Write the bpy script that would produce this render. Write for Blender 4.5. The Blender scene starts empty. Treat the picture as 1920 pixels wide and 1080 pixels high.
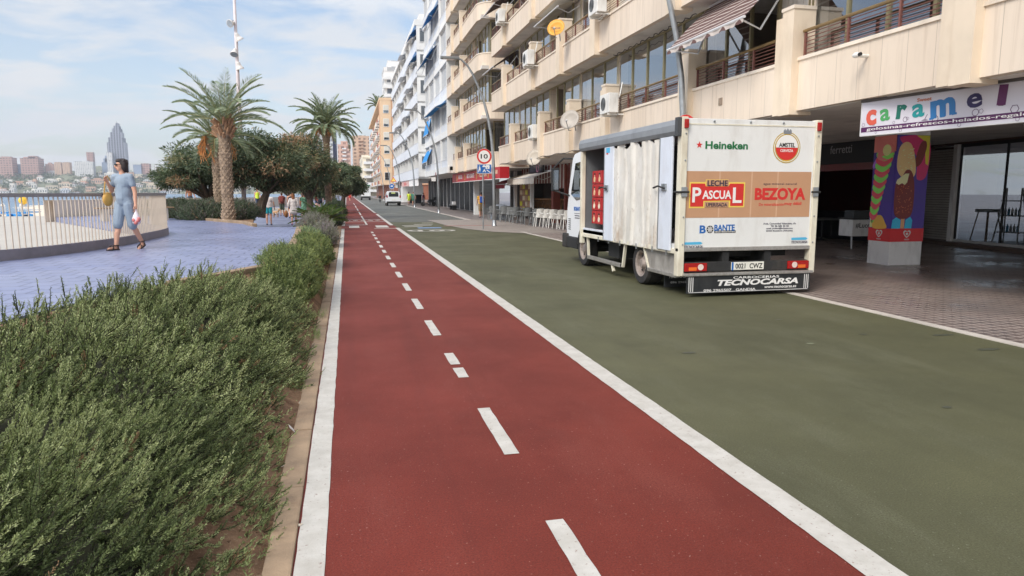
import bpy, bmesh, math, random
import numpy as np
from mathutils import Vector, Matrix

random.seed(7); RNG = np.random.default_rng(11)
scene = bpy.context.scene
COL = scene.collection
PI = math.pi
R = math.radians

# ------------------------------------------------------------------ helpers
def S(r, g, b):
    f = lambda c: (c/255/12.92) if c/255 <= .04045 else ((c/255+.055)/1.055)**2.4
    return (f(r), f(g), f(b))

class NT:
    def __init__(s, m):
        m.use_nodes = True
        s.t = m.node_tree; s.t.nodes.clear()
    def n(s, typ, ins=None, **pr):
        nd = s.t.nodes.new(typ)
        for k, v in pr.items(): setattr(nd, k, v)
        for k, v in (ins or {}).items():
            if isinstance(v, bpy.types.NodeSocket): s.t.links.new(v, nd.inputs[k])
            else:
                if isinstance(v, tuple) and len(v) == 3 and nd.inputs[k].type == 'RGBA': v = (*v, 1)
                nd.inputs[k].default_value = v
        return nd
    def obj(s):
        return s.n('ShaderNodeTexCoord').outputs['Object']
    def map(s, v, sc=(1, 1, 1), rot=(0, 0, 0), loc=(0, 0, 0)):
        return s.n('ShaderNodeMapping', {'Vector': v, 'Scale': sc, 'Rotation': rot, 'Location': loc}).outputs[0]
    def noise(s, v, sc, det=4, ro=.55, dist=0):
        return s.n('ShaderNodeTexNoise', {'Vector': v, 'Scale': sc, 'Detail': det, 'Roughness': ro, 'Distortion': dist}).outputs['Fac']
    def ramp(s, f, a, b):
        return s.n('ShaderNodeMapRange', {'Value': f, 'From Min': a, 'From Max': b}).outputs[0]
    def mix(s, f, a, b, bl='MIX'):
        nd = s.n('ShaderNodeMix', data_type='RGBA', blend_type=bl)
        for i, v in ((0, f), (6, a), (7, b)):
            if isinstance(v, bpy.types.NodeSocket): s.t.links.new(v, nd.inputs[i])
            else: nd.inputs[i].default_value = v if i == 0 else (*v[:3], 1)
        return nd.outputs[2]
    def math(s, op, a, b=0):
        nd = s.n('ShaderNodeMath', operation=op)
        for i, v in ((0, a), (1, b)):
            if isinstance(v, bpy.types.NodeSocket): s.t.links.new(v, nd.inputs[i])
            else: nd.inputs[i].default_value = v
        return nd.outputs[0]
    def bump(s, h, st=.2, d=.01):
        return s.n('ShaderNodeBump', {'Height': h, 'Strength': st, 'Distance': d}).outputs[0]
    def out(s, col, rough=.7, metal=0, normal=None, spec=.5, **kw):
        ins = {'Base Color': col, 'Roughness': rough, 'Metallic': metal, 'Specular IOR Level': spec}
        for k, v in kw.items(): ins[k] = v
        p = s.n('ShaderNodeBsdfPrincipled', ins)
        if normal is not None: s.t.links.new(normal, p.inputs['Normal'])
        o = s.n('ShaderNodeOutputMaterial')
        s.t.links.new(p.outputs[0], o.inputs[0])
        return p

MATS = {}
def mat(name, col, rough=.6, metal=0, var=.12, sc=2.5, bump=0, bsc=40, spec=.5, dirt=None, **kw):
    """plain coloured surface with cloudy tone variation, fine grain and optional dirt blotches"""
    if name in MATS: return MATS[name]
    m = bpy.data.materials.new(name); t = NT(m); o = t.obj()
    a = tuple(c*(1-var) for c in col); b = tuple(min(1, c*(1+var)) for c in col)
    n1 = t.ramp(t.noise(o, sc, 5), .3, .7)
    c = t.mix(n1, a, b)
    if dirt: c = t.mix(t.math('MULTIPLY', t.ramp(t.noise(t.map(o, (1, 1, .35)), dirt[1], 6, .65), .5, .78), dirt[2]), c, dirt[0])
    nb = t.bump(t.noise(o, bsc, 4), bump) if bump else None
    rr = t.math('ADD', t.math('MULTIPLY', n1, .12), rough-.06) if rough > .1 else rough
    t.out(c, rr, metal, nb, spec, **kw)
    MATS[name] = m
    return m

class MB:
    """collects verts/faces with materials and links them as one mesh object"""
    def __init__(s): s.v = []; s.f = []; s.m = []; s.mats = []
    def mi(s, m):
        if m not in s.mats: s.mats.append(m)
        return s.mats.index(m)
    def add(s, vs, fs, m, M=None):
        b = len(s.v); i = s.mi(m)
        s.v += [tuple(M @ Vector(v)) if M else tuple(v) for v in vs]
        for f in fs: s.f.append([b+k for k in f]); s.m.append(i)
        return s
    def box(s, x0, x1, y0, y1, z0, z1, m, M=None):
        vs = [(x0,y0,z0),(x1,y0,z0),(x1,y1,z0),(x0,y1,z0),(x0,y0,z1),(x1,y0,z1),(x1,y1,z1),(x0,y1,z1)]
        return s.add(vs, [(3,2,1,0),(4,5,6,7),(0,1,5,4),(1,2,6,5),(2,3,7,6),(3,0,4,7)], m, M)
    def bbox(s, x0, x1, y0, y1, z0, z1, m, b=.02, M=None):
        """box with chamfered edges"""
        bm = bmesh.new(); r = bmesh.ops.create_cube(bm, size=1)
        for v in bm.verts: v.co = Vector((x0+(v.co.x+.5)*(x1-x0), y0+(v.co.y+.5)*(y1-y0), z0+(v.co.z+.5)*(z1-z0)))
        bmesh.ops.bevel(bm, geom=bm.edges[:], offset=b, segments=2, affect='EDGES', profile=.6)
        bm.verts.index_update()
        s.add([v.co[:] for v in bm.verts], [[v.index for v in f.verts] for f in bm.faces], m, M); bm.free()
        return s
    def tube(s, pts, rs, m, n=8, caps=True, M=None):
        pts = [Vector(p) for p in pts]
        if not hasattr(rs, '__len__'): rs = [rs]*len(pts)
        vs = []; fs = []
        t0 = (pts[1]-pts[0]).normalized()
        u = t0.orthogonal().normalized()
        for i, p in enumerate(pts):
            t = (pts[min(i+1, len(pts)-1)]-pts[max(i-1, 0)]).normalized()
            u = (u-t*u.dot(t)).normalized(); w = t.cross(u)
            for k in range(n):
                a = 2*PI*k/n
                vs.append(p+(u*math.cos(a)+w*math.sin(a))*rs[i])
        for i in range(len(pts)-1):
            for k in range(n):
                k2 = (k+1) % n
                fs.append((i*n+k, i*n+k2, (i+1)*n+k2, (i+1)*n+k))
        if caps: fs.append(tuple(range(n-1, -1, -1))); fs.append(tuple((len(pts)-1)*n+k for k in range(n)))
        return s.add(vs, fs, m, M)
    def lathe(s, prof, m, n=16, c=(0,0,0), M=None, caps=True):
        vs = []; fs = []
        for r, z in prof:
            for k in range(n):
                a = 2*PI*k/n; vs.append((c[0]+r*math.cos(a), c[1]+r*math.sin(a), c[2]+z))
        for i in range(len(prof)-1):
            for k in range(n):
                k2 = (k+1) % n; fs.append((i*n+k, i*n+k2, (i+1)*n+k2, (i+1)*n+k))
        if caps: fs.append(tuple(range(n-1, -1, -1))); fs.append(tuple((len(prof)-1)*n+k for k in range(n)))
        return s.add(vs, fs, m, M)
    def prism(s, poly, h, m, M=None, z0=0):
        """polygon in local xy extruded from z0 to z0+h"""
        n = len(poly)
        vs = [(x, y, z0) for x, y in poly]+[(x, y, z0+h) for x, y in poly]
        fs = [tuple(range(n-1, -1, -1)), tuple(range(n, 2*n))]+[(i, (i+1) % n, n+(i+1) % n, n+i) for i in range(n)]
        return s.add(vs, fs, m, M)
    def sheet(s, poly, z, m):
        return s.add([(x, y, z) for x, y in poly], [tuple(range(len(poly)))], m)
    def ell(s, c, r, m, n=12, k=8, M=None):
        prof = []
        vs = []; fs = []
        for i in range(1, k):
            a = PI*i/k-PI/2
            for j in range(n):
                b = 2*PI*j/n
                vs.append((c[0]+r[0]*math.cos(a)*math.cos(b), c[1]+r[1]*math.cos(a)*math.sin(b), c[2]+r[2]*math.sin(a)))
        for i in range(k-2):
            for j in range(n):
                fs.append((i*n+j, i*n+(j+1) % n, (i+1)*n+(j+1) % n, (i+1)*n+j))
        vs += [(c[0], c[1], c[2]-r[2]), (c[0], c[1], c[2]+r[2])]
        L = len(vs)
        for j in range(n):
            fs.append((L-2, (j+1) % n, j)); fs.append((L-1, (k-2)*n+j, (k-2)*n+(j+1) % n))
        return s.add(vs, fs, m, M)
    def text(s, body, M, m, w=None, h=None, bold=0, d=.003, shear=0, sp=1):
        """lettering centred on M's origin, lying in M's xy plane, stretched to w x h"""
        cu = bpy.data.curves.new('t', 'FONT'); cu.body = body; cu.size = 1; cu.extrude = .01; cu.offset = bold; cu.shear = shear
        cu.space_character = sp; cu.resolution_u = 3
        ob = bpy.data.objects.new('t', cu); COL.objects.link(ob)
        dg = bpy.context.evaluated_depsgraph_get()
        me = bpy.data.meshes.new_from_object(ob.evaluated_get(dg))
        vs = np.array([v.co[:] for v in me.vertices]); fs = [tuple(p.vertices) for p in me.polygons]
        bpy.data.objects.remove(ob); bpy.data.curves.remove(cu); bpy.data.meshes.remove(me)
        lo, hi = vs.min(0), vs.max(0)
        sx = w/(hi[0]-lo[0]) if w else None; sy = h/(hi[1]-lo[1]) if h else None
        sx = sx or sy; sy = sy or sx
        vs = (vs-(lo+hi)/2)*np.array([sx, sy, d/.02]); vs[:, 2] += d/2
        return s.add([tuple(v) for v in vs], fs, m, M)
    def disc(s, r, m, M, d=.003, n=24, rx=None, z0=0):
        return s.prism([(math.cos(2*PI*k/n)*(rx or r), math.sin(2*PI*k/n)*r) for k in range(n)], d, m, M, z0)
    def ring(s, r0, r1, m, M, d=.003, n=28, sx=1, z0=0):
        vs = []; fs = []
        for k in range(n):
            a = 2*PI*k/n; c, q = math.cos(a)*sx, math.sin(a)
            vs += [(c*r0, q*r0, z0), (c*r1, q*r1, z0), (c*r0, q*r0, z0+d), (c*r1, q*r1, z0+d)]
        for k in range(n):
            a, b = 4*k, 4*((k+1) % n)
            fs += [(a+2, a+3, b+3, b+2), (a, b, b+1, a+1), (a+1, b+1, b+3, a+3), (a, a+2, b+2, b)]
        return s.add(vs, fs, m, M)
    def rect(s, x0, x1, y0, y1, m, M, d=.003, z0=0):
        return s.box(x0, x1, y0, y1, z0, z0+d, m, M)
    def build(s, name, parent=None, world=False, smooth=False, loc=None, label=None):
        me = bpy.data.meshes.new(name)
        off = Vector((0, 0, 0))
        if world and parent:
            p = parent
            while p: off += p.location; p = p.parent
        if loc is not None and not parent: off = Vector(loc)
        me.from_pydata([Vector(v)-off for v in s.v], [], s.f)
        for m in s.mats: me.materials.append(m)
        me.polygons.foreach_set('material_index', s.m)
        if smooth: me.polygons.foreach_set('use_smooth', [True]*len(s.f))
        o = bpy.data.objects.new(name, me); COL.objects.link(o)
        if parent: o.parent = parent
        if loc is not None: o.location = loc
        if label: o['label'] = label
        return o

def FR(o, x, y):
    """frame with origin o, axes x, y and normal x cross y"""
    x = Vector(x).normalized(); y = Vector(y).normalized(); z = x.cross(y)
    return Matrix(((x.x, y.x, z.x, o[0]), (x.y, y.y, z.y, o[1]), (x.z, y.z, z.z, o[2]), (0, 0, 0, 1)))
def F_S(o): return FR(o, (1, 0, 0), (0, 0, 1))      # faces -Y
def F_W(o): return FR(o, (0, -1, 0), (0, 0, 1))     # faces -X
def F_U(o): return FR(o, (1, 0, 0), (0, 1, 0))      # faces up

def tag(o, label=None, cat=None, group=None, kind=None):
    if label: o['label'] = label
    if cat: o['category'] = cat
    if group: o['group'] = group
    if kind: o['kind'] = kind
    return o
def thing(name, label, cat, loc=(0,0,0), rz=0, group=None):
    o = bpy.data.objects.new(name, None); COL.objects.link(o)
    o.empty_display_size = .2
    o.location = loc; o.rotation_euler = (0, 0, rz)
    return tag(o, label, cat, group)
def struct(name, mb, **kw):
    return tag(mb.build(name, **kw), kind='structure')
def copy_tree(o, loc, rz=None, label=None, group=None, sc=None):
    def rec(x, par):
        c = x.copy(); COL.objects.link(c)
        if par: c.parent = par
        for ch in list(x.children): rec(ch, c)
        return c
    c = rec(o, None); c.location = loc
    if rz is not None: c.rotation_euler = (0, 0, rz)
    if sc: c.scale = sc
    return tag(c, label, None, group)

def quads(name, V, mi, mats, parent=None, smooth=False, loc=None):
    """V: (N,4,3) quad soup"""
    N = len(V); me = bpy.data.meshes.new(name)
    V = np.asarray(V, dtype=np.float32)
    if loc is not None: V = V-np.array(loc, dtype=np.float32)
    me.vertices.add(N*4); me.vertices.foreach_set('co', V.reshape(-1))
    me.loops.add(N*4); me.loops.foreach_set('vertex_index', np.arange(N*4, dtype=np.int32))
    me.polygons.add(N); me.polygons.foreach_set('loop_start', np.arange(0, N*4, 4, dtype=np.int32))
    me.polygons.foreach_set('material_index', np.asarray(mi, dtype=np.int32))
    for m in mats: me.materials.append(m)
    me.update(calc_edges=True); me.validate()
    o = bpy.data.objects.new(name, me); COL.objects.link(o)
    if parent: o.parent = parent
    if loc is not None: o.location = loc
    return o

def nrm(a): return a/np.maximum(np.linalg.norm(a, axis=-1, keepdims=True), 1e-9)
def leafq(P, D, L, W):
    """leaf quads from base points P along D; kite-shaped"""
    D = nrm(D); r = nrm(np.cross(D, RNG.normal(size=D.shape)))
    L = L[:, None]; W = W[:, None]
    return np.stack([P, P+D*L*.45+r*W, P+D*L, P+D*L*.45-r*W], 1)

def bl(mb, name, parent, voxel, smooth=3, extra=None, mats=None, label=None):
    """fuse overlapping shapes into one continuous skin"""
    o = mb.build(name); md = o.modifiers.new('r', 'REMESH'); md.mode = 'VOXEL'; md.voxel_size = voxel; md.use_smooth_shade = True
    sm = o.modifiers.new('s', 'SMOOTH'); sm.iterations = smooth; sm.factor = .5
    dg = bpy.context.evaluated_depsgraph_get(); dg.update()
    me = bpy.data.meshes.new_from_object(o.evaluated_get(dg))
    m0 = mb.mats[0]
    bpy.data.objects.remove(o)
    if extra:
        e = MB(); e.mats = [m0]
        e.v = [v.co[:] for v in me.vertices]; e.f = [list(p.vertices) for p in me.polygons]; e.m = [0]*len(e.f)
        extra(e)
        bpy.data.meshes.remove(me)
        return e.build(name, parent, smooth=True, label=label)
    me.materials.clear(); me.materials.append(m0)
    me.polygons.foreach_set('use_smooth', [True]*len(me.polygons)); me.polygons.foreach_set('material_index', [0]*len(me.polygons))
    me.name = name
    o = bpy.data.objects.new(name, me); COL.objects.link(o); o.parent = parent
    if label: o['label'] = label
    return o
def cap(mb, a, b, ra, rb, m, n=10):
    """tapered limb with rounded ends"""
    a, b = Vector(a), Vector(b); t = (b-a).normalized()
    pts = []; rs = []
    for k in (-1, -.7, 0): pts.append(a+t*ra*k*.98); rs.append(max(.004, ra*math.sqrt(max(0, 1-k*k*.96))))
    for k in (0, .7, 1): pts.append(b+t*rb*k*.98); rs.append(max(.004, rb*math.sqrt(max(0, 1-k*k*.96))))
    if (b-a).length < 1e-4: return mb.ell(a, (ra, ra, ra), m)
    return mb.tube(pts, rs, m, n)

# ------------------------------------------------------------------ camera
F = 1300.0
th = math.atan2(540-360, F); psi = math.atan2(960-650, math.hypot(F, 180))
fw = Vector((math.sin(psi)*math.cos(th), math.cos(psi)*math.cos(th), -math.sin(th)))
rt = Vector((math.cos(psi), -math.sin(psi), 0)); up = rt.cross(fw)
cam = bpy.data.cameras.new('camera'); co = bpy.data.objects.new('camera', cam); COL.objects.link(co)
co.matrix_world = Matrix(((rt.x, up.x, -fw.x, 0), (rt.y, up.y, -fw.y, 0), (rt.z, up.z, -fw.z, 1.7), (0, 0, 0, 1)))
cam.sensor_width = 36; cam.lens = F/1920*36; cam.clip_start = .05; cam.clip_end = 20000
scene.camera = co

# ------------------------------------------------------------------ light and sky
SUN_EL, SUN_AZ = 43, 228            # degrees; azimuth clockwise from +Y
w = bpy.data.worlds.new('World'); scene.world = w; w.use_nodes = True
t = NT(w)
sky = t.n('ShaderNodeTexSky', sky_type='NISHITA', sun_disc=False, sun_elevation=R(SUN_EL), sun_rotation=R(SUN_AZ), air_density=1.0, dust_density=1.6, ozone_density=1.2)
d = t.n('ShaderNodeTexCoord').outputs['Generated']
sx = t.n('ShaderNodeSeparateXYZ', {0: d})
den = t.math('ADD', t.math('MAXIMUM', sx.outputs[2], .0), .22)
pv = t.n('ShaderNodeCombineXYZ', {0: t.math('DIVIDE', sx.outputs[0], den), 1: t.math('DIVIDE', sx.outputs[1], den), 2: 0.0}).outputs[0]
cn = t.noise(t.map(pv, (1.0, 1.5, 1), loc=(3.1, .7, 0)), 2.0, 9, .58, .5)
hz = t.ramp(sx.outputs[2], .36, .02)
cl = t.math('MINIMUM', t.math('ADD', t.math('MULTIPLY', t.ramp(cn, .43, .57), .70), t.math('MULTIPLY', hz, .46)), .96)
b1 = t.n('ShaderNodeBackground', {'Color': sky.outputs[0], 'Strength': .095})
ccol = t.mix(t.ramp(t.noise(t.map(pv, (1, 1.4, 1), loc=(9, 2, 0)), 2.3, 6), .35, .65), (.88, .93, 1.0), (.97, .98, 1.0))
b2 = t.n('ShaderNodeBackground', {'Color': ccol, 'Strength': t.math('ADD', t.math('MULTIPLY', t.ramp(sx.outputs[2], .22, .95), 1.0), .45)})
ms = t.n('ShaderNodeMixShader', {0: cl, 1: b1.outputs[0], 2: b2.outputs[0]})
wo = t.n('ShaderNodeOutputWorld'); t.t.links.new(ms.outputs[0], wo.inputs[0])
sl = bpy.data.lights.new('sun', 'SUN'); sl.energy = 1.35; sl.angle = R(24); sl.color = (1, .95, .87)
so = bpy.data.objects.new('sun', sl); COL.objects.link(so)
sdir = Vector((math.sin(R(SUN_AZ))*math.cos(R(SUN_EL)), math.cos(R(SUN_AZ))*math.cos(R(SUN_EL)), math.sin(R(SUN_EL))))
so.rotation_euler = sdir.to_track_quat('Z', 'Y').to_euler(); so.location = (0, -10, 40)
scene.view_settings.view_transform = 'Standard'; scene.view_settings.look = 'None'
scene.view_settings.exposure = 1.0; scene.view_settings.gamma = 1
scene.cycles.max_bounces = 6; scene.cycles.diffuse_bounces = 4; scene.cycles.glossy_bounces = 3
scene.cycles.transparent_max_bounces = 12; scene.cycles.transmission_bounces = 4; scene.cycles.volume_bounces = 0
scene.cycles.use_denoising = True
scene.cycles.sample_clamp_indirect = 4
# ------------------------------------------------------------------ ground materials
def road_mat(name, base, dark, light, speck, bump=.55, sc=1):
    m = bpy.data.materials.new(name); t = NT(m); o = t.obj()
    big = t.ramp(t.noise(o, .5*sc, 6, .6), .32, .66)
    c = t.mix(big, tuple(x*.84 for x in dark), tuple(x*1.08 for x in base))
    c = t.mix(t.math('MULTIPLY', t.ramp(t.noise(t.map(o, (1, .3, 1)), 1.3, 7, .7), .5, .72), .7), c, light)
    c = t.mix(t.math('MULTIPLY', t.ramp(t.noise(t.map(o, (2.2, .12, 1), loc=(7, 0, 0)), 1.5, 5, .6), .55, .7), .35), c, tuple(x*.6 for x in dark))
    c = t.mix(t.math('MULTIPLY', t.ramp(t.noise(t.map(o, loc=(4, 9, 0)), 16, 3, .6), .68, .74), .5), c, tuple(x*.45 for x in dark))
    c = t.mix(t.math('MULTIPLY', t.ramp(t.noise(t.map(o, (1, .6, 1), loc=(5, 3, 0)), .9, 5, .6), .6, .72), .45), c, tuple(x*.55 for x in dark))
    g = t.noise(o, 95, 4, .75)
    c = t.mix(t.ramp(g, .34, .66), tuple(x*.45 for x in base), c, 'MIX')
    c = t.mix(t.math('MULTIPLY', t.ramp(t.noise(t.map(o, loc=(1, 2, 3)), 55, 2, .5), .68, .76), .38), c, speck)
    t.out(c, t.math('ADD', t.math('MULTIPLY', big, -.15), .8), 0, t.bump(g, bump, .006), .35)
    return m
M_red = road_mat('red_bike_lane', S(134, 51, 36), S(110, 43, 33), S(138, 70, 58), S(205, 165, 152))
M_green = road_mat('green_road', S(99, 98, 70), S(87, 87, 63), S(116, 116, 93), S(168, 168, 150))
M_asph = road_mat('grey_asphalt', S(118, 119, 112), S(104, 105, 100), S(134, 134, 128), S(165, 165, 160))
def paint_mat():
    m = bpy.data.materials.new('road_paint'); t = NT(m); o = t.obj()
    c = t.mix(t.ramp(t.noise(o, 6, 6, .65), .35, .75), S(196, 192, 184), S(172, 167, 157))
    c = t.mix(t.ramp(t.noise(o, 38, 5, .7), .6, .7), c, S(132, 104, 94))
    c = t.mix(t.math('MULTIPLY', t.ramp(t.noise(o, 2.2, 4, .6), .6, .75), .5), c, S(176, 168, 158))
    t.out(c, .6, 0, t.bump(t.noise(o, 120, 3), .3, .005)); return m
M_paint = paint_mat()
def tile_mat(name, c1, c2, mortar, sx, sy, ms, rough, off=0, bump=.4, wet=0, wob=0):
    m = bpy.data.materials.new(name); t = NT(m); o = t.obj()
    if wob:
        ov = t.n('ShaderNodeVectorMath', {0: t.n('ShaderNodeTexNoise', {'Vector': o, 'Scale': 1.1, 'Detail': 2}).outputs['Color'], 1: (wob, wob, 0)}, operation='MULTIPLY').outputs[0]
        oo = t.n('ShaderNodeVectorMath', {0: o, 1: ov}, operation='ADD').outputs[0]
    else: oo = o
    b = t.n('ShaderNodeTexBrick', {'Vector': oo, 'Color1': c1, 'Color2': c2, 'Mortar': mortar, 'Scale': 1.0, 'Mortar Size': ms, 'Brick Width': sx, 'Row Height': sy, 'Bias': 0.0}, offset=off)
    c = t.mix(t.math('MULTIPLY', t.ramp(t.noise(o, .8, 6, .65), .42, .72), .5), b.outputs[0], tuple(x*.62 for x in c1))
    c = t.mix(t.math('MULTIPLY', t.ramp(t.noise(o, 30, 4, .7), .55, .8), .3), c, tuple(min(1, x*1.35) for x in c2))
    r = t.math('ADD', t.math('MULTIPLY', t.ramp(t.noise(o, .55, 5, .6), .35, .65), wet), rough)
    h = t.math('SUBTRACT', t.math('MULTIPLY', t.noise(o, 18, 3), .25), b.outputs['Fac'])
    t.out(c, r, 0, t.bump(h, bump, .004), .5); return m
M_side = tile_mat('pavement_tiles', S(126, 110, 104), S(106, 94, 90), S(186, 172, 162), .15, .15, .013, .2, wet=.3)
M_side2 = tile_mat('pavement_slabs', S(138, 128, 124), S(126, 118, 116), S(105, 98, 95), .4, .4, .006, .35, wet=.2)
M_pinkpave = tile_mat('crossing_pavers', S(158, 148, 138), S(146, 136, 128), S(118, 108, 104), .2, .1, .006, .6, off=.5)
M_blue = tile_mat('blue_promenade_tiles', S(142, 148, 178), S(130, 137, 170), S(88, 92, 118), .34, .34, .012, .24, off=.5, wet=.2, wob=.1)
M_grey_prom = tile_mat('grey_promenade_tiles', S(118, 122, 146), S(108, 112, 136), S(92, 94, 112), .34, .34, .006, .35, off=.5, wet=.2)
def soil_mat():
    m = bpy.data.materials.new('soil'); t = NT(m); o = t.obj()
    c = t.mix(t.ramp(t.noise(o, 5, 7, .7), .35, .7), S(104, 78, 60), S(164, 132, 104))
    c = t.mix(t.ramp(t.noise(o, 60, 3, .7), .58, .68), c, S(166, 140, 112))
    c = t.mix(t.ramp(t.noise(o, 34, 3, .7), .64, .7), c, S(58, 34, 26))
    t.out(c, .95, 0, t.bump(t.noise(o, 40, 6, .75), .9, .03), .2); return m
M_soil = soil_mat()
M_kerb = mat('kerb_concrete', S(150, 128, 104), .85, var=.22, sc=4, bump=.5, bsc=50, dirt=(S(104, 80, 62), 2.5, .7))
M_conc = mat('pale_concrete', S(186, 178, 168), .8, var=.1, sc=2, bump=.2, dirt=(S(130, 120, 110), 1.5, .5))
M_whiteconc = mat('white_concrete', S(184, 178, 168), .75, var=.05, sc=.6, bump=.1, bsc=20, dirt=(S(190, 180, 168), .5, .4))
M_sand = mat('beach_sand', S(222, 206, 184), .95, var=.07, sc=.4, bump=.5, bsc=9)
def sea_mat():
    m = bpy.data.materials.new('sea_water'); t = NT(m); o = t.obj()
    c = t.mix(t.ramp(t.noise(t.map(o, (.004, .02, 1)), 1, 4), .35, .65), S(66, 104, 136), S(92, 128, 154))
    t.out(c, .25, 0, t.bump(t.noise(t.map(o, (.25, .9, 1)), 1.2, 5), .5, .3), .5); return m
M_sea = sea_mat()

# ------------------------------------------------------------------ ground, road, lane, promenade
g = MB(); g.sheet([(-.45, -30), (400, -30), (400, 2600), (-.45, 2600)], -.03, M_side2); struct('ground', g)
g = MB(); g.sheet([(2.3, -8), (7.2, -8), (7.2, 24), (7.05, 40), (2.3, 40)], .0, M_green); struct('road', g)
g = MB(); g.sheet([(2.3, 40.002), (7.05, 40.002), (7.2, 60), (7.2, 420), (2.3, 420)], .0, M_asph); struct('road_far', g)
g = MB(); g.sheet([(-.3, -8), (2.3, -8), (2.3, 330), (-.3, 330)], .0, M_red); struct('bike_lane', g)
g = MB(); g.box(7.2, 7.34, -8, 29, -.1, .012, M_conc); g.box(7.2, 7.34, 42, 300, -.1, .03, M_conc); struct('kerb', g)
g = MB(); g.sheet([(7.34, -8), (19.6, -8), (19.6, 29.5), (7.34, 29.5)], .006, M_side); struct('pavement', g)
g = MB(); g.sheet([(7.34, 29.5), (19.6, 29.5), (19.6, 135), (7.34, 135)], .004, M_side2); struct('pavement_far', g)
g = MB(); g.sheet([(4.7, 42.5), (4.9, 36), (5.25, 32.2), (6.05, 29.2), (7.2, 27.8), (9.0, 27.8), (9, 42.5)], .010, M_pinkpave)
g.box(4.72, 7.2, 34.6, 35.1, .008, .0145, mat('dull_red_pavers', S(150, 112, 104), .7)); struct('raised_crossing', g)
# painted markings
pm = MB()
def jag(x0, x1, y0, y1, z=.004):
    """painted strip with slightly uneven edges"""
    n = max(2, int((y1-y0)/.12)); vs = []
    for i in range(n+1):
        y = y0+(y1-y0)*i/n
        vs += [(x0+random.uniform(-.003, .003), y, z), (x1+random.uniform(-.003, .003), y, z)]
    pm.add(vs, [(2*i, 2*i+1, 2*i+3, 2*i+2) for i in range(n)], M_paint)
jag(-.285, -.15, -3, 33.3); jag(-.3, -.14, 36, 250)
jag(2.2, 2.385, -3, 33.6); jag(2.12, 2.3, 36.4, 55); jag(2.12, 2.3, 58, 250)
for k in range(-1, 17):
    y = 2.28+1.945*k
    if k == 2:
        jag(.95, 1.05, y, y+.36); jag(.95, 1.05, y+.5, y+1)
    elif y < 30: jag(.95, 1.05, y, y+1.0)
for y0, y1 in ((37, 51), (53, 62), (65, 74), (78, 90), (95, 110)): jag(.92, 1.02, y0, y1)
jag(.06, .55, 34.1, 36.2); jag(1.35, 1.95, 34.1, 36.2)
jag(-.1, 1.0, 36.9, 37.15); jag(1.2, 2.2, 33.0, 33.25); jag(-.1, 2.1, 41, 41.25); jag(-.1, 2.1, 44, 44.25)
for i in range(9): jag(.0+.22*i+.1*(i % 2), .16+.22*i+.1*(i % 2), 42.4+.3*(i % 3), 42.9+.3*(i % 3))
struct('lane_markings', pm)
pm = MB()
pm.ring(.62, .76, M_paint, F_U((3.62, 30.9, .004)), .002, 40, 1.42)
pm.text('10', F_U((3.62, 30.9, .004)), M_paint, 1.2, .8, .02, .002)
M_bpaint = mat('blue_road_paint', S(120, 150, 190), .7, var=.2, sc=9)
pm.rect(-.5, .6, -.35, .35, M_bpaint, F_U((3.75, 33.2, .004)), .002)
for x0, x1, y in ((2.7, 4.2, 35.6), (2.7, 3.6, 34.4), (3.4, 4.4, 36.8), (4.0, 4.6, 38.4)): pm.rect(x0, x1, y, y+.3, M_paint, F_U((0, 0, .004)), .002)
struct('speed_marking', pm)

# left verge: kerb, soil, promenade
EDGE = [(-4.2, 1.0), (-3.7, 3.0), (-3.1, 5.0), (-2.65, 7.0), (-2.1, 8.8), (-1.5, 10.0), (-1.15, 10.7), (-1.12, 12.5), (-1.18, 15.2), (-1.32, 18.7), (-1.5, 22.0)]
g = MB()
y = -2.0
while y < 33:
    L = 1.0; g.bbox(-.43+random.uniform(-.008, .008), -.295, y, y+L-.012, -.15, .018+random.uniform(-.004, .006), M_kerb, .012); y += L
struct('verge_kerb', g)
g = MB()
g.sheet([(-.52, -3), (-.296, -3), (-.296, 300), (-.52, 300)], -.006, M_soil)
n = 90
vs = []; fs = []
for i in range(n+1):
    y = -2+i*.4
    ex = np.interp(y, [e[1] for e in EDGE], [e[0] for e in EDGE])
    for k in range(9):
        q = k/8; x = -.43+(ex+.02+.43)*q
        z = -.01+.64*(q**.8 if y < 24 else q*.15) + (random.uniform(-.02, .03) if 0 < k < 8 else 0)
        vs.append((x, y, z))
for i in range(n):
    for k in range(8): a = i*9+k; fs.append((a, a+9, a+10, a+1))
g.add(vs, fs, M_soil); struct('verge_soil', g)
# upper promenade deck: solid with a vertical skirt
RAIL = [(-12.0, 6.5), (-8.6, 8.4), (-6.6, 10.2), (-5.45, 11.7), (-4.82, 12.9), (-4.4, 14.75), (-4.3, 16.6), (-4.32, 18.3), (-4.55, 19.5), (-5.0, 20.5), (-5.8, 21.9), (-7.4, 24.8)]
deck = [(e[0], e[1]) for e in EDGE]+[(-2.75, 22.3), (-3.3, 24.4), (-5.0, 27.5), (-7.0, 31.5), (-8.9, 41), (-12.0, 33.0)]+RAIL[::-1]+[(-13, 0), (-5, -1.5)]
g = MB(); g.prism(deck, 1.2, M_blue, None, -.55); struct('promenade', g)
g = MB()
for a, b in zip(EDGE[4:], EDGE[5:]):
    a, b = Vector((*a, 0)), Vector((*b, 0)); L = (b-a).length; nn = max(1, round(L/.8))
    for i in range(nn):
        p, q = a.lerp(b, i/nn), a.lerp(b, (i+1)/nn)
        M = FR((p.x, p.y, 0), (q-p), (0, 0, 1)); g.bbox(.01, (q-p).length-.005, .4, .66+random.uniform(0, .008), -.02, .13, mat('edge_sandstone', S(148, 126, 102), .85, var=.25, sc=3, bump=.4), .015, M)
struct('promenade_kerb', g)
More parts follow.
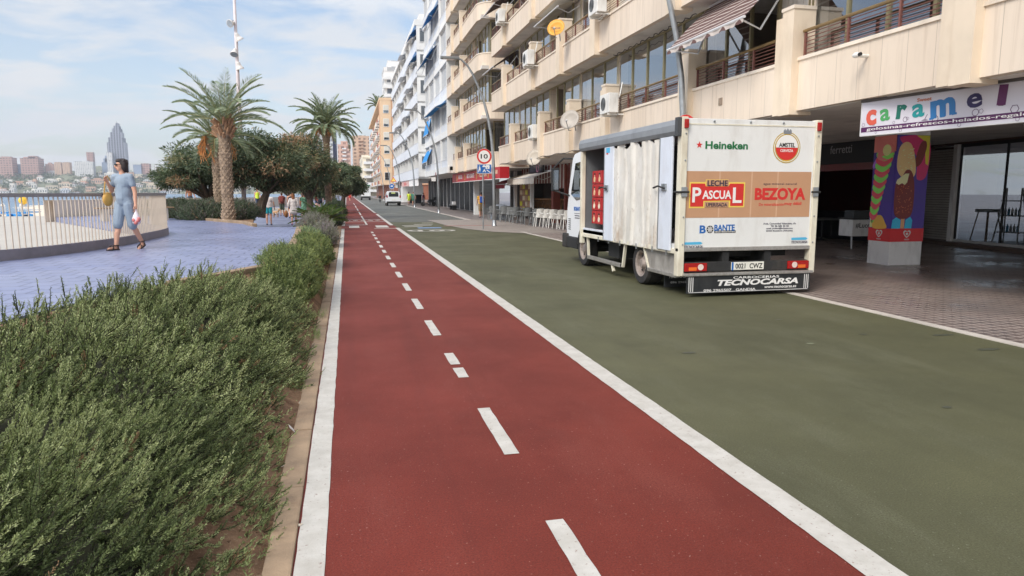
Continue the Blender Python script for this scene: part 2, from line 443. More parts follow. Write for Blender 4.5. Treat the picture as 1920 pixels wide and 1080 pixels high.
# lower path behind the crest, beyond it the long seaside walk
g = MB(); g.sheet([(-1.5, 22.02), (-1.2, 30), (-1.0, 60), (-.9, 330), (-14, 330), (-9, 60), (-7.5, 40), (-2.8, 22.3)], -.012, M_grey_prom); struct('path', g)
# bed that carries the palms
g = MB()
bed = [(-2.85, 22.6), (-3.4, 24.6), (-5.0, 27.5), (-7.0, 31.5), (-9.5, 36), (-10, 44), (-7.2, 44), (-5.2, 38), (-4.1, 31), (-3.35, 27)]
g.prism(bed, 1.0, M_soil, None, -.3)
struct('planting_bed', g)
g = MB()
for (x0, y0), (x1, y1) in zip(bed[:5], bed[1:6]):
    p, q = Vector((x0, y0, 0)), Vector((x1, y1, 0)); M = FR((p.x, p.y, 0), q-p, (0, 0, 1))
    g.bbox(.0, (q-p).length-.01, .3, .74, -.02, .14, MATS['edge_sandstone'], .02, M)
struct('bed_kerb', g)
# beach side
g = MB(); g.sheet([(-1600, -60), (-8, -60), (-8, 400), (-40, 420), (-40, 2400), (-1600, 2400)], -3.2, M_sea); struct('sea', g)
g = MB()
n = 30; vs = []; fs = []
for i in range(n+1):
    y = 2+i*11
    xo = -95-20*math.sin(i*.3)-y*.02; xi = -8
    for k in range(13):
        q = k/12; x = xi+(xo-xi)*q
        vs.append((x, y, -2.4-.95*q**2+.05*math.sin(x*1.3+y*.9)+random.uniform(-.03, .03)))
for i in range(n):
    for k in range(12): a = i*13+k; fs.append((a, a+1, a+14, a+13))
g.add(vs, fs, M_sand); struct('beach', g, smooth=True)
# white wave terrace between the railing and the sand
g = MB(); notch = [(-12.0, 33.0), (-9.0, 41.0), (-23, 41), (-34, 44), (-36, 41), (-20, 34.5), (-14, 28), (-10.8, 23), (-8.0, 17.5), (-6.8, 14.1), (-6.9, 11.7), (-9, 9.0), (-12.3, 6.7)]
g.prism([(x-.062, y) for x, y in RAIL]+notch, 3.2, M_whiteconc, None, -2.75); struct('wave_terrace', g)
# ------------------------------------------------------------------ planting
def leaf_mat(name, c, var=.25, rough=.65):
    m = bpy.data.materials.new(name); t = NT(m)
    rn = t.n('ShaderNodeNewGeometry').outputs['Random Per Island']
    c1 = t.mix(rn, tuple(x*(1-var) for x in c), tuple(min(1, x*(1+var)) for x in c))
    p = t.n('ShaderNodeBsdfPrincipled', {'Base Color': c1, 'Roughness': rough, 'Specular IOR Level': .3})
    tr = t.n('ShaderNodeBsdfTranslucent', {'Color': t.mix(.5, c1, (c[0]*1.5, c[1]*1.6, c[2]*.8))})
    mx = t.n('ShaderNodeMixShader', {0: .22, 1: p.outputs[0], 2: tr.outputs[0]})
    o = t.n('ShaderNodeOutputMaterial'); t.t.links.new(mx.outputs[0], o.inputs[0]); return m
L_ros = [leaf_mat('rosemary_green', S(128, 140, 92)), leaf_mat('rosemary_dark', S(92, 104, 66)), leaf_mat('rosemary_pale', S(166, 174, 124)), leaf_mat('rosemary_dry', S(146, 116, 86))]
L_grn = [leaf_mat('shrub_green', S(118, 130, 84)), leaf_mat('shrub_deep', S(76, 92, 52)), leaf_mat('shrub_lime', S(140, 150, 92)), L_ros[3]]
L_lav = [leaf_mat('lavender_grey', S(136, 138, 122)), leaf_mat('lavender_dim', S(104, 106, 92)), leaf_mat('lavender_mauve', S(146, 134, 142)), L_ros[3]]
L_san = [leaf_mat('santolina', S(122, 142, 112)), leaf_mat('santolina_dim', S(92, 110, 84)), L_ros[2], L_ros[3]]
L_bed = [leaf_mat('bed_green', S(92, 104, 82)), leaf_mat('bed_dim', S(70, 80, 64)), leaf_mat('bed_mauve', S(112, 104, 100)), L_ros[3]]
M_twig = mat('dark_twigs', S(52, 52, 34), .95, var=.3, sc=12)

def sprigs(P, Dv, K, L, nl, nw, curve=.5, ang=(.75, .75)):
    """needle quads along curved stems; returns (V, stem index)"""
    N = len(P)
    Dv = nrm(Dv); tq = np.linspace(.12, 1, K)[None, :, None]
    Lx = (np.asarray(L)*RNG.uniform(.6, 1.3, N))[:, None, None]
    upv = np.array([0.0, 0, 1])
    bend = nrm(RNG.normal(size=(N, 3))*.35+upv)[:, None, :]
    pos = P[:, None, :]+Lx*(Dv[:, None, :]*tq+bend*curve*tq**2)
    tan = nrm(Dv[:, None, :]+bend*2*curve*tq)
    rad = RNG.normal(size=(N, K, 3)); rad -= tan*(rad*tan).sum(-1, keepdims=True); rad = nrm(rad)
    nd = nrm(tan*ang[0]+rad*ang[1])
    taper = np.where(tq > .85, .7, 1.0)
    ln = nl*RNG.uniform(.7, 1.25, (N, K, 1))*taper
    side = nrm(np.cross(nd, RNG.normal(size=(N, K, 3))))*nw
    A = pos; B = pos+nd*ln*.5+side; C = pos+nd*ln; D = pos+nd*ln*.5-side
    V = np.stack([A, B, C, D], 2).reshape(-1, 4, 3)
    # stem ribbon
    s2 = nrm(np.cross(Dv, RNG.normal(size=(N, 3))))*nw*1.1
    mid = P+Lx[:, 0]*(Dv*.5+bend[:, 0]*curve*.25); end = pos[:, -1]
    ST = np.concatenate([np.stack([P-s2, P+s2, mid+s2, mid-s2], 1), np.stack([mid-s2, mid+s2, end+s2*.3, end-s2*.3], 1)])
    return V, np.repeat(np.arange(N), K), ST

def wob(x, y, s=1.0):
    return (np.sin(x*3.1*s+1.3*np.sin(y*2.3*s))+np.sin(y*2.7*s+1.1*np.sin(x*1.9*s))+.5*np.sin(x*7*s+y*5*s))/2.5

def hedge():
    root = thing('rosemary_hedge', 'wide dark green rosemary hedge filling the near left corner beside the kerb', 'hedge', (-1.6, 4.5, 0))
    yl = [0, 3, 5, 6.3, 7.2, 8.4, 9.4]; xl_ = [-3.9, -3.5, -3.05, -2.75, -2.5, -2.1, -1.5]
    def surf(q, y):
        a = np.interp(y, yl, xl_); b = -.68+.05*np.sin(y*2.1)+.04*np.sin(y*5.3)
        x = b+(a-b)*q
        z = np.interp(q, [0, .06, .18, .4, .7, 1], [.05, .28, .48, .62, .70, .71])+.12*wob(x, y)*np.minimum(1, q*5)+.075*wob(x+3, y, 2.4)*np.minimum(1, q*5)
        z = z*np.interp(y, [8.4, 9.8], [1, .7])
        return x, z
    NB = 4700
    y = .75+8.7*RNG.random(NB)**1.35; q = RNG.random(NB)**1.5
    x, z = surf(q, y)
    e = .03
    xq, zq = surf(np.clip(q+e, 0, 1), y); nx = nrm(np.stack([-(zq-z)*np.sign(xq-x+1e-9), 0*z, np.abs(xq-x)+1e-3], 1))
    # every branch carries a spray of short shoots; they sweep in tufts towards the lane
    lean = np.stack([.75+.3*wob(x*1.2+2, y*1.2)-.55*q, .15+.5*wob(x*1.6-4, y*1.6+1), -.02+.3*q], 1)
    BD = nrm(nx*.35+lean+RNG.normal(size=(NB, 3))*.22)
    B0 = np.stack([x, y, z-.2], 1)-BD*.08
    Lbr = RNG.uniform(.16, .34, NB)
    tone = wob(x*1.5+5, y*1.5)+RNG.normal(size=NB)*.6
    Vs = []; ms = []; STs = []
    near = y < 4.4
    for msk, S_, K, nl, nw, L in ((near, 9, 50, .0155, .0022, .085), (~near, 8, 25, .021, .0036, .095)):
        nb = int(msk.sum()); tt = np.tile(np.linspace(.15, 1, S_), (nb, 1))+RNG.normal(size=(nb, S_))*.04
        p0, d0, L0 = B0[msk][:, None, :], BD[msk][:, None, :], Lbr[msk][:, None, None]
        P = p0+d0*L0*tt[..., None]+np.array([0, 0, 1.0])*(.22*L0*tt[..., None]**2)
        rad = RNG.normal(size=(nb, S_, 3)); rad -= d0*(rad*d0).sum(-1, keepdims=True); rad = nrm(rad)
        D = nrm(d0*.8+rad*(.75-.45*np.clip(tt, 0, 1)[..., None])+np.array([0, 0, .12]))
        V, si, st = sprigs(P.reshape(-1, 3), D.reshape(-1, 3), K, L*np.repeat(RNG.uniform(.55, 1.35, nb), S_), nl, nw, .32, (.8, .8))
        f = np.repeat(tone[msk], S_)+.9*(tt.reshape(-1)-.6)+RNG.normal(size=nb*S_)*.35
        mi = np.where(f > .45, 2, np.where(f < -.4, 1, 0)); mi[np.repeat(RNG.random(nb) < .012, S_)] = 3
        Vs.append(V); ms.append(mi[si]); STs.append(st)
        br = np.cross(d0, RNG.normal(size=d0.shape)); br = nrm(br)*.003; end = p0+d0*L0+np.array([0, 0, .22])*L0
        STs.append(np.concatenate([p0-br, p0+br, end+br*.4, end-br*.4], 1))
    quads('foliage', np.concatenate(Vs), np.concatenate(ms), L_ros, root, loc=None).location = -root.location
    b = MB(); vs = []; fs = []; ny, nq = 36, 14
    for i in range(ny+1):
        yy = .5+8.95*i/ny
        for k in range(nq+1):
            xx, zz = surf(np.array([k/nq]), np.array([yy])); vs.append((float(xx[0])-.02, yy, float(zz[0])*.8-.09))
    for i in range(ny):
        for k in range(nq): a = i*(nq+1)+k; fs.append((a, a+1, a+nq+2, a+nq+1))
    b.add(vs, fs, M_twig); b.build('dark_mound', root, world=True)  # dark twig-coloured mound added under the shoots to block light
    st = np.concatenate(STs); o = quads('stems', st, np.zeros(len(st)), [M_twig], root); o.location = -root.location
hedge()

def dome_shrub(name, label, c, r, mats, N, K, L, nl, nw, lean=(0, 0, .5), group=None, cat='shrub', stem=.12):
    root = thing(name, label, cat, c, 0, group)
    th_ = RNG.random(N)*2*PI; ph = np.arccos(1-RNG.random(N)*1.0)
    n = np.stack([np.sin(ph)*np.cos(th_), np.sin(ph)*np.sin(th_), np.cos(ph)], 1)
    bump = 1+.13*wob(n[:, 0]*2.2+c[0], n[:, 1]*2.2+c[1])[:, None]+.06*RNG.normal(size=(N, 1))
    P = n*np.array(r)*bump*.86; P[:, 2] = np.maximum(P[:, 2], .02)
    D = n*.75+np.array(lean)+RNG.normal(size=(N, 3))*.3
    V, si, st = sprigs(P, D, K, L, nl, nw, .4)
    f = wob(P[:, 0]*2.5+c[1], P[:, 1]*2.5)+RNG.normal(size=N)*.8
    mi = np.where(f > .7, 2, np.where(f < -.4, 1, 0)); mi[RNG.random(N) < .015] = 3
    quads('foliage', V, mi[si], mats, root)
    b = MB(); b.ell((0, 0, 0), (r[0]*.8, r[1]*.8, r[2]*.78), M_twig, 14, 8); b.build('dark_mound', root)
    return root
dome_shrub('rosemary_shrub', 'bushy bright green shrub at the end of the long hedge by the kerb', (-1.0, 11.5, .15), (.54, 2.4, .6), L_grn, 6200, 22, .13, .03, .005, (.15, 0, .35))
dome_shrub('rosemary_shrub', 'green shrub behind the bushy bright green one, before the grey lavender', (-.88, 16.4, .12), (.5, 2.2, .55), L_grn, 3200, 20, .13, .036, .0065, (.1, 0, .35))
dome_shrub('santolina_shrub', 'small rounded blue green shrub at the promenade edge below the lavender', (-1.15, 20.8, .25), (.38, .8, .32), L_san, 1100, 20, .14, .035, .007)
dome_shrub('lavender_shrub', 'silvery grey lavender mound beside the walking woman in white', (-1.15, 25.6, .1), (.55, 1.4, .62), L_lav, 1900, 20, .24, .045, .008)
dome_shrub('lavender_shrub', 'mauve grey lavender mound on the soil next to the bike lane', (-.75, 22.6, .05), (.36, 1.2, .5), L_lav, 1400, 20, .22, .045, .008)
for i, (x, y, rx, ry, rz, lb) in enumerate([(-6.5, 31.6, 1.4, 1.5, .62, 'low grey green shrub at the outer end of the palm bed near the railing'),
        (-5.2, 29.0, 1.1, 1.4, .55, 'grey green shrub in the bed in front of the shorter palm'),
        (-4.9, 31.6, 1.3, 1.5, .62, 'grey green shrub behind the two palm trunks'),
        (-3.95, 27.9, .4, 1.0, .45, 'low shrub right of the thick palm trunk'),
        (-7.9, 35.0, 1.4, 1.6, .55, 'shrub at the far left end of the palm bed')]):
    dome_shrub('bed_shrub', lb, (x, y, .6), (rx, ry, rz), L_bed, 1700, 16, .24, .06, .012)
for i, (x, y, r, lb) in enumerate([(-.9, 43, .75, 'dark shrub just beyond the cycads beside the lane'), (-.8, 49, .8, 'dark shrub past the single palm beside the lane'), (-.9, 57, .9, 'farthest dark shrub of the verge before the trees'), (-.7, 37.5, .5, 'dry grey shrub between the cycads and the kerb')]):
    dome_shrub('verge_shrub', lb, (x, y, 0), (r*.8, r*2.4, r), L_bed if i == 3 else [L_bed[1], leaf_mat('verge_dark', S(58, 72, 48)), L_bed[0], L_ros[3]], 900, 14, .28, .08, .018)

# tufts on the soil strip, dead leaves and bits
def tufts():
    P = []
    for (x, y, n) in ((-.5, 4.6, 26), (-.47, 6.2, 30), (-.42, 8.3, 40), (-.4, 9.7, 22), (-.5, 3.2, 20), (-.46, 11.5, 40), (-.44, 14, 50)):
        for k in range(n): P.append((x+random.gauss(0, .04), y+random.gauss(0, .12), .0))
    P = np.array(P); V, si, st = sprigs(P, RNG.normal(size=P.shape)*.4+np.array([0, 0, .7]), 10, .09, .03, .003)
    tag(quads('weeds', V, np.zeros(len(V)), L_ros), 'small green weeds sprouting along the bare soil by the kerb', 'weeds', kind='stuff')
    P = np.stack([RNG.uniform(-.66, -.31, 260), 2+13*RNG.random(260)**1.4, np.full(260, .006)], 1)
    D = np.stack([RNG.normal(size=260), RNG.normal(size=260), np.abs(RNG.normal(size=260))*.15], 1)
    V = leafq(P, D, RNG.uniform(.015, .05, 260), RNG.uniform(.003, .008, 260))
    tag(quads('dead_leaves', V, RNG.integers(0, 2, 260), [mat('dry_leaf', S(120, 82, 62), .8, var=.3), mat('pale_bits', S(190, 178, 160), .8, var=.2)]), 'dead leaves and twigs scattered on the soil strip', 'litter', kind='stuff')
tufts()
lf = MB()
M_pl = mat('pale_leaf', S(214, 206, 198), .6, var=.06)
lf.add([(-.46, 5.05, .045), (-.425, 4.99, .03), (-.40, 4.88, .035), (-.445, 4.96, .05)], [(0, 1, 2, 3)], M_pl)
lf.add([(-.46, 5.05, .040), (-.425, 4.99, .025), (-.40, 4.88, .030), (-.445, 4.96, .045)], [(3, 2, 1, 0)], M_pl)
tag(lf.build('fallen_leaf'), 'pale fallen leaf lying on the soil against the kerb', 'leaf')

# ---- palms
M_fro = [leaf_mat('palm_green', S(120, 134, 106), .2, .45), leaf_mat('palm_grey_green', S(156, 166, 140), .2, .45)]
M_rach = mat('frond_stalk', S(150, 146, 96), .6)
M_cut = mat('cut_stubs', S(166, 130, 100), .85, var=.3, sc=9)
M_bark = mat('palm_bark', S(152, 132, 112), .95, var=.35, sc=9, bump=.8, bsc=30, dirt=(S(84, 70, 58), 6, .7))
M_fruit = mat('date_stalks', S(196, 132, 74), .7, var=.25)
def frond(Vs, ms, mb, base, az, el, L, droop, ll, wl=.016, nseg=26, mi=None):
    base = np.array(base); h = np.array([math.cos(az), math.sin(az), 0]); p = base.copy(); e = el
    pts = [p.copy()]; st = L/nseg
    for i in range(nseg):
        e2 = e-droop*((i+1)/nseg)**1.5
        p = p+st*(h*math.cos(e2)+np.array([0, 0, math.sin(e2)])); pts.append(p.copy())
    pts = np.array(pts); mb.tube(pts[::3], list(np.linspace(.022, .005, len(pts[::3]))), M_rach, 4)
    s = np.array([-h[1], h[0], 0])
    k0 = int(nseg*.14)
    for i in range(k0, nseg):
        tan = nrm(pts[i+1]-pts[i]); q = i/nseg
        ln = ll*(math.sin(PI*min(1, .22+q*.76))**.7)*random.uniform(.85, 1.15)
        for j in range(2):
            b = pts[i]+(pts[i+1]-pts[i])*(j*.5)
            for sg in (-1, 1):
                nup = np.cross(tan, s); nup = nup if nup[2] > 0 else -nup
                d = tan*(.55+.5*q)+s*sg*.85+nup*.32+RNG.normal(size=3)*.07; d = d/np.linalg.norm(d)
                sd = np.cross(d, s*sg+tan*.2+RNG.normal(size=3)*.15); sd = sd/np.linalg.norm(sd)*wl
                tip = b+d*ln+np.array([0, 0, -.09*ln]); md = b+d*ln*.4
                Vs.append([b, md+sd, tip, md-sd]); ms.append(mi if mi is not None else random.random() < .42)
def palm(label, loc, H, r, nf, L, ll, els, seed, fruit=0, wl=.017, sag=0, cat='palm tree', lean=(0, 0), stubs=True, droopk=1.0):
    random.seed(seed)
    root = thing('palm_tree', label, cat, loc)
    b = MB(); n = 24; ax = [(lean[0]*(i/n)**1.5, lean[1]*(i/n)**1.5, H*i/n) for i in range(n+1)]
    rr = [r*(1.38 if i == 0 else 1.2 if i < 3 else 1.02+.06*math.sin(i*.9)) if i < n-3 else r*(1.15+.12*(i-n+3)) for i in range(n+1)]
    b.tube(ax, [x*.9 for x in rr], M_bark, 14)
    row = 0; z = .1
    while z < H-.05:
        i = z/H*n; rad = np.interp(i, range(n+1), rr)
        cx, cy = np.interp(i, range(n+1), [a[0] for a in ax]), np.interp(i, range(n+1), [a[1] for a in ax])
        for k in range(9):
            a = 2*PI*(k+.5*(row % 2))/9+random.uniform(-.06, .06); wd = .62*rad*random.uniform(.8, 1.1); hh = .085*random.uniform(.8, 1.3)
            c, s_ = math.cos(a), math.sin(a); tx, ty = -s_*wd/2, c*wd/2; ri, ro = rad*.86, rad*1.07
            vs = [(cx+c*ri+tx, cy+s_*ri+ty, z), (cx+c*ri-tx, cy+s_*ri-ty, z), (cx+c*ro, cy+s_*ro, z+hh), (cx+c*ri*.93, cy+s_*ri*.93, z+hh*1.3)]
            b.add(vs, [(0, 1, 2), (0, 2, 3), (2, 1, 3)], M_bark)
        z += .105; row += 1
    b.build('trunk', root)
    top = np.array([lean[0], lean[1], H])
    if stubs:
        b = MB()
        for k in range(46):
            a = k*2.4+random.uniform(-.2, .2); zz = -.45+.55*k/46; e = random.uniform(.5, 1.1); c, s_ = math.cos(a), math.sin(a); ro = r*1.12
            p0 = top+np.array([c*ro*.9, s_*ro*.9, zz]); ln = random.uniform(.16, .42)
            p1 = p0+ln*np.array([c*math.cos(e), s_*math.cos(e), math.sin(e)])
            b.tube([p0, (p0+p1)/2, p1], [.06, .045, .03], M_cut, 5)
        b.build('leaf_bases', root)
    Vs = []; ms = []; mb = MB()
    for k in range(nf):
        q = k/nf; az = k*2.39996+random.uniform(-.2, .2)
        el = els[1]+(els[0]-els[1])*q**1.1+random.uniform(-.12, .12)
        Lf = L*random.uniform(.85, 1.12)*(1-.2*max(0, q-.75)*4)
        frond(Vs, ms, mb, top+np.array([math.cos(az)*r*.5, math.sin(az)*r*.5, .05+.12*q]), az, el, Lf, droopk*(1.25-.55*q)*random.uniform(.8, 1.2), ll, wl)
    b = mb.build('frond_stalks', root)
    quads('crown', np.array(Vs), ms, M_fro, root)
    if fruit:
        b = MB()
        for k in range(fruit):
            a = random.random()*6.28; c, s_ = math.cos(a), math.sin(a); ln = random.uniform(.5, .9)
            pts = [top+np.array([c*r*.7, s_*r*.7, .0]), top+np.array([c*(r+.25), s_*(r+.25), .1]), top+np.array([c*(r+.38), s_*(r+.38), .1-ln*.6]), top+np.array([c*(r+.36), s_*(r+.36), .1-ln])]
            for _ in range(7): b.tube([np.array(p)+RNG.normal(size=3)*.035*i for i, p in enumerate(pts)], [.012, .012, .011, .009], M_fruit, 4)
        b.build('fruit_stalks', root)
    return root
palm('thick date palm at the front of the bed, its bark cut in diamonds', (-4.09, 26.3, .66), 3.35, .21, 25, 2.05, .40, (1.48, .34), 3, wl=.0135, droopk=.95)
palm('shorter date palm behind the thick one, orange fruit stalks under its crown', (-4.85, 29.2, .66), 3.0, .2, 26, 1.9, .38, (1.25, .0), 5, fruit=11, wl=.014)
palm('single date palm with arching crown beside the bike lane', (-1.12, 45, 0), 5.55, .21, 60, 2.35, .36, (1.5, -.05), 8, fruit=6, wl=.026, droopk=1.2)
def cycad(label, loc, n, L, seed):
    random.seed(seed); root = thing('cycad', label, 'cycad', loc, 0, 'cycads beside the lane')
    Vs = []; ms = []; mb = MB()
    for k in range(n):
        az = k*2.4; frond(Vs, ms, mb, (0, 0, .25), az, random.uniform(.15, 1.2), L*random.uniform(.85, 1.1), .8, .2, .02, 18, 0)
    mb.build('frond_stalks', root); quads('crown', np.array(Vs), ms, [leaf_mat('cycad_green', S(92, 116, 60), .25, .4)], root)
    b = MB(); b.lathe([(.16, 0), (.19, .12), (.17, .26), (.08, .32)], M_bark, 10); b.build('trunk', root)
cycad('bright green cycad behind the grey lavender mound', (-1.35, 29.5, .15), 34, 1.0, 2)
cycad('dark spreading cycad nearest the bike lane', (-.85, 32.5, .1), 34, 1.05, 4)
cycad('cycad at the foot of the single palm', (-1.4, 36.5, .1), 34, 1.2, 6)

# ---- broad crowned trees
M_trk = mat('tree_bark', S(92, 78, 66), .95, var=.3, sc=6, bump=.6, bsc=25)
L_tam = [leaf_mat('tamarisk_dark', S(86, 99, 76)), leaf_mat('tamarisk_mid', S(108, 120, 94)), leaf_mat('tamarisk_olive', S(146, 142, 108)), leaf_mat('tamarisk_brown', S(166, 136, 108))]
def tree(label, loc, trunk, crowns, nl, leaf, wts, seed, group=None, name='tamarisk_tree'):
    """crowns: list of (centre, radii, number of clumps)"""
    random.seed(seed); rg = np.random.default_rng(seed)
    root = thing(name, label, 'tree', loc, 0, group)
    b = MB(); b.tube(trunk, list(np.linspace(.26, .12, len(trunk))), M_trk, 9)
    tips = Vector(trunk[-1]); Vs = []; ms = []
    for ce, ra, nc in crowns:
        for k in range(nc):
            d = rg.normal(size=3); d /= np.linalg.norm(d); rad = rg.random()**.4
            c = np.array(ce)+d*np.array(ra)*rad
            if k % 4 == 0:
                m1 = (tips*.45+Vector(c)*.55)+Vector((0, 0, -.25)); s0 = Vector(trunk[max(1, len(trunk)-2)])
                b.tube([s0, m1, Vector(c)], [.085, .05, .018], M_trk, 5)
            cr = random.uniform(.32, .62)*(min(ra)**.4)
            n = int(nl*random.uniform(.6, 1.3))
            u = rg.normal(size=(n, 3)); u /= np.linalg.norm(u, axis=1, keepdims=True); u *= (rg.random((n, 1))**.45)*cr*np.array([1.25, 1.25, .7])
            P = c+u; D = u/cr*.9+d*.35+rg.normal(size=(n, 3))*.5+np.array([0, 0, -.25])
            V = leafq(P, D, leaf[0]*rg.uniform(.6, 1.4, n), np.full(n, leaf[1])); Vs.append(V)
            km = rg.choice(4, p=wts); m = np.full(n, km); sw = rg.random(n) < .3; m[sw] = rg.choice(4, size=sw.sum(), p=wts); ms.append(m)
    b.build('trunk', root); quads('crown', np.concatenate(Vs), np.concatenate(ms), L_tam, root)
tree('dark spreading tree behind the palms, its crown reaching out over the railing', (-6.0, 34.5, .6), [(0, 0, 0), (-.15, 0, .7), (-.4, .1, 1.4)],
     [((-.6, 0, 2.1), (1.6, 1.5, .95), 50), ((-1.7, .2, 1.6), (.7, 1, .45), 14), ((.8, .2, 2.0), (1.1, 1.2, .9), 30)], 330, (.17, .022), [.55, .3, .12, .03], 21)
tree('big dark tree with a leaning trunk behind the thick palm', (-3.95, 34.0, .55), [(0, 0, 0), (.12, 0, .6), (.35, 0, 1.1), (.1, .1, 1.7)],
     [((-.6, 0, 2.9), (1.5, 1.4, 1.2), 56), ((1.1, .1, 2.6), (1.3, 1.3, 1.05), 44), ((.9, 0, 1.65), (1.1, 1, .5), 20)], 330, (.17, .022), [.5, .28, .14, .08], 22)
tree('brownish tree to the right of the big dark one, above the walkers', (-2.2, 43.5, .1), [(0, 0, 0), (.05, 0, 1.0), (.0, 0, 2.0)],
     [((-.35, 0, 3.6), (1.35, 1.4, 1.35), 50), ((.55, 0, 2.9), (.85, 1.2, .8), 26), ((-.5, 0, 2.3), (1.2, 1.2, .55), 20)], 320, (.2, .027), [.3, .33, .22, .15], 23)
tree('green round crowned tree behind the single palm', (-1.5, 58, 0), [(0, 0, 0), (.1, 0, 1.2), (.1, 0, 1.7)],
     [((.1, 0, 2.5), (1.5, 1.6, 1.1), 60), ((-1.2, .3, 2.1), (1.1, 1.2, .8), 26)], 320, (.22, .034), [.4, .4, .18, .02], 24)
tree('green tree leaning towards the bike lane past the single palm', (-.4, 66, 0), [(0, 0, 0), (.1, 0, 1.2), (.2, 0, 1.9)],
     [((.35, 0, 2.9), (1.45, 1.6, 1.25), 60), ((1.2, .2, 2.2), (.75, 1, .6), 22)], 320, (.24, .036), [.42, .38, .18, .02], 25)
tree('low tree far along the path, left of the walkers', (-4.6, 62, 0), [(0, 0, 0), (0, 0, 1.1), (.1, 0, 1.8)],
     [((0, 0, 2.9), (1.9, 1.6, .9), 56)], 300, (.24, .036), [.4, .36, .18, .06], 26)
tree('farthest tree between the path and the bike lane', (-1.6, 92, 0), [(0, 0, 0), (0, 0, 1.5), (.1, 0, 2.4)],
     [((.3, 0, 3.6), (2.6, 2.2, 1.6), 60)], 260, (.32, .05), [.42, .38, .18, .02], 27)
# ------------------------------------------------------------------ building materials
def stone_mat(name, c1, c2, w=.52):
    m = bpy.data.materials.new(name); t = NT(m); o = t.obj()
    sp = t.n('ShaderNodeSeparateXYZ', {0: o}); 
    v = t.n('ShaderNodeCombineXYZ', {0: t.math('ADD', sp.outputs[1], sp.outputs[0]), 1: t.math('MULTIPLY', sp.outputs[2], .9), 2: 0.0}).outputs[0]
    b = t.n('ShaderNodeTexBrick', {'Vector': v, 'Color1': c1, 'Color2': c2, 'Mortar': tuple(x*.72 for x in c2), 'Scale': 1.0, 'Mortar Size': .006, 'Brick Width': w, 'Row Height': 2.6}, offset=0)
    c = t.mix(t.math('MULTIPLY', t.ramp(t.noise(t.map(o, (2.5, 2.5, .5)), 1.6, 6, .65), .5, .8), .45), b.outputs[0], tuple(x*.66 for x in c1))
    c = t.mix(t.math('MULTIPLY', t.ramp(t.noise(t.map(o, (9, 9, .35)), 1.0, 4, .6), .56, .8), .4), c, S(150, 124, 98))
    t.out(c, .7, 0, t.bump(t.math('SUBTRACT', t.math('MULTIPLY', t.noise(o, 40, 3), .3), b.outputs['Fac']), .3, .004), .35); return m
M_cream = stone_mat('cream_stone_panels', S(228, 212, 193), S(220, 203, 183))
M_cap = mat('cream_coping', S(229, 215, 197), .7, var=.08, sc=2, dirt=(S(160, 138, 112), 2, .5))
M_pil = mat('cream_pilaster', S(225, 208, 185), .7, var=.07, sc=1.5, dirt=(S(160, 134, 104), 1.4, .4))
M_soff = mat('plaster_soffit', S(222, 216, 208), .85, var=.12, sc=1, dirt=(S(140, 130, 122), 1, .5))
M_rail = mat('red_brown_rail', S(128, 84, 74), .45, .2, var=.15)
M_hand = mat('bronze_handrail', S(146, 122, 84), .4, .5, var=.1)
M_wfr = mat('olive_bronze_frame', S(156, 146, 112), .4, .5, var=.1)
M_wfr2 = mat('pale_frame', S(206, 202, 192), .5, var=.06)
M_curt = mat('white_curtain', S(222, 216, 206), .85, var=.08, sc=1.5)
M_roll = mat('roller_shutter_slats', S(206, 202, 190), .6, var=.06, sc=1.5)
M_int = mat('room_wall', S(130, 116, 100), .9)
M_dark = mat('dark_opening', S(42, 38, 36), .8, var=.2)
M_wht = mat('white_render', S(226, 226, 224), .75, var=.05, sc=.7, dirt=(S(176, 174, 170), .8, .5))
M_whp = mat('white_panel', S(216, 220, 226), .55, var=.05, sc=1.2)
M_alu = mat('white_aluminium', S(214, 214, 214), .45, .1, var=.05)
M_wp = mat('white_plastic', S(226, 224, 218), .5, var=.05, sc=4, dirt=(S(160, 150, 136), 5, .5))
M_gp = mat('grey_plastic', S(120, 122, 122), .5, var=.1)
M_blk = mat('black_metal', S(34, 34, 36), .5, var=.2)
M_steel = mat('galvanised_steel', S(164, 168, 170), .38, .7, var=.12, sc=6)
M_awnb = None
def glass_mat(name, tint, refl=.5, opac=.25):
    m = bpy.data.materials.new(name); t = NT(m)
    lw = t.n('ShaderNodeLayerWeight', {'Blend': .28}).outputs['Facing']
    gl = t.n('ShaderNodeBsdfGlossy', {'Color': (.92, .95, 1.0), 'Roughness': .02}); tr = t.n('ShaderNodeBsdfTransparent', {'Color': tint})
    f = t.math('MINIMUM', t.math('ADD', t.math('MULTIPLY', lw, refl*1.4), .16), .9)
    mx = t.n('ShaderNodeMixShader', {0: f, 1: tr.outputs[0], 2: gl.outputs[0]})
    o = t.n('ShaderNodeOutputMaterial'); t.t.links.new(mx.outputs[0], o.inputs[0]); return m
M_glass = glass_mat('window_glass', (.62, .66, .68)); M_glass2 = glass_mat('shop_glass', (.62, .66, .7), .8)
def stripe_mat(name, a, b, ax, period, duty=.5):
    m = bpy.data.materials.new(name); t = NT(m); o = t.obj()
    sp = t.n('ShaderNodeSeparateXYZ', {0: o})
    f = t.math('GREATER_THAN', t.math('FRACT', t.math('MULTIPLY', sp.outputs[ax], 1/period)), duty)
    c = t.mix(f, a, b); c = t.mix(t.math('MULTIPLY', t.ramp(t.noise(o, 3, 5), .45, .8), .3), c, tuple(x*.6 for x in a))
    t.out(c, .85, 0, None, .2); return m
M_awnbrown = stripe_mat('brown_striped_canvas', S(104, 80, 76), S(196, 186, 178), 0, .105, .76)
M_awnblue = mat('blue_canvas', S(44, 138, 206), .8, var=.12, sc=2)
M_awnred = mat('dark_red_canvas', S(150, 46, 58), .8, var=.15)
M_redwhite = stripe_mat('red_white_striped_canvas', S(118, 50, 46), S(206, 200, 194), 1, .62, .5)

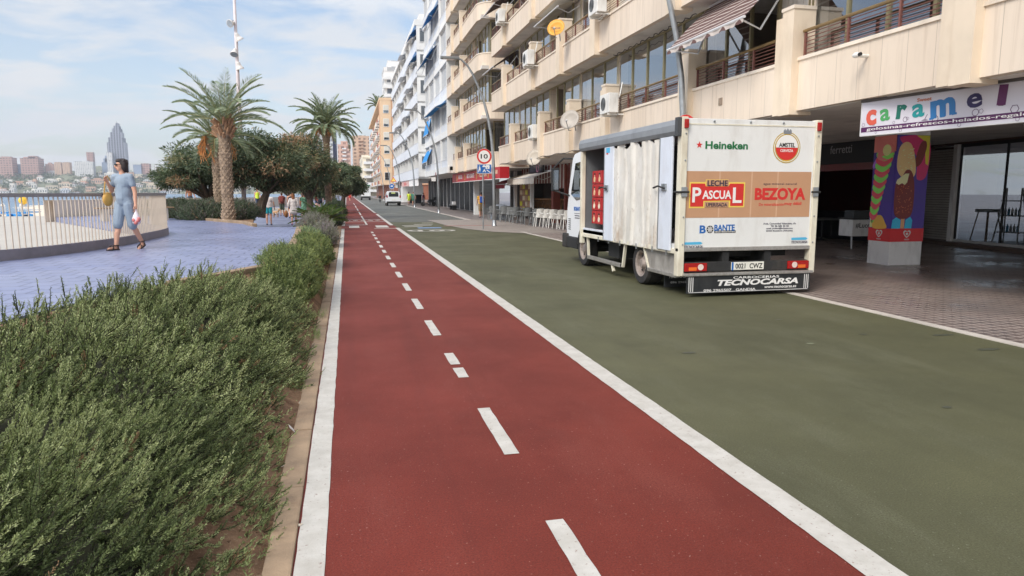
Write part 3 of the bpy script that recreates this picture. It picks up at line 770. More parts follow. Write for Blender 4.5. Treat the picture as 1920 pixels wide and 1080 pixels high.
def window_unit(parent, x, y0, y1, z0, z1, n, fr, dpt=.06, gl=None, curtain=None, roller=0, opened=(), d=1, name='window'):
    """glazed bay lying in the plane x, looking to -X"""
    b = MB(); wv = .062
    b.box(x, x+dpt, y0, y1, z0, z0+.06, fr); b.box(x, x+dpt, y0, y1, z1-.06, z1, fr)
    for i in range(n+1):
        y = y0+(y1-y0-wv)*i/n; b.box(x-.004, x+dpt+.004, y, y+wv, z0+.06, z1-.06, fr)
    f = b.build(name, parent, world=True)
    g = MB()
    for i in range(n):
        if i in opened: continue
        a = y0+(y1-y0-wv)*i/n+wv; c = y0+(y1-y0-wv)*(i+1)/n
        g.add([(x+.03, a, z0+.06), (x+.03, c, z0+.06), (x+.03, c, z1-.06), (x+.03, a, z1-.06)], [(0, 1, 2, 3)], gl or M_glass)
    if g.v: g.build('pane', f, world=True)
    if curtain:
        c = MB(); vs = []; k = 0
        for (a, e) in curtain:
            m_ = max(4, int((e-a)/.045)); s0 = len(c.v); pts = []
            for i in range(m_+1): pts.append((x+.17+.022*math.sin(i*1.7+a)+.014*math.sin(i*.63), a+(e-a)*i/m_))
            vs = [(px, py, z0+.08) for px, py in pts]+[(px, py, z1-.08) for px, py in pts]
            c.add(vs, [(i, i+1, m_+2+i, m_+1+i) for i in range(m_)], M_curt)
        c.build('curtain', f, world=True)
    if roller:
        c = MB(); nn = int(roller/.055)
        for i in range(nn): c.box(x-.035, x-.012, y0+.03, y1-.03, z1-(i+1)*.055+.006, z1-i*.055, M_roll)
        c.build('roller_blind', f, world=True)
    return f

def railing(parent, x, y0, y1, z0, h, nb=6, label=None):
    b = MB()
    for i in range(nb): z = z0+.06+(h-.12)*i/(nb-1); b.tube([(x, y0, z), (x, y1, z)], .0085, M_rail, 6)
    k = max(1, round((y1-y0)/1.15))
    for i in range(k+1):
        y = y0+.04+(y1-y0-.08)*i/k; b.box(x-.022, x+.022, y-.018, y+.018, z0, z0+h-.03, M_rail)
    o = b.build('railing', parent, world=True)
    hb = MB(); hb.tube([(x-.01, y0, z0+h), (x-.01, y1, z0+h)], .032, M_hand, 8); hb.build('handrail', o, world=True)
    return o

def balcony_floor(root, X, Y0, Y1, z, pils, st, fk, near_round=False, H=2.85):
    """one storey of balconies: parapet, slab, dividers with pilasters, rails and glazing"""
    rs = random.Random(int(z*100+Y0*7))
    mp, mc, ms = st['panel'], st['cap'], st['pil']
    ph = st.get('ph', .9)
    b = MB()
    if near_round:
        r = 1.1; ya = Y0+r
        b.box(X, X+.14, ya, Y1, z, z+ph, mp)
        outer = [(X+r-r*math.cos(a), ya-r*math.sin(a)) for a in np.linspace(0, PI/2, 9)]+[(X+4.5, Y0)]
        inner = [(X+r-(r-.14)*math.cos(a), ya-(r-.14)*math.sin(a)) for a in np.linspace(0, PI/2, 9)]+[(X+4.5, Y0+.14)]
        def strip(z0, z1, m, e=0):
            vs = []
            for (ox, oy), (ix, iy) in zip(outer, inner):
                d_ = Vector((ox-ix, oy-iy, 0)).normalized()*e
                vs += [(ox+d_.x, oy+d_.y, z0), (ox+d_.x, oy+d_.y, z1), (ix-d_.x, iy-d_.y, z1), (ix-d_.x, iy-d_.y, z0)]
            fs = []
            for i in range(len(outer)-1):
                a, c = 4*i, 4*i+4
                for k in range(4): fs.append((a+k, a+(k+1) % 4, c+(k+1) % 4, c+k))
            b.add(vs, fs, m)
        strip(z, z+ph, mp); strip(z+ph, z+ph+.06, mc, .03)
        b.box(X-.03, X+.17, ya, Y1, z+ph, z+ph+.06, mc)
    else:
        b.box(X, X+.14, Y0, Y1, z, z+ph, mp); b.box(X-.03, X+.17, Y0, Y1, z+ph, z+ph+.06, mc)
        b.box(X+.14, X+4.5, Y0, Y0+.14, z, z+ph, mp); b.box(X+.14, X+4.5, Y1-.14, Y1, z, z+ph, mp)
    b.build('parapet', root, world=True)
    s = MB(); s.box(X+.142, X+7.5, Y0+.142, Y1-.142, z+.004, z+.2, M_soff); s.build('floor_slab', root, world=True)
    xw = st.get('xw', X+1.25)
    for i, p in enumerate(pils):
        b = MB(); q = .0
        b.box(X-.15, min(X+.32, xw-.01), p-.17, p+.17, z-.07, z+1.82, ms); b.box(X-.17, min(X+.34, xw-.012), p-.19, p+.19, z+1.82, z+1.88, mc)
        b.box(X-.11, X+.2, p+.172, p+.42, z-.05, z+1.74, ms)
        if xw > X+.35: b.box(X+.322, xw-.012, p-.12, p+.12, z+.2, z+1.7, ms)
        b.box(xw+.0, xw+.3, p-.1, p+.1, z+.2, z+H, mp)
        b.build('pilaster', root, world=True)
    ed = [Y0+(1.1 if near_round else 0)]+[p for p in pils]+[Y1]
    for i in range(len(ed)-1):
        a, c = ed[i]+(.2 if i else .05), ed[i+1]-(.2 if i < len(ed)-2 else .05)
        if c-a < .6: continue
        railing(root, X+.07, a, c, z+ph+.06, .46)
        n = max(2, round((c-a)/.95)); kind = fk[i] if isinstance(fk, str) and i < len(fk) else rs.choice(st.get('kinds', 'gcdr'))
        op = (); cu = None; ro = 0
        if kind == 'c':
            w_ = (c-a); cu = [(a+w_*.05, a+w_*rs.uniform(.25, .5))]
            if rs.random() < .6: cu.append((a+w_*rs.uniform(.6, .75), c-.1))
        if kind == 'd': op = (rs.randrange(n),)+((rs.randrange(n),) if n > 3 else ())
        if kind == 'd': cu = [(a+.1, a+(c-a)*.3)]
        if kind == 'r': ro = rs.choice((.35, .5, 1.4)); cu = [(a+.1, c-.1)] if rs.random() < .4 else None
        if kind == 'w': ro = 2.3
        window_unit(root, xw, a-.18, c+.18, z+.2, z+H-.02, n, st['frame'], curtain=cu, roller=ro, opened=op)
        w = MB(); w.box(xw+2.6, xw+2.7, ed[i], ed[i+1], z+.2, z+H, M_int); w.box(xw+.1, xw+2.6, ed[i+1]-.06, ed[i+1]+.06, z+.2, z+H, M_int); w.build('room', root, world=True)
    if near_round:   # glazed return of the corner bay, facing the gap
        f = MB(); g = MB(); x0, x1 = X+.75, X+4.6; yb = Y0+.42
        for k in range(5): xx = x0+(x1-x0)*k/4; f.box(xx-.035, xx+.035, yb, yb+.06, z+.2, z+H-.02, st['frame'])
        f.box(x0, x1, yb, yb+.06, z+H-.1, z+H-.02, st['frame'])
        o = f.build('window', root, world=True)
        g.add([(x0, yb+.03, z+.2), (x1, yb+.03, z+.2), (x1, yb+.03, z+H-.1), (x0, yb+.03, z+H-.1)], [(0, 1, 2, 3)], M_glass); g.build('pane', o, world=True)
        c = MB(); m_ = 70; pts = [(x0+.1+(x1-x0-.2)*i/m_, yb+.16+.02*math.sin(i*1.6)) for i in range(m_+1)]
        c.add([(px, py, z+.22) for px, py in pts]+[(px, py, z+H-.1) for px, py in pts], [(i, i+1, m_+2+i, m_+1+i) for i in range(m_)], mat('grey_curtain', S(150, 146, 138), .85, var=.15, sc=6)); c.build('curtain', o, world=True)

ST1 = dict(panel=M_cream, cap=M_cap, pil=M_pil, frame=M_wfr, xw=8.52, kinds='gccdrc')
ZF = [3.2, 6.02, 8.87, 11.72, 14.57, 17.42, 20.27]
# --- nearest block
B1 = thing('apartment_block', 'long cream stone apartment block with balconies above the delivery truck', 'building', (8.2, 20, 0))
P1 = [3.9, 7.97, 11.85, 15.9, 21.4, 25.1, 29.1, 34.5]
for k, z in enumerate(ZF[:5]):
    balcony_floor(B1, 8.2 if k == 0 else 7.8, .5, 37.85, z, P1, ST1, ('gggdgcdgc', 'gcgcrcdgc', 'gccdgrcgg', 'gcgcdgcrg', 'gcdcgcgcg')[k])
b = MB(); b.box(7.9, 20, .5, 37.8, ZF[5], ZF[5]+1.2, M_cream); b.build('roof', B1, world=True)
b = MB(); b.box(12.6, 12.8, .5, 37.8, 3.4, ZF[5]-.01, M_int); b.box(15.8, 26, .5, 38, 3.45, ZF[5]-.01, M_cream); b.box(20.7, 20.9, 20.3, 38, 0, 3.25, mat('deep_red_wall', S(84, 20, 22), .6, var=.3, sc=.7)); b.box(15, 20.7, 27.9, 28, 0, 3.25, M_dark); b.build('core_wall', B1, world=True)
b = MB(); b.box(15.7, 26, .5, 38, 3.26, 3.4, M_soff); b.build('arcade_ceiling', B1, world=True)
b = MB(); b.box(8.35, 15.7, .6, 37.7, 3.19, 3.202, M_soff); b.build('arcade_soffit', B1, world=True)
# --- second block, rounded near corner; floor one set back
B2 = thing('apartment_block', 'cream apartment block with rounded corner balconies beyond the gap', 'building', (8.2, 48, 0))
for k, z in enumerate(ZF):
    X = 8.2 if k == 0 else 7.8
    balcony_floor(B2, X, 41.2 if k else 42.3, 55.0, z, [47.6, 51.6] if k else [48.8, 52.8], ST1, k, True)
b = MB(); b.box(7.9, 20, 41.4, 55, ZF[6]+2.85, ZF[6]+4, M_cream); b.box(14, 22, 41.4, 55, 3.3, ZF[6]+2.84, M_cream); b.build('roof', B2, world=True)
b = MB(); b.box(8.3, 14, 41.4, 55, 3.17, 3.2, M_soff); b.build('arcade_ceiling', B2, world=True)

def awning(name, label, pts, y0, y1, m, scallop=0, arm=True, group=None, parent=None, ends=True):
    """canvas from the wall rail (first x,z) to the front bar (last x,z) running along Y"""
    root = parent and thing_part(name, parent) or thing(name, label, 'awning', (pts[0][0], (y0+y1)/2, pts[0][1]), 0, group)
    b = MB(); n = len(pts); vs = []; ys = np.linspace(y0, y1, 9)
    for j, y in enumerate(ys):
        for i, (x, z) in enumerate(pts): vs.append((x, y, z-.02*math.sin(PI*i/(n-1))*math.sin(j*PI/2)**2))
    b.add(vs, [(j*n+i, j*n+i+1, (j+1)*n+i+1, (j+1)*n+i) for j in range(8) for i in range(n-1)], m)
    if scallop:
        x, z = pts[-1]; m_ = int((y1-y0)/.12); vs = []
        for i in range(m_+1):
            y = y0+(y1-y0)*i/m_; vs += [(x-.012*math.sin(i*1.3), y, z), (x-.012-.02*math.sin(i*1.3), y, z-scallop*(.85+.15*(i % 2)))]
        b.add(vs, [(2*i, 2*i+1, 2*i+3, 2*i+2) for i in range(m_)], m)
    b.build('canvas', root, world=True)
    x, z = pts[-1]
    f = MB(); f.tube([(x, y0-.03, z), (x, y1+.03, z)], .028, M_alu, 8); f.build('front_bar', root, world=True)
    f = MB(); f.tube([(pts[0][0], y0-.03, pts[0][1]+.03), (pts[0][0], y1+.03, pts[0][1]+.03)], .05, M_alu, 8); f.build('roller_tube', root, world=True)
    if arm:
        for y in (y0+.1, y1-.1):
            mid = (pts[0][0]*.55+x*.45, y+(.25 if y < (y0+y1)/2 else -.25), min(pts[0][1], z)-.12)
            f = MB(); f.tube([(pts[0][0], y, pts[0][1]-.2), mid, (x, y, z-.02)], .022, M_alu, 6); f.build('folding_arm', root, world=True)
    return root
def thing_part(name, parent):
    o = bpy.data.objects.new(name, None); COL.objects.link(o); o.parent = parent; return o
awning('balcony_awning', 'brown and white striped awning hanging out over the balcony behind the truck', [(8.46, 6.0), (7.95, 5.55), (7.4, 4.98)], 12.3, 15.5, M_awnbrown, .12)
awning('balcony_awning', 'plain brown awning at the far end of the near cream block', [(8.6, 8.75), (8.0, 8.4), (7.3, 7.9)], 35.0, 37.7, mat('brown_canvas', S(104, 82, 74), .8, var=.15))
awning('balcony_awning', 'rolled awning with pale front bar high on the near cream block', [(8.7, 8.8), (8.1, 8.6), (7.75, 8.45)], 25.5, 28.8, mat('beige_canvas', S(196, 188, 172), .8))
awning('balcony_awning', 'brown awning topmost on the near cream block', [(8.6, 11.6), (8.0, 11.3), (7.35, 10.9)], 34.9, 37.7, MATS['brown_canvas'])

# small fittings on the near block
def ac_unit(label, loc, rz=PI/2):
    root = thing('air_conditioner', label, 'air conditioner', loc, rz, 'air conditioners on the cream facades')
    b = MB(); b.bbox(-.4, .4, -.15, .15, 0, .58, M_wp, .02)
    for k in range(2): b.box(-.35, .35, .15, .21, -.06-.0*k, -.02, M_wp) if k == 0 else b.box(-.32, -.26, -.15, .4, -.06, -.02, M_wp)
    b.box(.26, .32, -.15, .4, -.06, -.02, M_wp); b.build('casing', root)
    b = MB(); b.ring(.0, .2, M_gp, FR((-.1, -.15, .29), (1, 0, 0), (0, 0, 1)), .006, 20)
    for k in range(5): b.ring(.03+.035*k, .036+.035*k, M_blk, FR((-.1, -.158, .29), (1, 0, 0), (0, 0, 1)), .004, 20)
    b.build('fan_grille', root)
    b = MB(); b.tube([(.3, .1, .3), (.36, .2, .5), (.3, .3, .9)], .02, M_wp, 6); b.build('pipe', root)
    return root
# casing faces -Y in local space; turned to face the street (-X)
for lb, x, y, z in (('air conditioner on the first floor pilaster left of the near lamp post', 7.85, 20.4, 4.06), ('air conditioner cut by the top edge, over the first floor pilaster one', 7.5, 20.6, 6.98),
                    ('air conditioner beside the orange dish', 7.45, 28.6, 6.85), ('small air conditioner low on the first floor above the white awning', 8.05, 30.0, 4.02),
                    ('air conditioner with a hung bracket high near the end of the cream block', 7.45, 34.0, 9.75)):
    ac_unit(lb, (x, y, z), -PI/2)
def dish(label, loc, az, r, c, txt=None):
    root = thing('satellite_dish', label, 'satellite dish', loc, az)
    m = mat('dish_'+label[:5], c, .5, var=.1, sc=3); b = MB()
    b.lathe([(.01, .0), (r*.35, .012), (r*.7, .055), (r, .13), (r*1.01, .135), (r*.7, .065), (r*.35, .022), (.01, .01)], m, 24, M=FR((0, 0, 0), (1, 0, 0), (0, .35, .94)))
    b.build('reflector', root, smooth=True)
    b = MB(); b.tube([(0, .02, -r*.9), (0, -.5*r, -r*.95), (0, -r*1.1, -r*.1)], .014, M_steel, 6); b.tube([(0, -r*1.1, -.1*r), (0, -r*.95, 0)], .035, mat('lnb', S(214, 130, 60) if txt else S(200, 200, 200), .5), 8); b.build('feed_arm', root)
    b = MB(); b.tube([(0, .05, 0), (.0, .3, -.05), (0, .42, -.3)], .022, M_steel, 6); b.build('bracket', root)
    if txt: b = MB(); b.text(txt, FR((0, -.13, .02), (1, 0, 0), (0, .35, .94)), M_blk, r*1.1, r*.34, .02, .004); b.build('lettering', root)
    return root
# dishes tip towards the street and the camera
dish('white satellite dish on the first floor parapet', (7.85, 24.1, 4.2), -.75, .36, S(176, 168, 158))
dish('pale satellite dish hung below the first floor slab over the cafe', (7.95, 29.3, 3.12), -.75, .36, S(184, 174, 160))
dish('orange satellite dish with dark lettering high on the cream block', (7.3, 24.1, 7.3), -.6, .31, S(226, 164, 66), 'Telecom')
b = MB(); b.tube([(7.98, 9.9, 3.86), (8.2, 9.9, 3.86)], .03, M_wp, 8); b.ell((7.97, 9.88, 3.86), (.05, .08, .045), M_wp); b.tube([(7.97, 9.82, 3.86), (7.97, 9.78, 3.86)], .03, M_blk, 8)
tag(b.build('security_camera', loc=(8.0, 9.9, 3.86)), 'small white security camera on the cream parapet over the shop sign', 'camera')
b = MB(); b.box(8.185, 8.2, 14.35, 14.5, 3.62, 3.78, mat('stain_plate', S(146, 128, 110), .8, var=.3, sc=20)); tag(b.build('patch', B1, world=True))

b = MB(); b.tube([(8.3+.02*math.sin(i*1.9), 15.9+.09*i, 5.93+.03*math.sin(i*1.3)) for i in range(60)], .012, M_blk, 5); b.build('cable', B1, world=True)
b = MB(); b.tube([(8.0, 21.9+.25*i, 3.16+.025*math.sin(i*.8)) for i in range(60)], .012, M_blk, 5); b.build('cable', B1, world=True)
# --- third block: white with blue awnings
B3 = thing('apartment_block', 'white apartment block with glazed balconies and blue awnings', 'building', (7.8, 62, 0))
for k, z in enumerate(ZF):
    b = MB(); b.box(7.8, 7.95, 55.02, 71.5, z, z+.5, M_wht); b.box(7.952, 16, 55.1, 71.5, z, z+.2, M_soff); b.box(7.952, 14, 71.36, 71.5, z+.2, z+2.85, M_wht); b.build('parapet', B3, world=True)
    rs = random.Random(k+50)
    for i in range(4):
        a = 55.2+i*4.08; c = a+3.95
        b = MB(); nbp = 10
        for j in range(nbp): y = a+(c-a)*j/nbp; b.box(7.86, 7.9, y+.03, y+(c-a)/nbp-.03, z+.52, z+1.05, M_whp)
        b.box(7.84, 7.92, a, c, z+1.05, z+1.1, M_alu); b.build('balcony_panel', B3, world=True)
        o = window_unit(B3, 7.96, a, c, z+1.1, z+2.83, 6, M_alu, curtain=[(a+.2, c-.2)] if rs.random() < .5 else None)
        b = MB(); b.box(7.8, 8.6, a-.13, a, z+.5, z+2.85, M_wht); b.build('divider', B3, world=True)
    b = MB(); b.box(10.4, 10.5, 55.2, 71.3, z+.2, z+2.85, M_int); b.build('room', B3, world=True)
b = MB(); b.box(7.8, 16, 55.02, 71.5, ZF[6]+2.86, ZF[6]+3.6, M_wht); b.build('roof', B3, world=True)
for (y0, y1, z, dz, dx, lb) in ((66.5, 70.8, 5.7, 1.2, .55, 'lowest blue awning, hanging steeply at the far end of the white block'), (66.6, 70.8, 8.6, 1.5, .35, 'blue awning second from the bottom on the white block'),
        (56, 66, 8.75, .35, .9, 'long faded blue awning over the third floor of the white block'), (62, 70.5, 14.3, 1.1, 1.0, 'wide bright blue awning high on the white block'), (60, 66, 17.2, .9, .9, 'uppermost blue awning of the white block')):
    awning('blue_awning', lb, [(7.95, z), (7.95-dx*.5, z-dz*.45), (7.95-dx, z-dz)], y0, y1, M_awnblue)

# --- fourth block: white bands
B4 = thing('apartment_block', 'white apartment block with long plain balcony bands and awning arms', 'building', (7.8, 100, 0))
for k in range(6):
    z = 3.2+k*2.75
    b = MB(); b.box(7.8, 7.94, 79, 121, z, z+1.15, M_whp); b.box(7.942, 15, 79.2, 121, z, z+.2, M_wht); b.box(7.78, 7.96, 79, 121, z+1.15, z+1.2, M_alu); b.build('parapet', B4, world=True)
    b = MB(); b.box(7.942, 15, 79, 79.18, z+.2, z+2.74, M_wht); b.build('end_wall', B4, world=True)
    f = MB(); f.box(8.25, 9.15, 78.94, 78.998, z+1.0, z+2.5, M_alu); o = f.build('window', B4, world=True)
    g = MB(); g.add([(8.31, 78.93, z+1.06), (9.09, 78.93, z+1.06), (9.09, 78.93, z+2.44), (8.31, 78.93, z+2.44)], [(0, 1, 2, 3)], mat('grey_window', S(96, 102, 108), .15, var=.1)); g.build('pane', o, world=True)
    for i in range(9):
        a = 79.3+i*4.63; c = a+4.5
        rs = random.Random(i*7+k)
        window_unit(B4, 8.7, a, c, z+.2, z+2.74, 4, M_alu, opened=(rs.randrange(4),), curtain=[(a+.2, a+(c-a)*rs.uniform(.3, .9))] if rs.random() < .6 else None)
        b = MB(); b.box(7.942, 8.7, c, c+.12, z+.2, z+2.74, M_wht); b.build('divider', B4, world=True)
    b = MB(); b.box(10.8, 10.9, 79.2, 121, z+.2, z+2.75, M_int); b.build('room', B4, world=True)
b = MB(); b.box(7.75, 15, 78.98, 121, 19.7, 20.3, M_wht); b.box(9, 14, 86, 100, 20.3, 22.6, M_wht); b.build('roof', B4, world=True)
aw4 = 0
for (k, i) in ((5, 0), (4, 0), (3, 4), (2, 2), (4, 3), (5, 3), (1, 3), (3, 1), (2, 5)):
    z = 3.2+k*2.75; a = 79.5+i*4.63
    c_ = M_awnblue if (k, i) in ((4, 0), (5, 0)) else M_whp
    aw4 += 1
    awning('balcony_awning', ['steep blue awning at the near top corner of the banded white block', 'blue awning one floor below the near top corner of the banded white block', 'white awning in the middle of the banded white block, fourth floor', 'white awning on the third floor of the banded white block', 'white awning in the fifth floor of the banded white block', 'white awning in the top floor of the banded white block', 'white awning in the second floor of the banded white block', 'white awning on the fourth floor near the end of the banded block', 'white awning on the third floor at the far half of the banded block'][aw4-1],
           [(8.3, z+2.6), (7.7, z+2.3), (7.2, z+1.7 if c_ is M_awnblue else z+2.2)], a, a+4.2, c_)

# --- fifth: orange end wall
M_or = mat('orange_render', S(206, 162, 128), .8, var=.05, sc=.5, dirt=(S(190, 140, 100), .6, .4)); M_orl = mat('light_orange_render', S(222, 192, 158), .8, var=.05)
B5 = thing('apartment_block', 'orange apartment block with one column of windows on its end wall', 'building', (8, 160, 0))
b = MB(); b.box(7.6, 22, 158, 162, 3.3, 21.6, M_or); b.box(7.62, 10.0, 157.9, 157.998, 3.3, 21.6, M_orl); b.build('end_wall', B5, world=True)
b = MB(); b.box(8.6, 22, 162, 232, 3.3, 21.4, M_orl); b.box(9.5, 22, 158.2, 232, 0, 3.3, mat('brown_base', S(150, 96, 74), .8)); b.build('wall', B5, world=True)
for k in range(6):
    z = 4.3+k*2.9
    f = MB(); f.box(8.3, 9.5, 157.82, 157.895, z, z+1.75, M_wht); o = f.build('window', B5, world=True)
    g = MB(); g.box(8.38, 9.42, 157.80, 157.818, z+.1 if k else z+.06, z+.6, M_glass if k else M_dark); g.build('pane', o, world=True); g = MB(); g.box(8.38, 9.42, 157.79, 157.818, z+.62, z+1.68, M_roll if k else M_dark); g.build('roller_blind', o, world=True)
    for i in range(9):
        y = 163+i*7.6; b = MB(); b.box(7.6, 8.6, y, y+5.6, z-1.0, z-.8, M_wht); b.box(7.6, 7.7, y, y+5.6, z-.8, z+.05, [M_orl, mat('red_brick', S(160, 92, 80), .8), M_wht][i % 3]); o = b.build('balcony', B5, world=True)
        f = MB(); f.box(8.5, 8.598, y+.4, y+5.2, z-.8, z+1.5, M_alu); w_ = f.build('window', B5, world=True)
        g = MB(); g.box(8.48, 8.498, y+.6, y+5.0, z-.7, z+1.4, mat('grey_window', S(96, 102, 108), .15)); g.build('pane', w_, world=True)
b = MB(); b.box(7.5, 22, 157.85, 232, 21.6, 22.1, M_orl); b.build('roof', B5, world=True)
palm('palm on the roof terrace of the orange block', (8.4, 186, 22.1), 1.4, .3, 24, 3.4, .7, (1.45, .3), 12, wl=.08, stubs=False)

# --- more of the street and towers behind
def window_grid_mat(name, wall, win, w, h, fr=.42):
    m = bpy.data.materials.new(name); t = NT(m); o = t.obj(); sp = t.n('ShaderNodeSeparateXYZ', {0: o})
    u = t.math('FRACT', t.math('MULTIPLY', t.math('ADD', sp.outputs[0], sp.outputs[1]), 1/w)); v = t.math('FRACT', t.math('MULTIPLY', sp.outputs[2], 1/h))
    f = t.math('MULTIPLY', t.math('GREATER_THAN', u, fr), t.math('MULTIPLY', t.math('GREATER_THAN', v, .32), t.math('LESS_THAN', v, .85)))
    rn = t.n('ShaderNodeTexWhiteNoise', {'Vector': t.n('ShaderNodeVectorMath', {0: t.map(o, (1/w, 1/w, 1/h))}, operation='FLOOR').outputs[0]}).outputs[0]
    c = t.mix(t.math('MULTIPLY', f, t.math('ADD', t.math('MULTIPLY', rn, .5), .45)), wall, win)
    c = t.mix(t.math('MULTIPLY', t.math('LESS_THAN', v, .1), .5), c, tuple(min(1, x*1.3) for x in wall))
    t.out(c, .6); return m
def tower(name, label, x, y, z0, w, d, h, m, tops=(), bands=None, rz=0, nb=0, mslab=None, cat='building', group=None):
    root = thing(name, label, cat, (x, y, z0), rz, group)
    b = MB(); b.box(-w/2, w/2, 0, d, 0, h, m); b.build('wall', root)
    t_ = MB(); t_.box(-w/2-.01*w, w/2+.01*w, -.01*d, d*1.01, h, h+.02*h+.4, mslab or m)
    for (a, c, hh) in tops: t_.box(a*w, c*w, d*.2, d*.8, h+.02*h+.4, h+hh, m)
    t_.build('roof', root)
    if nb:
        b = MB()
        for i in range(nb): z = h*(i+.6)/(nb+.6); b.box(-w/2*(bands or .9), w/2*(bands or .9), -.06*d-.5, -.001, z, z+h/nb*.32, mslab or M_wht)
        b.build('balconies', root)
    return root
W1 = window_grid_mat('tower_windows_pink', S(206, 168, 150), S(110, 86, 82), 4.4, 3.6)
W2 = window_grid_mat('tower_windows_white', S(226, 224, 220), S(90, 98, 110), 4.6, 3.8)
W3 = window_grid_mat('tower_windows_tan', S(208, 176, 150), S(126, 104, 92), 4.2, 3.1, .5)
W4 = window_grid_mat('tower_windows_cream', S(228, 218, 196), S(130, 120, 110), 5.0, 4.0, .5)
W5 = window_grid_mat('tower_windows_red', S(186, 150, 138), S(104, 74, 72), 7, 6.4)
W6 = window_grid_mat('tower_windows_blue', S(150, 164, 184), S(104, 122, 150), 3.0, 3.2)
tower('apartment_tower', 'grey balcony tower rising behind the banded white block', 17.4, 250, 0, 7.2, 14, 43, W2, [(-.3, .2, 4)], 1.15, nb=14)
tower('apartment_block', 'pale shop and flats block in the street past the orange block', 10.8, 300, 0, 8, 60, 16, W4, [], .9, nb=5)
tower('apartment_block', 'cream office block with wide balcony bands at the end of the street', 17.5, 600, 0, 11, 30, 29, W4, [(-.4, .1, 3.5)], .95, nb=8)
tower('apartment_tower', 'white tower with dark side behind the single palm', -18, 600, 0, 16, 18, 50, W2, [(-.3, .2, 4)], .8, nb=17, mslab=M_wht)
tower('apartment_tower', 'slim navy and white tower joined to the right of the white one', -8.6, 606, 0, 3.4, 12, 50, mat('navy_render', S(70, 78, 110), .7), [], .01)
tower('apartment_tower', 'pinkish brown tower between the palm crown and the street', -.9, 600, 0, 10.3, 14, 39.5, W1, [(-.25, .3, 4)], .3, nb=13)
tower('apartment_tower', 'tan tower with rows of square windows above the street end', 13.6, 640, 0, 14.5, 16, 49.5, W3, [(-.3, .3, 2)], .3, nb=16, mslab=W3)
tower('apartment_block', 'small white block low at the end of the street', 5.5, 520, 0, 7, 20, 13, W2, [])
tower('apartment_block', 'pale low block behind the far trees', -6, 430, 0, 9, 20, 12, W4, [])
# ------------------------------------------------------------------ delivery truck
M_tw = mat('truck_white', S(226, 226, 223), .42, var=.04, sc=1.2, dirt=(S(160, 148, 130), 2.2, .4))
M_tp = mat('truck_post', S(222, 216, 196), .5, var=.06, sc=3, dirt=(S(150, 124, 92), 3, .5))
M_tblue = mat('truck_side_white', S(214, 220, 230), .45, var=.05, sc=2, dirt=(S(164, 156, 146), 2.5, .4))
M_tarp = mat('grey_roof_tarp', S(134, 138, 142), .55, var=.12, sc=3, dirt=(S(90, 92, 94), 2, .5))
def curtain_mat():
    m = bpy.data.materials.new('dirty_tarpaulin'); t = NT(m); o = t.obj()
    c = t.mix(t.ramp(t.noise(o, 2.2, 6, .65), .3, .7), S(206, 202, 193), S(224, 221, 214))
    sp = t.n('ShaderNodeSeparateXYZ', {0: o})
    low = t.ramp(sp.outputs[2], 1.75, .95)
    st = t.ramp(t.noise(t.map(o, (1, 1.5, .9)), 1.5, 8, .7), .48, .72)
    c = t.mix(t.math('MULTIPLY', st, t.math('ADD', t.math('MULTIPLY', low, .6), .15)), c, S(158, 128, 94))
    c = t.mix(t.math('MULTIPLY', t.ramp(t.noise(t.map(o, (1, 5, 1.6), loc=(4, 0, 2)), 3, 6, .7), .6, .72), .6), c, S(112, 86, 62))
    p = t.out(c, .5, 0, t.bump(t.noise(t.map(o, (1, 2, .6)), 7, 4), .35, .02), .4); return m
M_tarpd = curtain_mat()
M_tan = mat('tan_decal', S(190, 146, 112), .5, var=.04, sc=3)
M_navy = mat('navy_print', S(52, 44, 66), .5, var=.02); M_redp = mat('red_print', S(206, 48, 44), .5, var=.03); M_yel = mat('yellow_print', S(232, 204, 92), .5, var=.03)
M_grn = mat('green_print', S(24, 108, 62), .5, var=.02); M_gold = mat('gold_print', S(190, 160, 66), .45, .2, var=.08, sc=20); M_bp = mat('blue_print', S(28, 98, 172), .5, var=.03)
M_wp2 = mat('white_print', S(232, 230, 226), .5, var=.02); M_lb = mat('light_blue_print', S(82, 176, 216), .5, var=.04); M_blkp = mat('black_print', S(30, 30, 32), .5, var=.05)
M_tyre = mat('tyre_rubber', S(42, 41, 41), .9, var=.2, sc=8, dirt=(S(90, 84, 76), 5, .5)); M_rim = mat('rusty_rim', S(150, 138, 130), .6, .2, var=.25, sc=12)
M_chas = mat('chassis_black', S(40, 40, 40), .8, var=.3, sc=5, dirt=(S(92, 84, 74), 3, .5))
M_chk = mat('checker_plate', S(176, 172, 166), .4, .6, var=.2, sc=26, bump=.5, bsc=60, dirt=(S(120, 108, 94), 4, .5))
M_lred = mat('red_lens', S(160, 22, 20), .2, var=.1, sc=20); M_lor = mat('orange_lens', S(226, 110, 42), .2, var=.1); M_lwh = mat('clear_lens', S(226, 206, 196), .2)
M_flap = mat('flap_black', S(34, 36, 38), .55, var=.2, sc=4, dirt=(S(80, 80, 78), 3, .4))
M_carg = glass_mat('vehicle_glass', (.16, .18, .19), .6)
T = thing('delivery_truck', 'white drinks delivery truck with open dirty curtain side and tan rear panel', 'truck', (6.45, 10.3, 0))
def tx(x): return (x-690)/(1455-690)*2.5-1.25
def tz(y): return 2.87-(y-62)*.00289
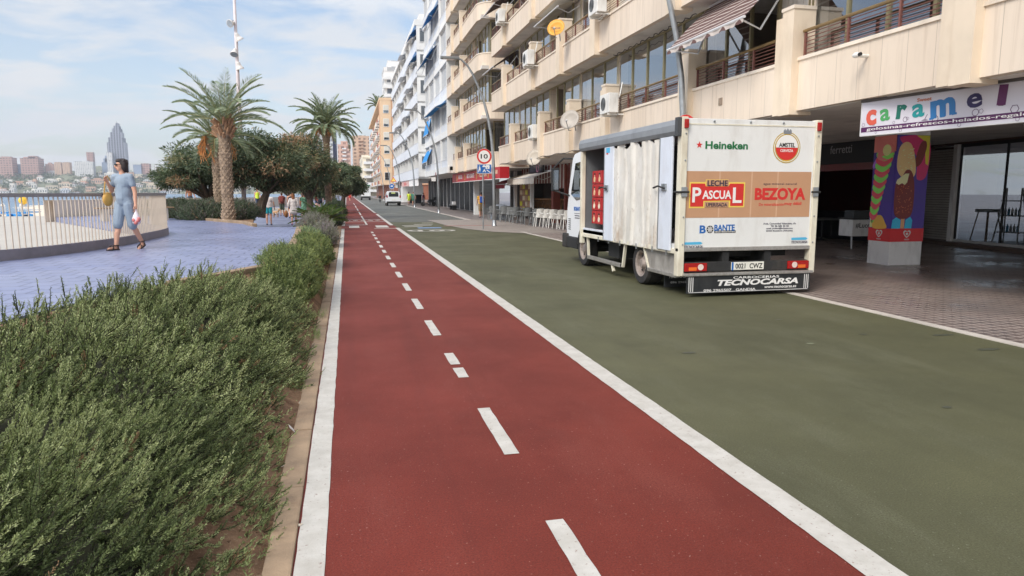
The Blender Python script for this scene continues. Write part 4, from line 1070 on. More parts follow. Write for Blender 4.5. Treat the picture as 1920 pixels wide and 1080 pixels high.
# cargo box
b = MB(); b.box(-1.25, 1.25, .0, 4.8, .78, .86, M_tw); b.box(-1.22, 1.22, .05, 4.8, 2.78, 2.86, M_tw); b.box(1.2, 1.25, .05, 4.8, .86, 2.78, M_tw); b.box(-1.25, 1.25, 4.72, 4.8, .86, 2.78, mat('bulkhead_grey', S(104, 106, 108), .7, var=.15, sc=3))
b.build('cargo_box', T)
b = MB(); b.bbox(-1.16, 1.16, -.01, .05, .8, 2.86, M_tw, .008)
b.box(-1.16, 1.16, -.016, -.0105, 2.76, 2.78, M_tp)
for y in (.86, 1.3, 1.75, 2.2, 2.62):
    for sx_ in (-1.2, 1.2): b.ell((sx_, -.05, y), (.014, .01, .014), M_steel, 8, 6)
for x in (-.7, -.05, .55): b.ell((x, -.02, 2.82), (.02, .015, .02), M_steel, 8, 6)
b.build('rear_panel', T)
for sx_ in (-1, 1): b = MB(); b.bbox(min(sx_*1.16, sx_*1.27), max(sx_*1.16, sx_*1.27), -.04, .1, .34, 2.88, M_tp, .012); b.build('corner_post', T)
b = MB(); b.bbox(-1.27, 1.27, -.035, .06, .74, .80, M_chk, .006); b.build('rear_sill', T)
for sx_ in (-1, 1):
    b = MB(); b.bbox(sx_*1.2-.035, sx_*1.2+.035, -.075, -.036, 2.7, 2.84, M_lred, .012); b.build('marker_light', T)
    b = MB(); b.bbox(sx_*1.2-.05, sx_*1.2+.05, -.065, -.04, 1.62, 1.78, M_steel, .008); b.tube([(sx_*1.12, -.06, 1.7), (sx_*1.27, -.07, 1.7), (sx_*1.31, .1, 1.7)], .018, M_chas, 6); b.build('door_latch', T)
# printed rear panel
P = lambda x, z, e=.0: F_S((x, -.0105-e, z))
b = MB(); b.text('Heineken', P(-.46, 2.445), M_grn, .76, .125, .03)
st = [(math.sin(i*PI/5)*(.058 if i % 2 == 0 else .024), math.cos(i*PI/5)*(.058 if i % 2 == 0 else .024)) for i in range(10)]
b.prism(st, .003, M_redp, P(-.945, 2.445))
b.build('green_logo', T)
b = MB(); Q = P(.636, 2.425)
b.disc(.255, M_gold, Q, .002); b.disc(.205, M_redp, Q, .004); b.prism([(.205*math.cos(a), .205*math.sin(a)) for a in np.linspace(.12, PI-.12, 18)]+[(-.2, .0), (.2, .0)], .006, M_wp2, Q)
b.ring(.225, .238, M_wp2, Q, .004); b.text('AMSTEL', P(.636, 2.467, .006), M_blkp, .3, .07, .02); b.text('CERVEZA', P(.636, 2.375, .004), M_wp2, .24, .042, .012)
b.prism([(-.07, .22), (.07, .22), (.075, .27), (.05, .3), (.03, .27), (0, .31), (-.03, .27), (-.05, .3), (-.075, .27)], .006, mat('silver_print', S(130, 134, 140), .4), Q)
b.text('CALIDAD', P(.636, 2.21, .002), M_yel, .14, .026, 0); b.build('beer_emblem', T)
b = MB(); b.rect(-1.158, 1.13, 1.286, 2.032, M_tan, P(0, 0), .002); 
for x in (-.56, .02, .5): b.rect(x-.012, x+.012, 1.286, 2.032, mat('tan_sheen', S(202, 164, 134), .45), P(0, 0, .002), .0006)
b.build('tan_banner', T)
b = MB(); Q = P(0, 0, .002)
pz = lambda pts: [(tx(x), tz(y)) for x, y in pts]
b.prism(pz([(738, 412), (825, 412), (825, 398), (950, 398), (950, 412), (1042, 412), (1042, 553), (955, 553), (955, 520), (822, 522), (822, 556), (738, 556)]), .002, M_yel, Q)
b.prism(pz([(744, 420), (820, 420), (826, 436), (950, 436), (958, 420), (1035, 420), (1035, 545), (963, 545), (963, 514), (815, 516), (815, 548), (744, 548)]), .004, M_redp, Q)
b.text('P', P(tx(778), tz(483), .006), M_wp2, .155, .24, .02); b.text('ASCUA', P(tx(888), tz(482), .006), M_wp2, .52, .14, .025); b.text('L', P(tx(1000), tz(485), .006), M_wp2, .16, .25, .02)
b.rect(tx(828), tx(950), tz(434), tz(400), M_tan, P(0, 0, .0065), .001)
b.text('LECHE', P(tx(889), tz(418), .008), M_navy, .36, .095, .02); b.rect(tx(822), tx(952), tz(552), tz(526), M_tan, P(0, 0, .0065), .001); b.text('UPERISADA', P(tx(888), tz(538), .008), M_navy, .38, .058, .02)
b.build('milk_logo', T)
b = MB(); b.text('BEZOYA', P(tx(1244), tz(478), .002), M_redp, .95, .2, .045); b.text('agua mineral natural', P(tx(1240), tz(422), .002), M_navy, .62, .045, 0, sp=1.2)
b.text('De mineralización', P(tx(1195), tz(537), .002), M_redp, .46, .05, 0); b.text('muy débil', P(tx(1319), tz(535), .002), M_redp, .32, .07, .015); b.build('water_logo', T)
b = MB(); b.text('B', P(tx(818), tz(675)), M_bp, .11, .13, .03); b.text('BANTE', P(tx(938), tz(667)), M_bp, .37, .1, .03)
Q = P(tx(858), tz(676)); b.disc(.062, M_blkp, Q, .002); b.ring(.028, .034, M_wp2, Q, .004)
for a in range(4): b.rect(-.058, .058, -.004, .004, M_wp2, Q @ Matrix.Rotation(a*PI/4, 4, 'Z'), .0035)
b.rect(tx(882), tx(1000), tz(697), tz(683), M_blkp, P(0, 0), .002); b.text('distribuciones', P(tx(941), tz(689), .002), M_wp2, .36, .03, 0)
for i, s_ in enumerate(('Avda. Comunidad Valenciana, s/n.', 'Tlf: 96 585 34 50', 'email: pedidos@bobante.com', '03503 Benidorm (Alicante)')): b.text(s_, P(tx(1250), tz(648+i*14)), M_navy, [.62, .34, .5, .5][i], .034, .008)
b.build('owner_lettering', T)
for cx, cz, wd in ((770, 764, .33), (1370, 748, .31)):
    b = MB(); x, z = tx(cx), tz(cz); b.prism([(x-wd/2, z+.01), (x+wd*.38, z+.01), (x+wd/2, z+.03), (x+wd*.38, z+.055), (x-wd/2, z+.05)], .002, M_lb, P(0, 0)); b.text('TECNOCARSA', P(x, z-.025), M_navy, wd, .045, .015, shear=.2); b.build('coachbuilder_sticker', T)
# side: rolled tarp, posts, panels, curtain
b = MB(); prof = [(-1.24, 2.86), (-1.30, 2.84), (-1.335, 2.76), (-1.335, 2.66), (-1.30, 2.6), (-1.22, 2.6), (-1.2, 2.86)]
b.prism([(x, z) for x, z in prof], 4.74, M_tarp, Matrix(((1, 0, 0, 0), (0, 0, 1, .07), (0, 1, 0, 0), (0, 0, 0, 1)))); b.build('rolled_tarp', T)
b = MB(); b.box(-1.34, -1.2, -.03, .07, 2.58, 2.87, mat('end_cap_grey', S(70, 72, 74), .6)); b.build('tarp_end_cap', T)
b = MB(); b.bbox(-1.29, -1.2, 4.7, 4.82, .55, 2.6, M_tp, .01); b.build('front_post', T)
for y0, y1, z0, nm in ((2.8, 3.3, .72, 'curtain_bar'), (.22, .7, .74, 'curtain_bar')):
    b = MB(); b.bbox(-1.3, -1.265, y0, y1, z0, 2.595, M_tblue, .008)
    b.box(-1.302, -1.298, y1-.04, y1, z0, 2.59, M_steel); o = b.build(nm, T)
    h_ = MB(); yh = y0+.32 if y0 > 1 else y0+.25
    h_.bbox(-1.33, -1.3, yh-.09, yh+.06, 1.72, 1.84, M_steel, .008); h_.tube([(-1.35, yh-.1, 1.76), (-1.37, yh+.1, 1.8), (-1.36, yh+.3, 1.77)], .016, M_chas, 6); h_.build('latch', o)
b = MB(); b.rect(-.1, .1, -.05, .05, M_lb, F_W((-1.3025, 3.08, 2.53)), .002); b.rect(-.08, .0, -.1, -.07, M_redp, F_W((-1.3025, 3.08, 2.55)), .002); b.build('sticker', T)
vs = []; ny, nz = 96, 20
folds = [(.06, .05, .012), (.13, .03, -.008), (.20, .06, .016), (.31, .05, .014), (.34, .02, -.012), (.52, .08, .016), (.56, .02, -.012), (.70, .05, .016), (.73, .02, -.01), (.88, .06, .012)]
for i in range(ny+1):
    ph_ = i/ny; y = .69+(2.83-.69)*ph_
    fo = sum(am*math.exp(-((ph_-c)/(wd*.42))**2) for c, am, wd in folds)
    sc = .5+.5*math.cos(ph_*2*PI*3.6+.6); 
    for k in range(nz+1):
        q = k/nz; zt = 2.6-.11*(1-sc)**2*(.4+.6*math.sin(ph_*PI)); z = .72+(zt-.72)*q
        wr_ = .012*math.sin(q*11+ph_*9)*math.sin(ph_*23+q*2)+.015*(q**6)*math.sin(ph_*22)
        vs.append((-1.272-fo*(.8+.4*q)-wr_, y+.012*math.sin(q*7+i*.4), z))
b = MB(); b.add(vs, [(i*(nz+1)+k, i*(nz+1)+k+1, (i+1)*(nz+1)+k+1, (i+1)*(nz+1)+k) for i in range(ny) for k in range(nz)], M_tarpd); b.build('side_curtain', T, smooth=True)
b = MB(); b.bbox(-1.27, -1.22, .1, 4.8, .7, .78, M_tp, .006); b.bbox(-1.25, -1.2, 3.3, 4.7, .78, .9, M_tblue, .006)
for y in (.35, .9, 1.6, 2.4, 3.0, 3.6): b.box(-1.29, -1.27, y, y+.03, .66, .76, M_steel)
b.build('side_rail', T)
# under the body
b = MB(); b.box(-.45, -.33, -.0, 6.0, .5, .72, M_chas); b.box(.33, .45, 0, 6.0, .5, .72, M_chas); b.box(-1.0, 1.0, .4, .5, .6, .74, M_chas); b.box(-1.05, -.5, 3.0, 3.6, .35, .7, M_chas); b.tube([(-.9, 1.62, .4), (.9, 1.62, .4)], .09, M_chas, 8); b.tube([(-.9, 4.95, .4), (.9, 4.95, .4)], .08, M_chas, 8); b.box(-.3, .3, 3.2, 4.6, .4, .7, M_chas); b.box(.5, 1.1, 2.5, 3.9, .35, .7, M_chas); b.build('chassis', T)
b = MB()
for p, q in (((-1.2, 4.5, .72), (-1.2, 4.42, .26)), ((-1.2, 4.42, .26), (-1.2, 2.5, .26)), ((-1.2, 2.42, .24), (-1.2, 2.3, .72)), ((-1.2, 3.0, .26), (-1.2, 2.9, .1))): b.tube([p, q], .035, M_tp, 4)
b.bbox(-1.24, -1.17, 2.5, 4.44, .22, .3, M_chk, .01); b.build('side_guard', T)
b = MB(); b.add([(-1.2, 1.15, .3), (-1.2, .1, .36), (-1.2, .1, .74), (-1.2, 1.42, .74)], [(0, 1, 2, 3)], mat('guard_panel', S(150, 146, 140), .6, var=.2, sc=4, dirt=(S(90, 80, 70), 3, .6))); b.bbox(-1.24, -1.18, .08, 1.2, .3, .36, M_chk, .008); b.tube([(-1.2, 1.17, .3), (-1.2, 1.45, .74)], .03, M_tp, 4); b.build('rear_guard', T)
b = MB(); b.box(-1.12, -.45, .72, .75, .06, .36, M_flap); b.text('TECNOCARSA', F_S((-.8, .718, .25)), M_wp2, .5, .07, .01); b.text('096 2965507', F_S((-.8, .718, .14)), M_wp2, .42, .035); b.build('mud_flap', T)
def wheel(par, x, y, r, w, m_rim, name='wheel', hub=True):
    wroot = MB(); Mx = Matrix(((0, 0, 1, x), (1, 0, 0, y), (0, 1, 0, r), (0, 0, 0, 1)))
    wroot.lathe([(r*.62, -w/2), (r*.93, -w/2), (r, -w*.32), (r, w*.32), (r*.93, w/2), (r*.62, w/2)], M_tyre, 28, M=Mx, caps=False)
    o = wroot.build(name, par)
    b = MB(); s_ = -1 if x < 0 else 1
    pr = [(r*.06, -w*.5), (r*.2, -w*.48), (r*.3, -w*.3), (r*.5, -w*.2), (r*.55, -w*.45), (r*.63, -w*.505), (r*.62, w*.3), (r*.1, w*.3)]
    Mz = Mx if s_ < 0 else Mx @ Matrix.Scale(-1, 4, (0, 0, 1))
    b.lathe(pr, m_rim, 20, M=Mz)
    for k in range(6): a = k*PI/3; b.ell((r*.38*math.cos(a), r*.38*math.sin(a), -w*.27), (r*.07, r*.07, w*.06), M_blk, 6, 5, M=Mz)
    b.build('rim', o); return o
for x in (-1.02, 1.02): wheel(T, x, 4.98, .39, .24, M_rim); wheel(T, x, 1.62, .39, .32, M_rim)
# rear bumper group
b = MB(); b.bbox(-1.14, 1.14, -.02, .08, .4, .56, M_chas, .01); b.build('light_bar', T)
for sx_ in (-1, 1):
    b = MB(); x = sx_*.95; b.bbox(x-.2, x+.2, -.06, -.02, .415, .55, M_lred, .015); o = b.build('tail_light', T)
    b = MB(); b.bbox(x+sx_*.06-.07, x+sx_*.06+.07, -.066, -.055, .43, .485, M_lor, .004); b.disc(.05, M_lwh, F_S((x-sx_*.08, -.06, .485)), .006); b.build('lens', o)
b = MB(); b.bbox(-.3, .3, -.045, -.02, .42, .55, mat('plate_white', S(226, 224, 212), .4), .008); b.rect(-.3, -.265, .42, .55, M_bp, F_S((0, -.0455, 0)), .001); b.ring(.056, .06, M_blkp, F_S((0, 0, 0)), 0) if 0 else None
b.text('0021  CWZ', F_S((.02, -.046, .485)), M_blkp, .5, .085, .012); b.build('number_plate', T)
b = MB(); b.bbox(-1.18, 1.18, -.14, .05, .345, .39, M_chk, .01); b.build('step', T)
b = MB(); b.bbox(-1.14, 1.14, -.12, -.1, .06, .345, M_flap, .006); Q = lambda x, z: F_S((x, -.121, z))
b.text('CARROCERIAS', Q(.12, .305), M_wp2, .85, .04, .015); b.text('TECNOCARSA', Q(.16, .225), M_wp2, 1.5, .1, .04, shear=.25); b.text('096 2965507   GANDIA', Q(-.36, .105), M_wp2, .95, .042, .012); b.text('www.tecnocarsa.es', Q(.58, .13), M_wp2, .6, .04, .008, shear=.2)
for s_ in (-1, 1):
    for k in range(3): b.rect(s_*(1.1-.035*k)-.006, s_*(1.1-.035*k)+.006, .09, .33, M_wp2, F_S((0, -.1205, 0)), .001)
b.rect(-1.1, 1.1, .075, .083, M_wp2, F_S((0, -.1205, 0)), .001); b.build('rear_flap', T)
# cab
M_cab = mat('cab_white', S(228, 230, 232), .35, var=.03, sc=1, dirt=(S(190, 186, 178), 2, .25))
side = [(4.86, .62), (4.86, 2.62), (5.0, 2.68), (5.85, 2.6), (6.0, 2.5), (6.28, 1.75), (6.4, 1.2), (6.42, .62), (5.5, .62), (5.44, .82), (5.25, .98), (5.0, 1.0)]
Mside = Matrix(((0, 0, 1, 0), (1, 0, 0, 0), (0, 1, 0, 0), (0, 0, 0, 1)))
b = MB(); b.prism(side, 2.1, M_cab, Mside, -1.08); b.bbox(-.7, .7, 5.0, 5.5, 2.66, 2.84, M_cab, .05); b.build('cab', T)
for s_ in (-1, 1):
    b = MB(); xx = s_*1.083-(0 if s_ > 0 else .004)
    b.prism([(5.1, 1.55), (5.1, 2.42), (5.78, 2.38), (6.1, 1.65), (5.7, 1.5)], .004, M_carg, Mside, xx-.002 if s_ < 0 else 1.022); b.build('side_window', T)
    b = MB(); b.prism([(4.98, 1.02), (4.98, 2.52), (5.0, 2.52), (5.0, 1.02)], .004, M_chas, Mside, -1.0835 if s_ < 0 else 1.0205); b.bbox(s_*1.09-.02 if s_ < 0 else 1.02, s_*1.09+.02 if s_ < 0 else 1.06, 5.08, 5.22, 1.25, 1.33, M_chas, .01); b.build('door_handle', T)
    b = MB(); xm = s_*1.36-.03; b.bbox(xm-.06, xm+.13, 6.5, 6.62, 1.72, 2.3, M_chas, .03); b.tube([(s_*1.02, 6.0, 2.5), (s_*1.2, 6.4, 2.52), (xm, 6.56, 2.3)], .022, M_chas, 6); b.tube([(s_*1.05, 6.2, 1.6), (xm, 6.56, 1.74)], .022, M_chas, 6); o = b.build('mirror', T)
    g = MB(); g.rect(-.07, .07, -.24, .24, mat('mirror_glass', S(150, 158, 166), .05, .9), F_S((xm+.03, 6.498, 2.0)), .002); g.build('mirror_glass', o)
    b = MB(); vs = [( (5.0-.0)+.0, 0)]; 
    arch = [(4.98+.5*math.cos(a), .42+.52*math.sin(a)) for a in np.linspace(.1, PI*.72, 12)]; arch2 = [(4.98+.43*math.cos(a), .42+.45*math.sin(a)) for a in np.linspace(.1, PI*.72, 12)]
    b.prism(arch+arch2[::-1], .2, M_chas, Mside, -1.12 if s_ < 0 else .92); b.build('wheel_arch', T)
b = MB(); b.add([(-.98, 6.02, 2.46), (.94, 6.02, 2.46), (.96, 6.29, 1.74), (-1.0, 6.29, 1.74)], [(0, 1, 2, 3)], M_carg); b.build('windscreen', T)
b = MB(); b.bbox(-1.15, 1.1, 6.25, 6.62, .32, .68, M_chas, .05); b.bbox(-1.13, -.9, 5.5, 6.4, .34, .62, M_chas, .03); b.build('front_bumper', T)
b = MB(); b.text('BOBANTE', F_W((-1.082, 5.62, 1.3)), M_bp, .5, .1, .03); b.rect(-.22, .22, -.005, .005, M_navy, F_W((-1.082, 5.62, 1.19)), .002); b.text('distribuciones', F_W((-1.082, 5.62, 1.14)), M_navy, .36, .03); b.text('Tlf: 96 585 34 50', F_W((-1.082, 5.62, 1.08)), M_navy, .36, .03); b.build('door_lettering', T)
b = MB(); b.bbox(-.95, -.5, 4.9, 4.98, 2.7, 2.86, M_bp, .02); b.box(-1.0, -.45, 4.9, 5.0, 2.62, 2.7, M_cab); b.build('roof_badge', T)
b = MB()
for k in range(6): b.box(-1.086, -1.083, 6.1, 6.28, .78+.05*k, .8+.05*k, M_chas)
b.build('side_vent', T)
# crates and pallet inside
M_crate = mat('red_crate', S(176, 36, 40), .45, var=.1); M_cream2 = mat('cream_print', S(232, 214, 178), .5); M_orp = mat('orange_print', S(222, 130, 52), .5)
pal = MB()
for k in range(5): pal.box(-.4+.17*k, -.4+.17*k+.12, -.55, .55, .115, .137, mat('pallet_wood', S(156, 128, 98), .85, var=.25, sc=8))
for y in (-.5, 0, .45): pal.box(-.4, .4, y-.05, y+.05, 0, .114, MATS['pallet_wood'])
tag(pal.build('pallet', loc=(5.72, 14.4, .862)), 'wooden pallet under the red crates inside the truck', 'pallet')
def crate(label, loc):
    root = thing('bottle_crate', label, 'crate', loc, 0, 'red bottle crates inside the truck')
    b = MB(); b.bbox(-.2, .2, -.15, .15, 0, .285, M_crate, .012); b.box(-.17, .17, -.12, .12, .2855, .29, M_blk); b.box(-.203, -.199, -.045, .045, .2, .235, M_blk); b.box(-.2025, -.199, -.145, .145, .005, .02, mat('crate_rib', S(140, 26, 30), .5)); b.build('body', root)
    e = MB(); Q = F_W((-.2005, 0, .1)); e.disc(.055, M_orp if random.random() < .6 else M_wp2, Q, .003); e.ring(.05, .058, M_cream2, Q, .004)
    e.prism([(-.018, -.045), (.018, -.045), (.02, .03), (.008, .06), (.008, .1), (-.008, .1), (-.008, .06), (-.02, .03)], .005, M_cream2, Q); e.build('emblem', root)
rows = ('bottom', 'second', 'third', 'top')
for k in range(4):
    for j, nm in enumerate(('front', 'rear')):
        crate(f'red bottle crate, {rows[k]} of the {nm} column beside the curtain' if j else f'red bottle crate, {rows[k]} of the column next to the cab wall', (5.56, 14.72-.31*j, 1.0+.292*k))
    crate(f'red bottle crate, {rows[k]} of the column half hidden by the curtain bar', (5.56, 14.08, 1.0+.292*k))

# ------------------------------------------------------------------ other vehicles
def van():
    root = thing('delivery_van', 'small white van seen from behind driving away on the grey road', 'van', (5.62, 87.3, 0))
    prof = [(-.86, .34), (-.88, .95), (-.8, 1.3), (-.72, 1.68), (-.62, 1.8), (.62, 1.8), (.72, 1.68), (.8, 1.3), (.88, .95), (.86, .34)]
    secs = [(.0, 1.0, 1.0), (.25, 1.0, 1.0), (2.6, 1.0, 1.0), (3.1, .97, .62), (4.1, .93, .56), (4.2, .85, .4)]
    b = MB(); vs = []; n = len(prof)
    for y, sx_, hz_ in secs:
        for x, z in prof: vs.append((x*sx_, y, .34+(z-.34)*(hz_ if hz_ < 1 else 1)))
    fs = [tuple(range(n))]+[tuple((len(secs)-1)*n+k for k in range(n-1, -1, -1))]
    for i in range(len(secs)-1):
        for k in range(n): fs.append((i*n+k, (i+1)*n+k, (i+1)*n+(k+1) % n, i*n+(k+1) % n))
    b.add(vs, fs, M_cab); b.build('body', root)
    b = MB(); b.prism([(-.6, 1.12), (.6, 1.12), (.56, 1.62), (.5, 1.68), (-.5, 1.68), (-.56, 1.62)], .01, mat('van_glass', S(44, 50, 52), .12), F_S((0, .0, 0))); b.rect(-.28, .2, 1.5, 1.66, mat('yellow_sticker', S(196, 206, 130), .5), F_S((0, -.011, 0)), .002); b.build('rear_window', root)
    b = MB(); b.bbox(-.88, .88, -.08, .15, .32, .56, M_chas, .05); b.build('bumper', root)
    for s_ in (-1, 1):
        b = MB(); b.bbox(min(s_*.72, s_*.88), max(s_*.72, s_*.88), -.03, .1, 1.0, 1.3, M_lred, .02); b.build('tail_light', root)
        b = MB(); b.bbox(min(s_*.88, s_*1.06), max(s_*.88, s_*1.06), 2.7, 2.8, 1.0, 1.16, M_chas, .03); b.build('mirror', root)
        b = MB(); b.box(s_*.86-.006, s_*.86+.006, .5, 2.6, 1.12, 1.5, MATS['van_glass']); b.build('side_window', root)
        wheel(root, s_*.76, .55, .31, .2, M_rim); wheel(root, s_*.76, 3.3, .31, .2, M_rim)
    b = MB(); b.bbox(-.26, .26, -.025, -.005, .68, .79, MATS['plate_white'], .004); b.build('number_plate', root)
van()
def lorry():
    root = thing('box_lorry', 'white box lorry far down the street seen from behind', 'truck', (3.9, 150, 0))
    b = MB(); b.bbox(-1.0, 1.0, 0, 4.4, .8, 2.85, M_tw, .03); b.build('cargo_box', root)
    b = MB(); b.box(-.95, .95, .05, 4.4, .45, .79, M_chas); b.box(-.9, .9, 4.42, 6, .5, 2.4, M_cab); b.build('chassis', root)
    b = MB(); b.bbox(-.3, .9, -.0, .3, 2.86, 3.2, mat('green_cover', S(70, 120, 96), .6), .03); b.build('cool_unit', root)
    for s_ in (-1, 1): wheel(root, s_*.85, 1.0, .4, .26, M_rim); wheel(root, s_*.85, 5, .4, .26, M_rim)
lorry()
def scooter(label, loc, rz, c):
    root = thing('motor_scooter', label, 'scooter', loc, rz)
    m = mat('scooter_'+label[:4], c, .35); b = MB()
    b.bbox(-.16, .16, -.6, .2, .45, .68, m, .06); b.bbox(-.2, .2, .1, .65, .25, .34, m, .03); b.bbox(-.18, .18, .55, .68, .3, 1.0, m, .05); b.build('body', root)
    b = MB(); b.bbox(-.15, .15, -.65, .1, .68, .8, M_chas, .05); b.build('seat', root)
    b = MB(); b.tube([(0, .62, .95), (0, .55, 1.1)], .03, M_chas); b.tube([(-.34, .5, 1.1), (0, .55, 1.08), (.34, .5, 1.1)], .02, M_chas, 6); b.build('handlebar', root)
    b = MB(); b.bbox(-.2, .2, -.9, -.58, .78, 1.08, M_chas, .05); b.build('top_box', root)
    for y in (-.55, .75):
        b = MB(); b.lathe([(.12, -.05), (.24, -.06), (.27, 0), (.24, .06), (.12, .05)], M_tyre, 16, M=Matrix(((0, 0, 1, 0), (1, 0, 0, y), (0, 1, 0, .27), (0, 0, 0, 1)))); b.build('wheel', root)
    b = MB(); b.rect(-.08, .08, .5, .62, MATS['plate_white'], F_S((0, -.66, 0)), .004); b.build('number_plate', root)
scooter('dark scooter riding far down the street beside the lorry', (5.35, 118, 0), 0, S(60, 62, 66))
scooter('dark scooter parked under the arcade of the white block', (9.6, 84, 0), PI/2, S(96, 56, 62))
def car(label, loc, rz, c):
    root = thing('parked_car', label, 'car', loc, rz, 'cars parked far down the street')
    m = mat('carpaint_'+str(int(c[0]*1000)), c, .3)
    b = MB(); b.prism([(-2, .3), (-2, .8), (-1.6, .95), (-1.1, 1.4), (.6, 1.42), (1.2, .95), (1.95, .8), (2.0, .3)], 1.6, m, Matrix(((0, 0, 1, -.8), (1, 0, 0, 0), (0, 1, 0, 0), (0, 0, 0, 1)))); b.build('body', root)
    b = MB(); b.prism([(-1.45, .98), (-1.05, 1.34), (.55, 1.36), (.95, .98)], 1.62, MATS['van_glass'], Matrix(((0, 0, 1, -.81), (1, 0, 0, 0), (0, 1, 0, 0), (0, 0, 0, 1)))); b.add([(-.7, -1.98, .86), (.7, -1.98, .86), (.62, -1.2, 1.36), (-.62, -1.2, 1.36)], [(0, 1, 2, 3)], MATS['van_glass']); b.build('windows', root)
    for x in (-.72, .72):
        for y in (-1.25, 1.25): wheel(root, x, y, .3, .18, M_rim)
for i, (x, y, c, lb) in enumerate([(5.9, 210, S(190, 190, 190), 'silver parked car beyond the far lorry'), (6.3, 222, S(60, 66, 80), 'dark parked car behind the silver one'), (6.2, 240, S(220, 220, 218), 'white parked car, farthest in the kerbside row')]): car(lb, (x, y, 0), 0, c)

# ------------------------------------------------------------------ street furniture
def lamp(label, loc, head=True, sign=None):
    root = thing('street_lamp', label, 'street lamp', loc, 0, 'arched street lamps along the kerb')
    pts = [(0, 0, 0), (-.01, 0, 1.5), (-.04, 0, 3.27), (-.14, 0, 4.4), (-.3, 0, 5.33), (-.52, 0, 6.15), (-.82, 0, 6.84), (-1.06, 0, 7.36), (-1.3, 0, 7.74), (-1.6, 0, 8.0), (-1.85, 0, 8.07)]
    b = MB(); b.tube(pts, list(np.linspace(.085, .042, len(pts))), M_steel, 12); b.lathe([(.13, 0), (.13, .02), (.1, .05), (.09, .3)], M_steel, 12); b.build('pole', root, smooth=True)
    if head:
        b = MB(); b.bbox(-2.6, -1.7, -.13, .13, 8.0, 8.12, M_gp, .03); o = b.build('lamp_head', root); b = MB(); b.rect(-2.5, -1.95, -.1, .1, M_lwh, F_U((0, 0, 7.992)), .006); b.build('lens', o)
    return root
lamp('arched street lamp rising behind the truck, top out of frame', (7.95, 15.6, .006))
L2 = lamp('arched street lamp beside the round speed sign', (7.17, 34.2, .01))
lamp('arched street lamp carrying a small red plate, beyond the crossing', (7.17, 55.9, .004))
lamp('arched street lamp in front of the banded white block', (7.3, 77.8, .004))
for y, lb in ((99, 'arched street lamp past the small white van'), (122, 'arched street lamp at the corner before the orange block'), (145, 'street lamp in front of the orange end wall'), (170, 'farthest street lamp beside the orange block')): lamp(lb, (7.3, y, 0))
def round_sign(root, x, z, r, kind, y=-.05):
    b = MB(); Q = F_S((x, y, z))
    b.disc(r, M_alu, Q, .012, 32)
    b.disc(r*.985, M_redp, Q, .014, 32)
    if kind == '10': b.disc(r*.76, M_wp2, Q, .016, 32); b.text('10', F_S((x, y-.016, z)), M_blkp, r*.95, r*.6, .02)
    elif kind == 'park': b.disc(r*.78, M_bp, Q, .016, 32); b.rect(-r*.8, r*.8, -r*.1, r*.1, M_redp, Q @ Matrix.Rotation(-PI/4, 4, 'Z'), .018)
    return b.build('sign_disc', root)
sp = thing('speed_sign', 'round speed limit ten sign above a blue home zone plate', 'traffic sign', (6.06, 31.4, .01))
b = MB(); b.tube([(0, 0, 0), (0, 0, 3.62)], .034, M_steel, 10); b.build('pole', sp)
round_sign(sp, .05, 3.29, .345, '10')
b = MB(); Q = F_S((.05, -.05, 2.73)); b.rect(-.335, .335, -.21, .21, M_wp2, Q, .012); b.rect(-.32, .32, -.195, .195, M_bp, Q, .014)
W_ = M_wp2; zt = .014
b.rect(.06, .24, .0, .12, W_, Q, .017); b.prism([(.03, .12), (.27, .12), (.2, .18), (.1, .18)], .017, W_, Q); b.rect(.12, .16, .02, .07, M_bp, Q, .019)
b.rect(-.08, .06, .08, .14, W_, Q, .017); b.prism([(-.05, .14), (.03, .14), (.0, .18), (-.03, .18)], .017, W_, Q)
b.disc(.025, W_, Q @ Matrix.Translation((-.22, .12, 0)), .017, 12); b.prism([(-.25, .08), (-.19, .08), (-.17, -.02), (-.2, -.15), (-.22, -.04), (-.27, -.16), (-.29, -.15), (-.25, .0)], .017, W_, Q)
b.disc(.02, W_, Q @ Matrix.Translation((.0, -.02, 0)), .017, 12); b.prism([(-.03, -.05), (.03, -.04), (.07, -.14), (.05, -.16), (.0, -.09), (-.06, -.16), (-.08, -.14)], .017, W_, Q)
b.prism([(.1, -.06), (.12, -.03), (.3, -.16), (.27, -.18)], .017, W_, Q); b.build('blue_plate', sp)
ps = thing('no_parking_sign', 'round red and blue no parking sign peeking over the truck roof', 'traffic sign', (7.86, 15.35, 0))
round_sign(ps, -.02, 3.25, .26, 'park', 0.0)
b = MB(); b.box(.02, .1, .012, .24, 3.1, 3.14, M_steel); b.build('bracket', ps)
pl = MB(); pl.lathe([(.15, -.02), (.15, .02), (.13, .025)], mat('back_red', S(130, 60, 56), .5), 20, M=FR((6.95, 55.8, 3.1), (0, 0, 1), (0, 1, 0))); pl.box(6.6, 6.93, 55.78, 55.8, 2.55, 2.85, M_wp2); tag(pl.build('sign_plate', loc=(6.95, 55.8, 3.1)), 'small signs seen edge on, clamped to the lamp beyond the crossing', 'traffic sign')
def post_sign(label, loc, fn, h=3.0):
    root = thing('traffic_sign', label, 'traffic sign', loc); b = MB(); b.tube([(0, 0, 0), (0, 0, h)], .035, M_steel, 8); b.build('pole', root); b = MB(); fn(b); b.build('sign_disc', root)
post_sign('distant blue round sign by the kerb past the van', (6.95, 112, 0), lambda b: (b.disc(.42, M_wp2, F_S((0, -.05, 2.6)), .01), b.disc(.38, M_bp, F_S((0, -.05, 2.6)), .012), b.prism([(-.2, -.05), (.0, -.05), (0, -.16), (.22, .02), (0, .2), (0, .08), (-.2, .08)], .015, M_wp2, F_S((0, -.05, 2.6)))))
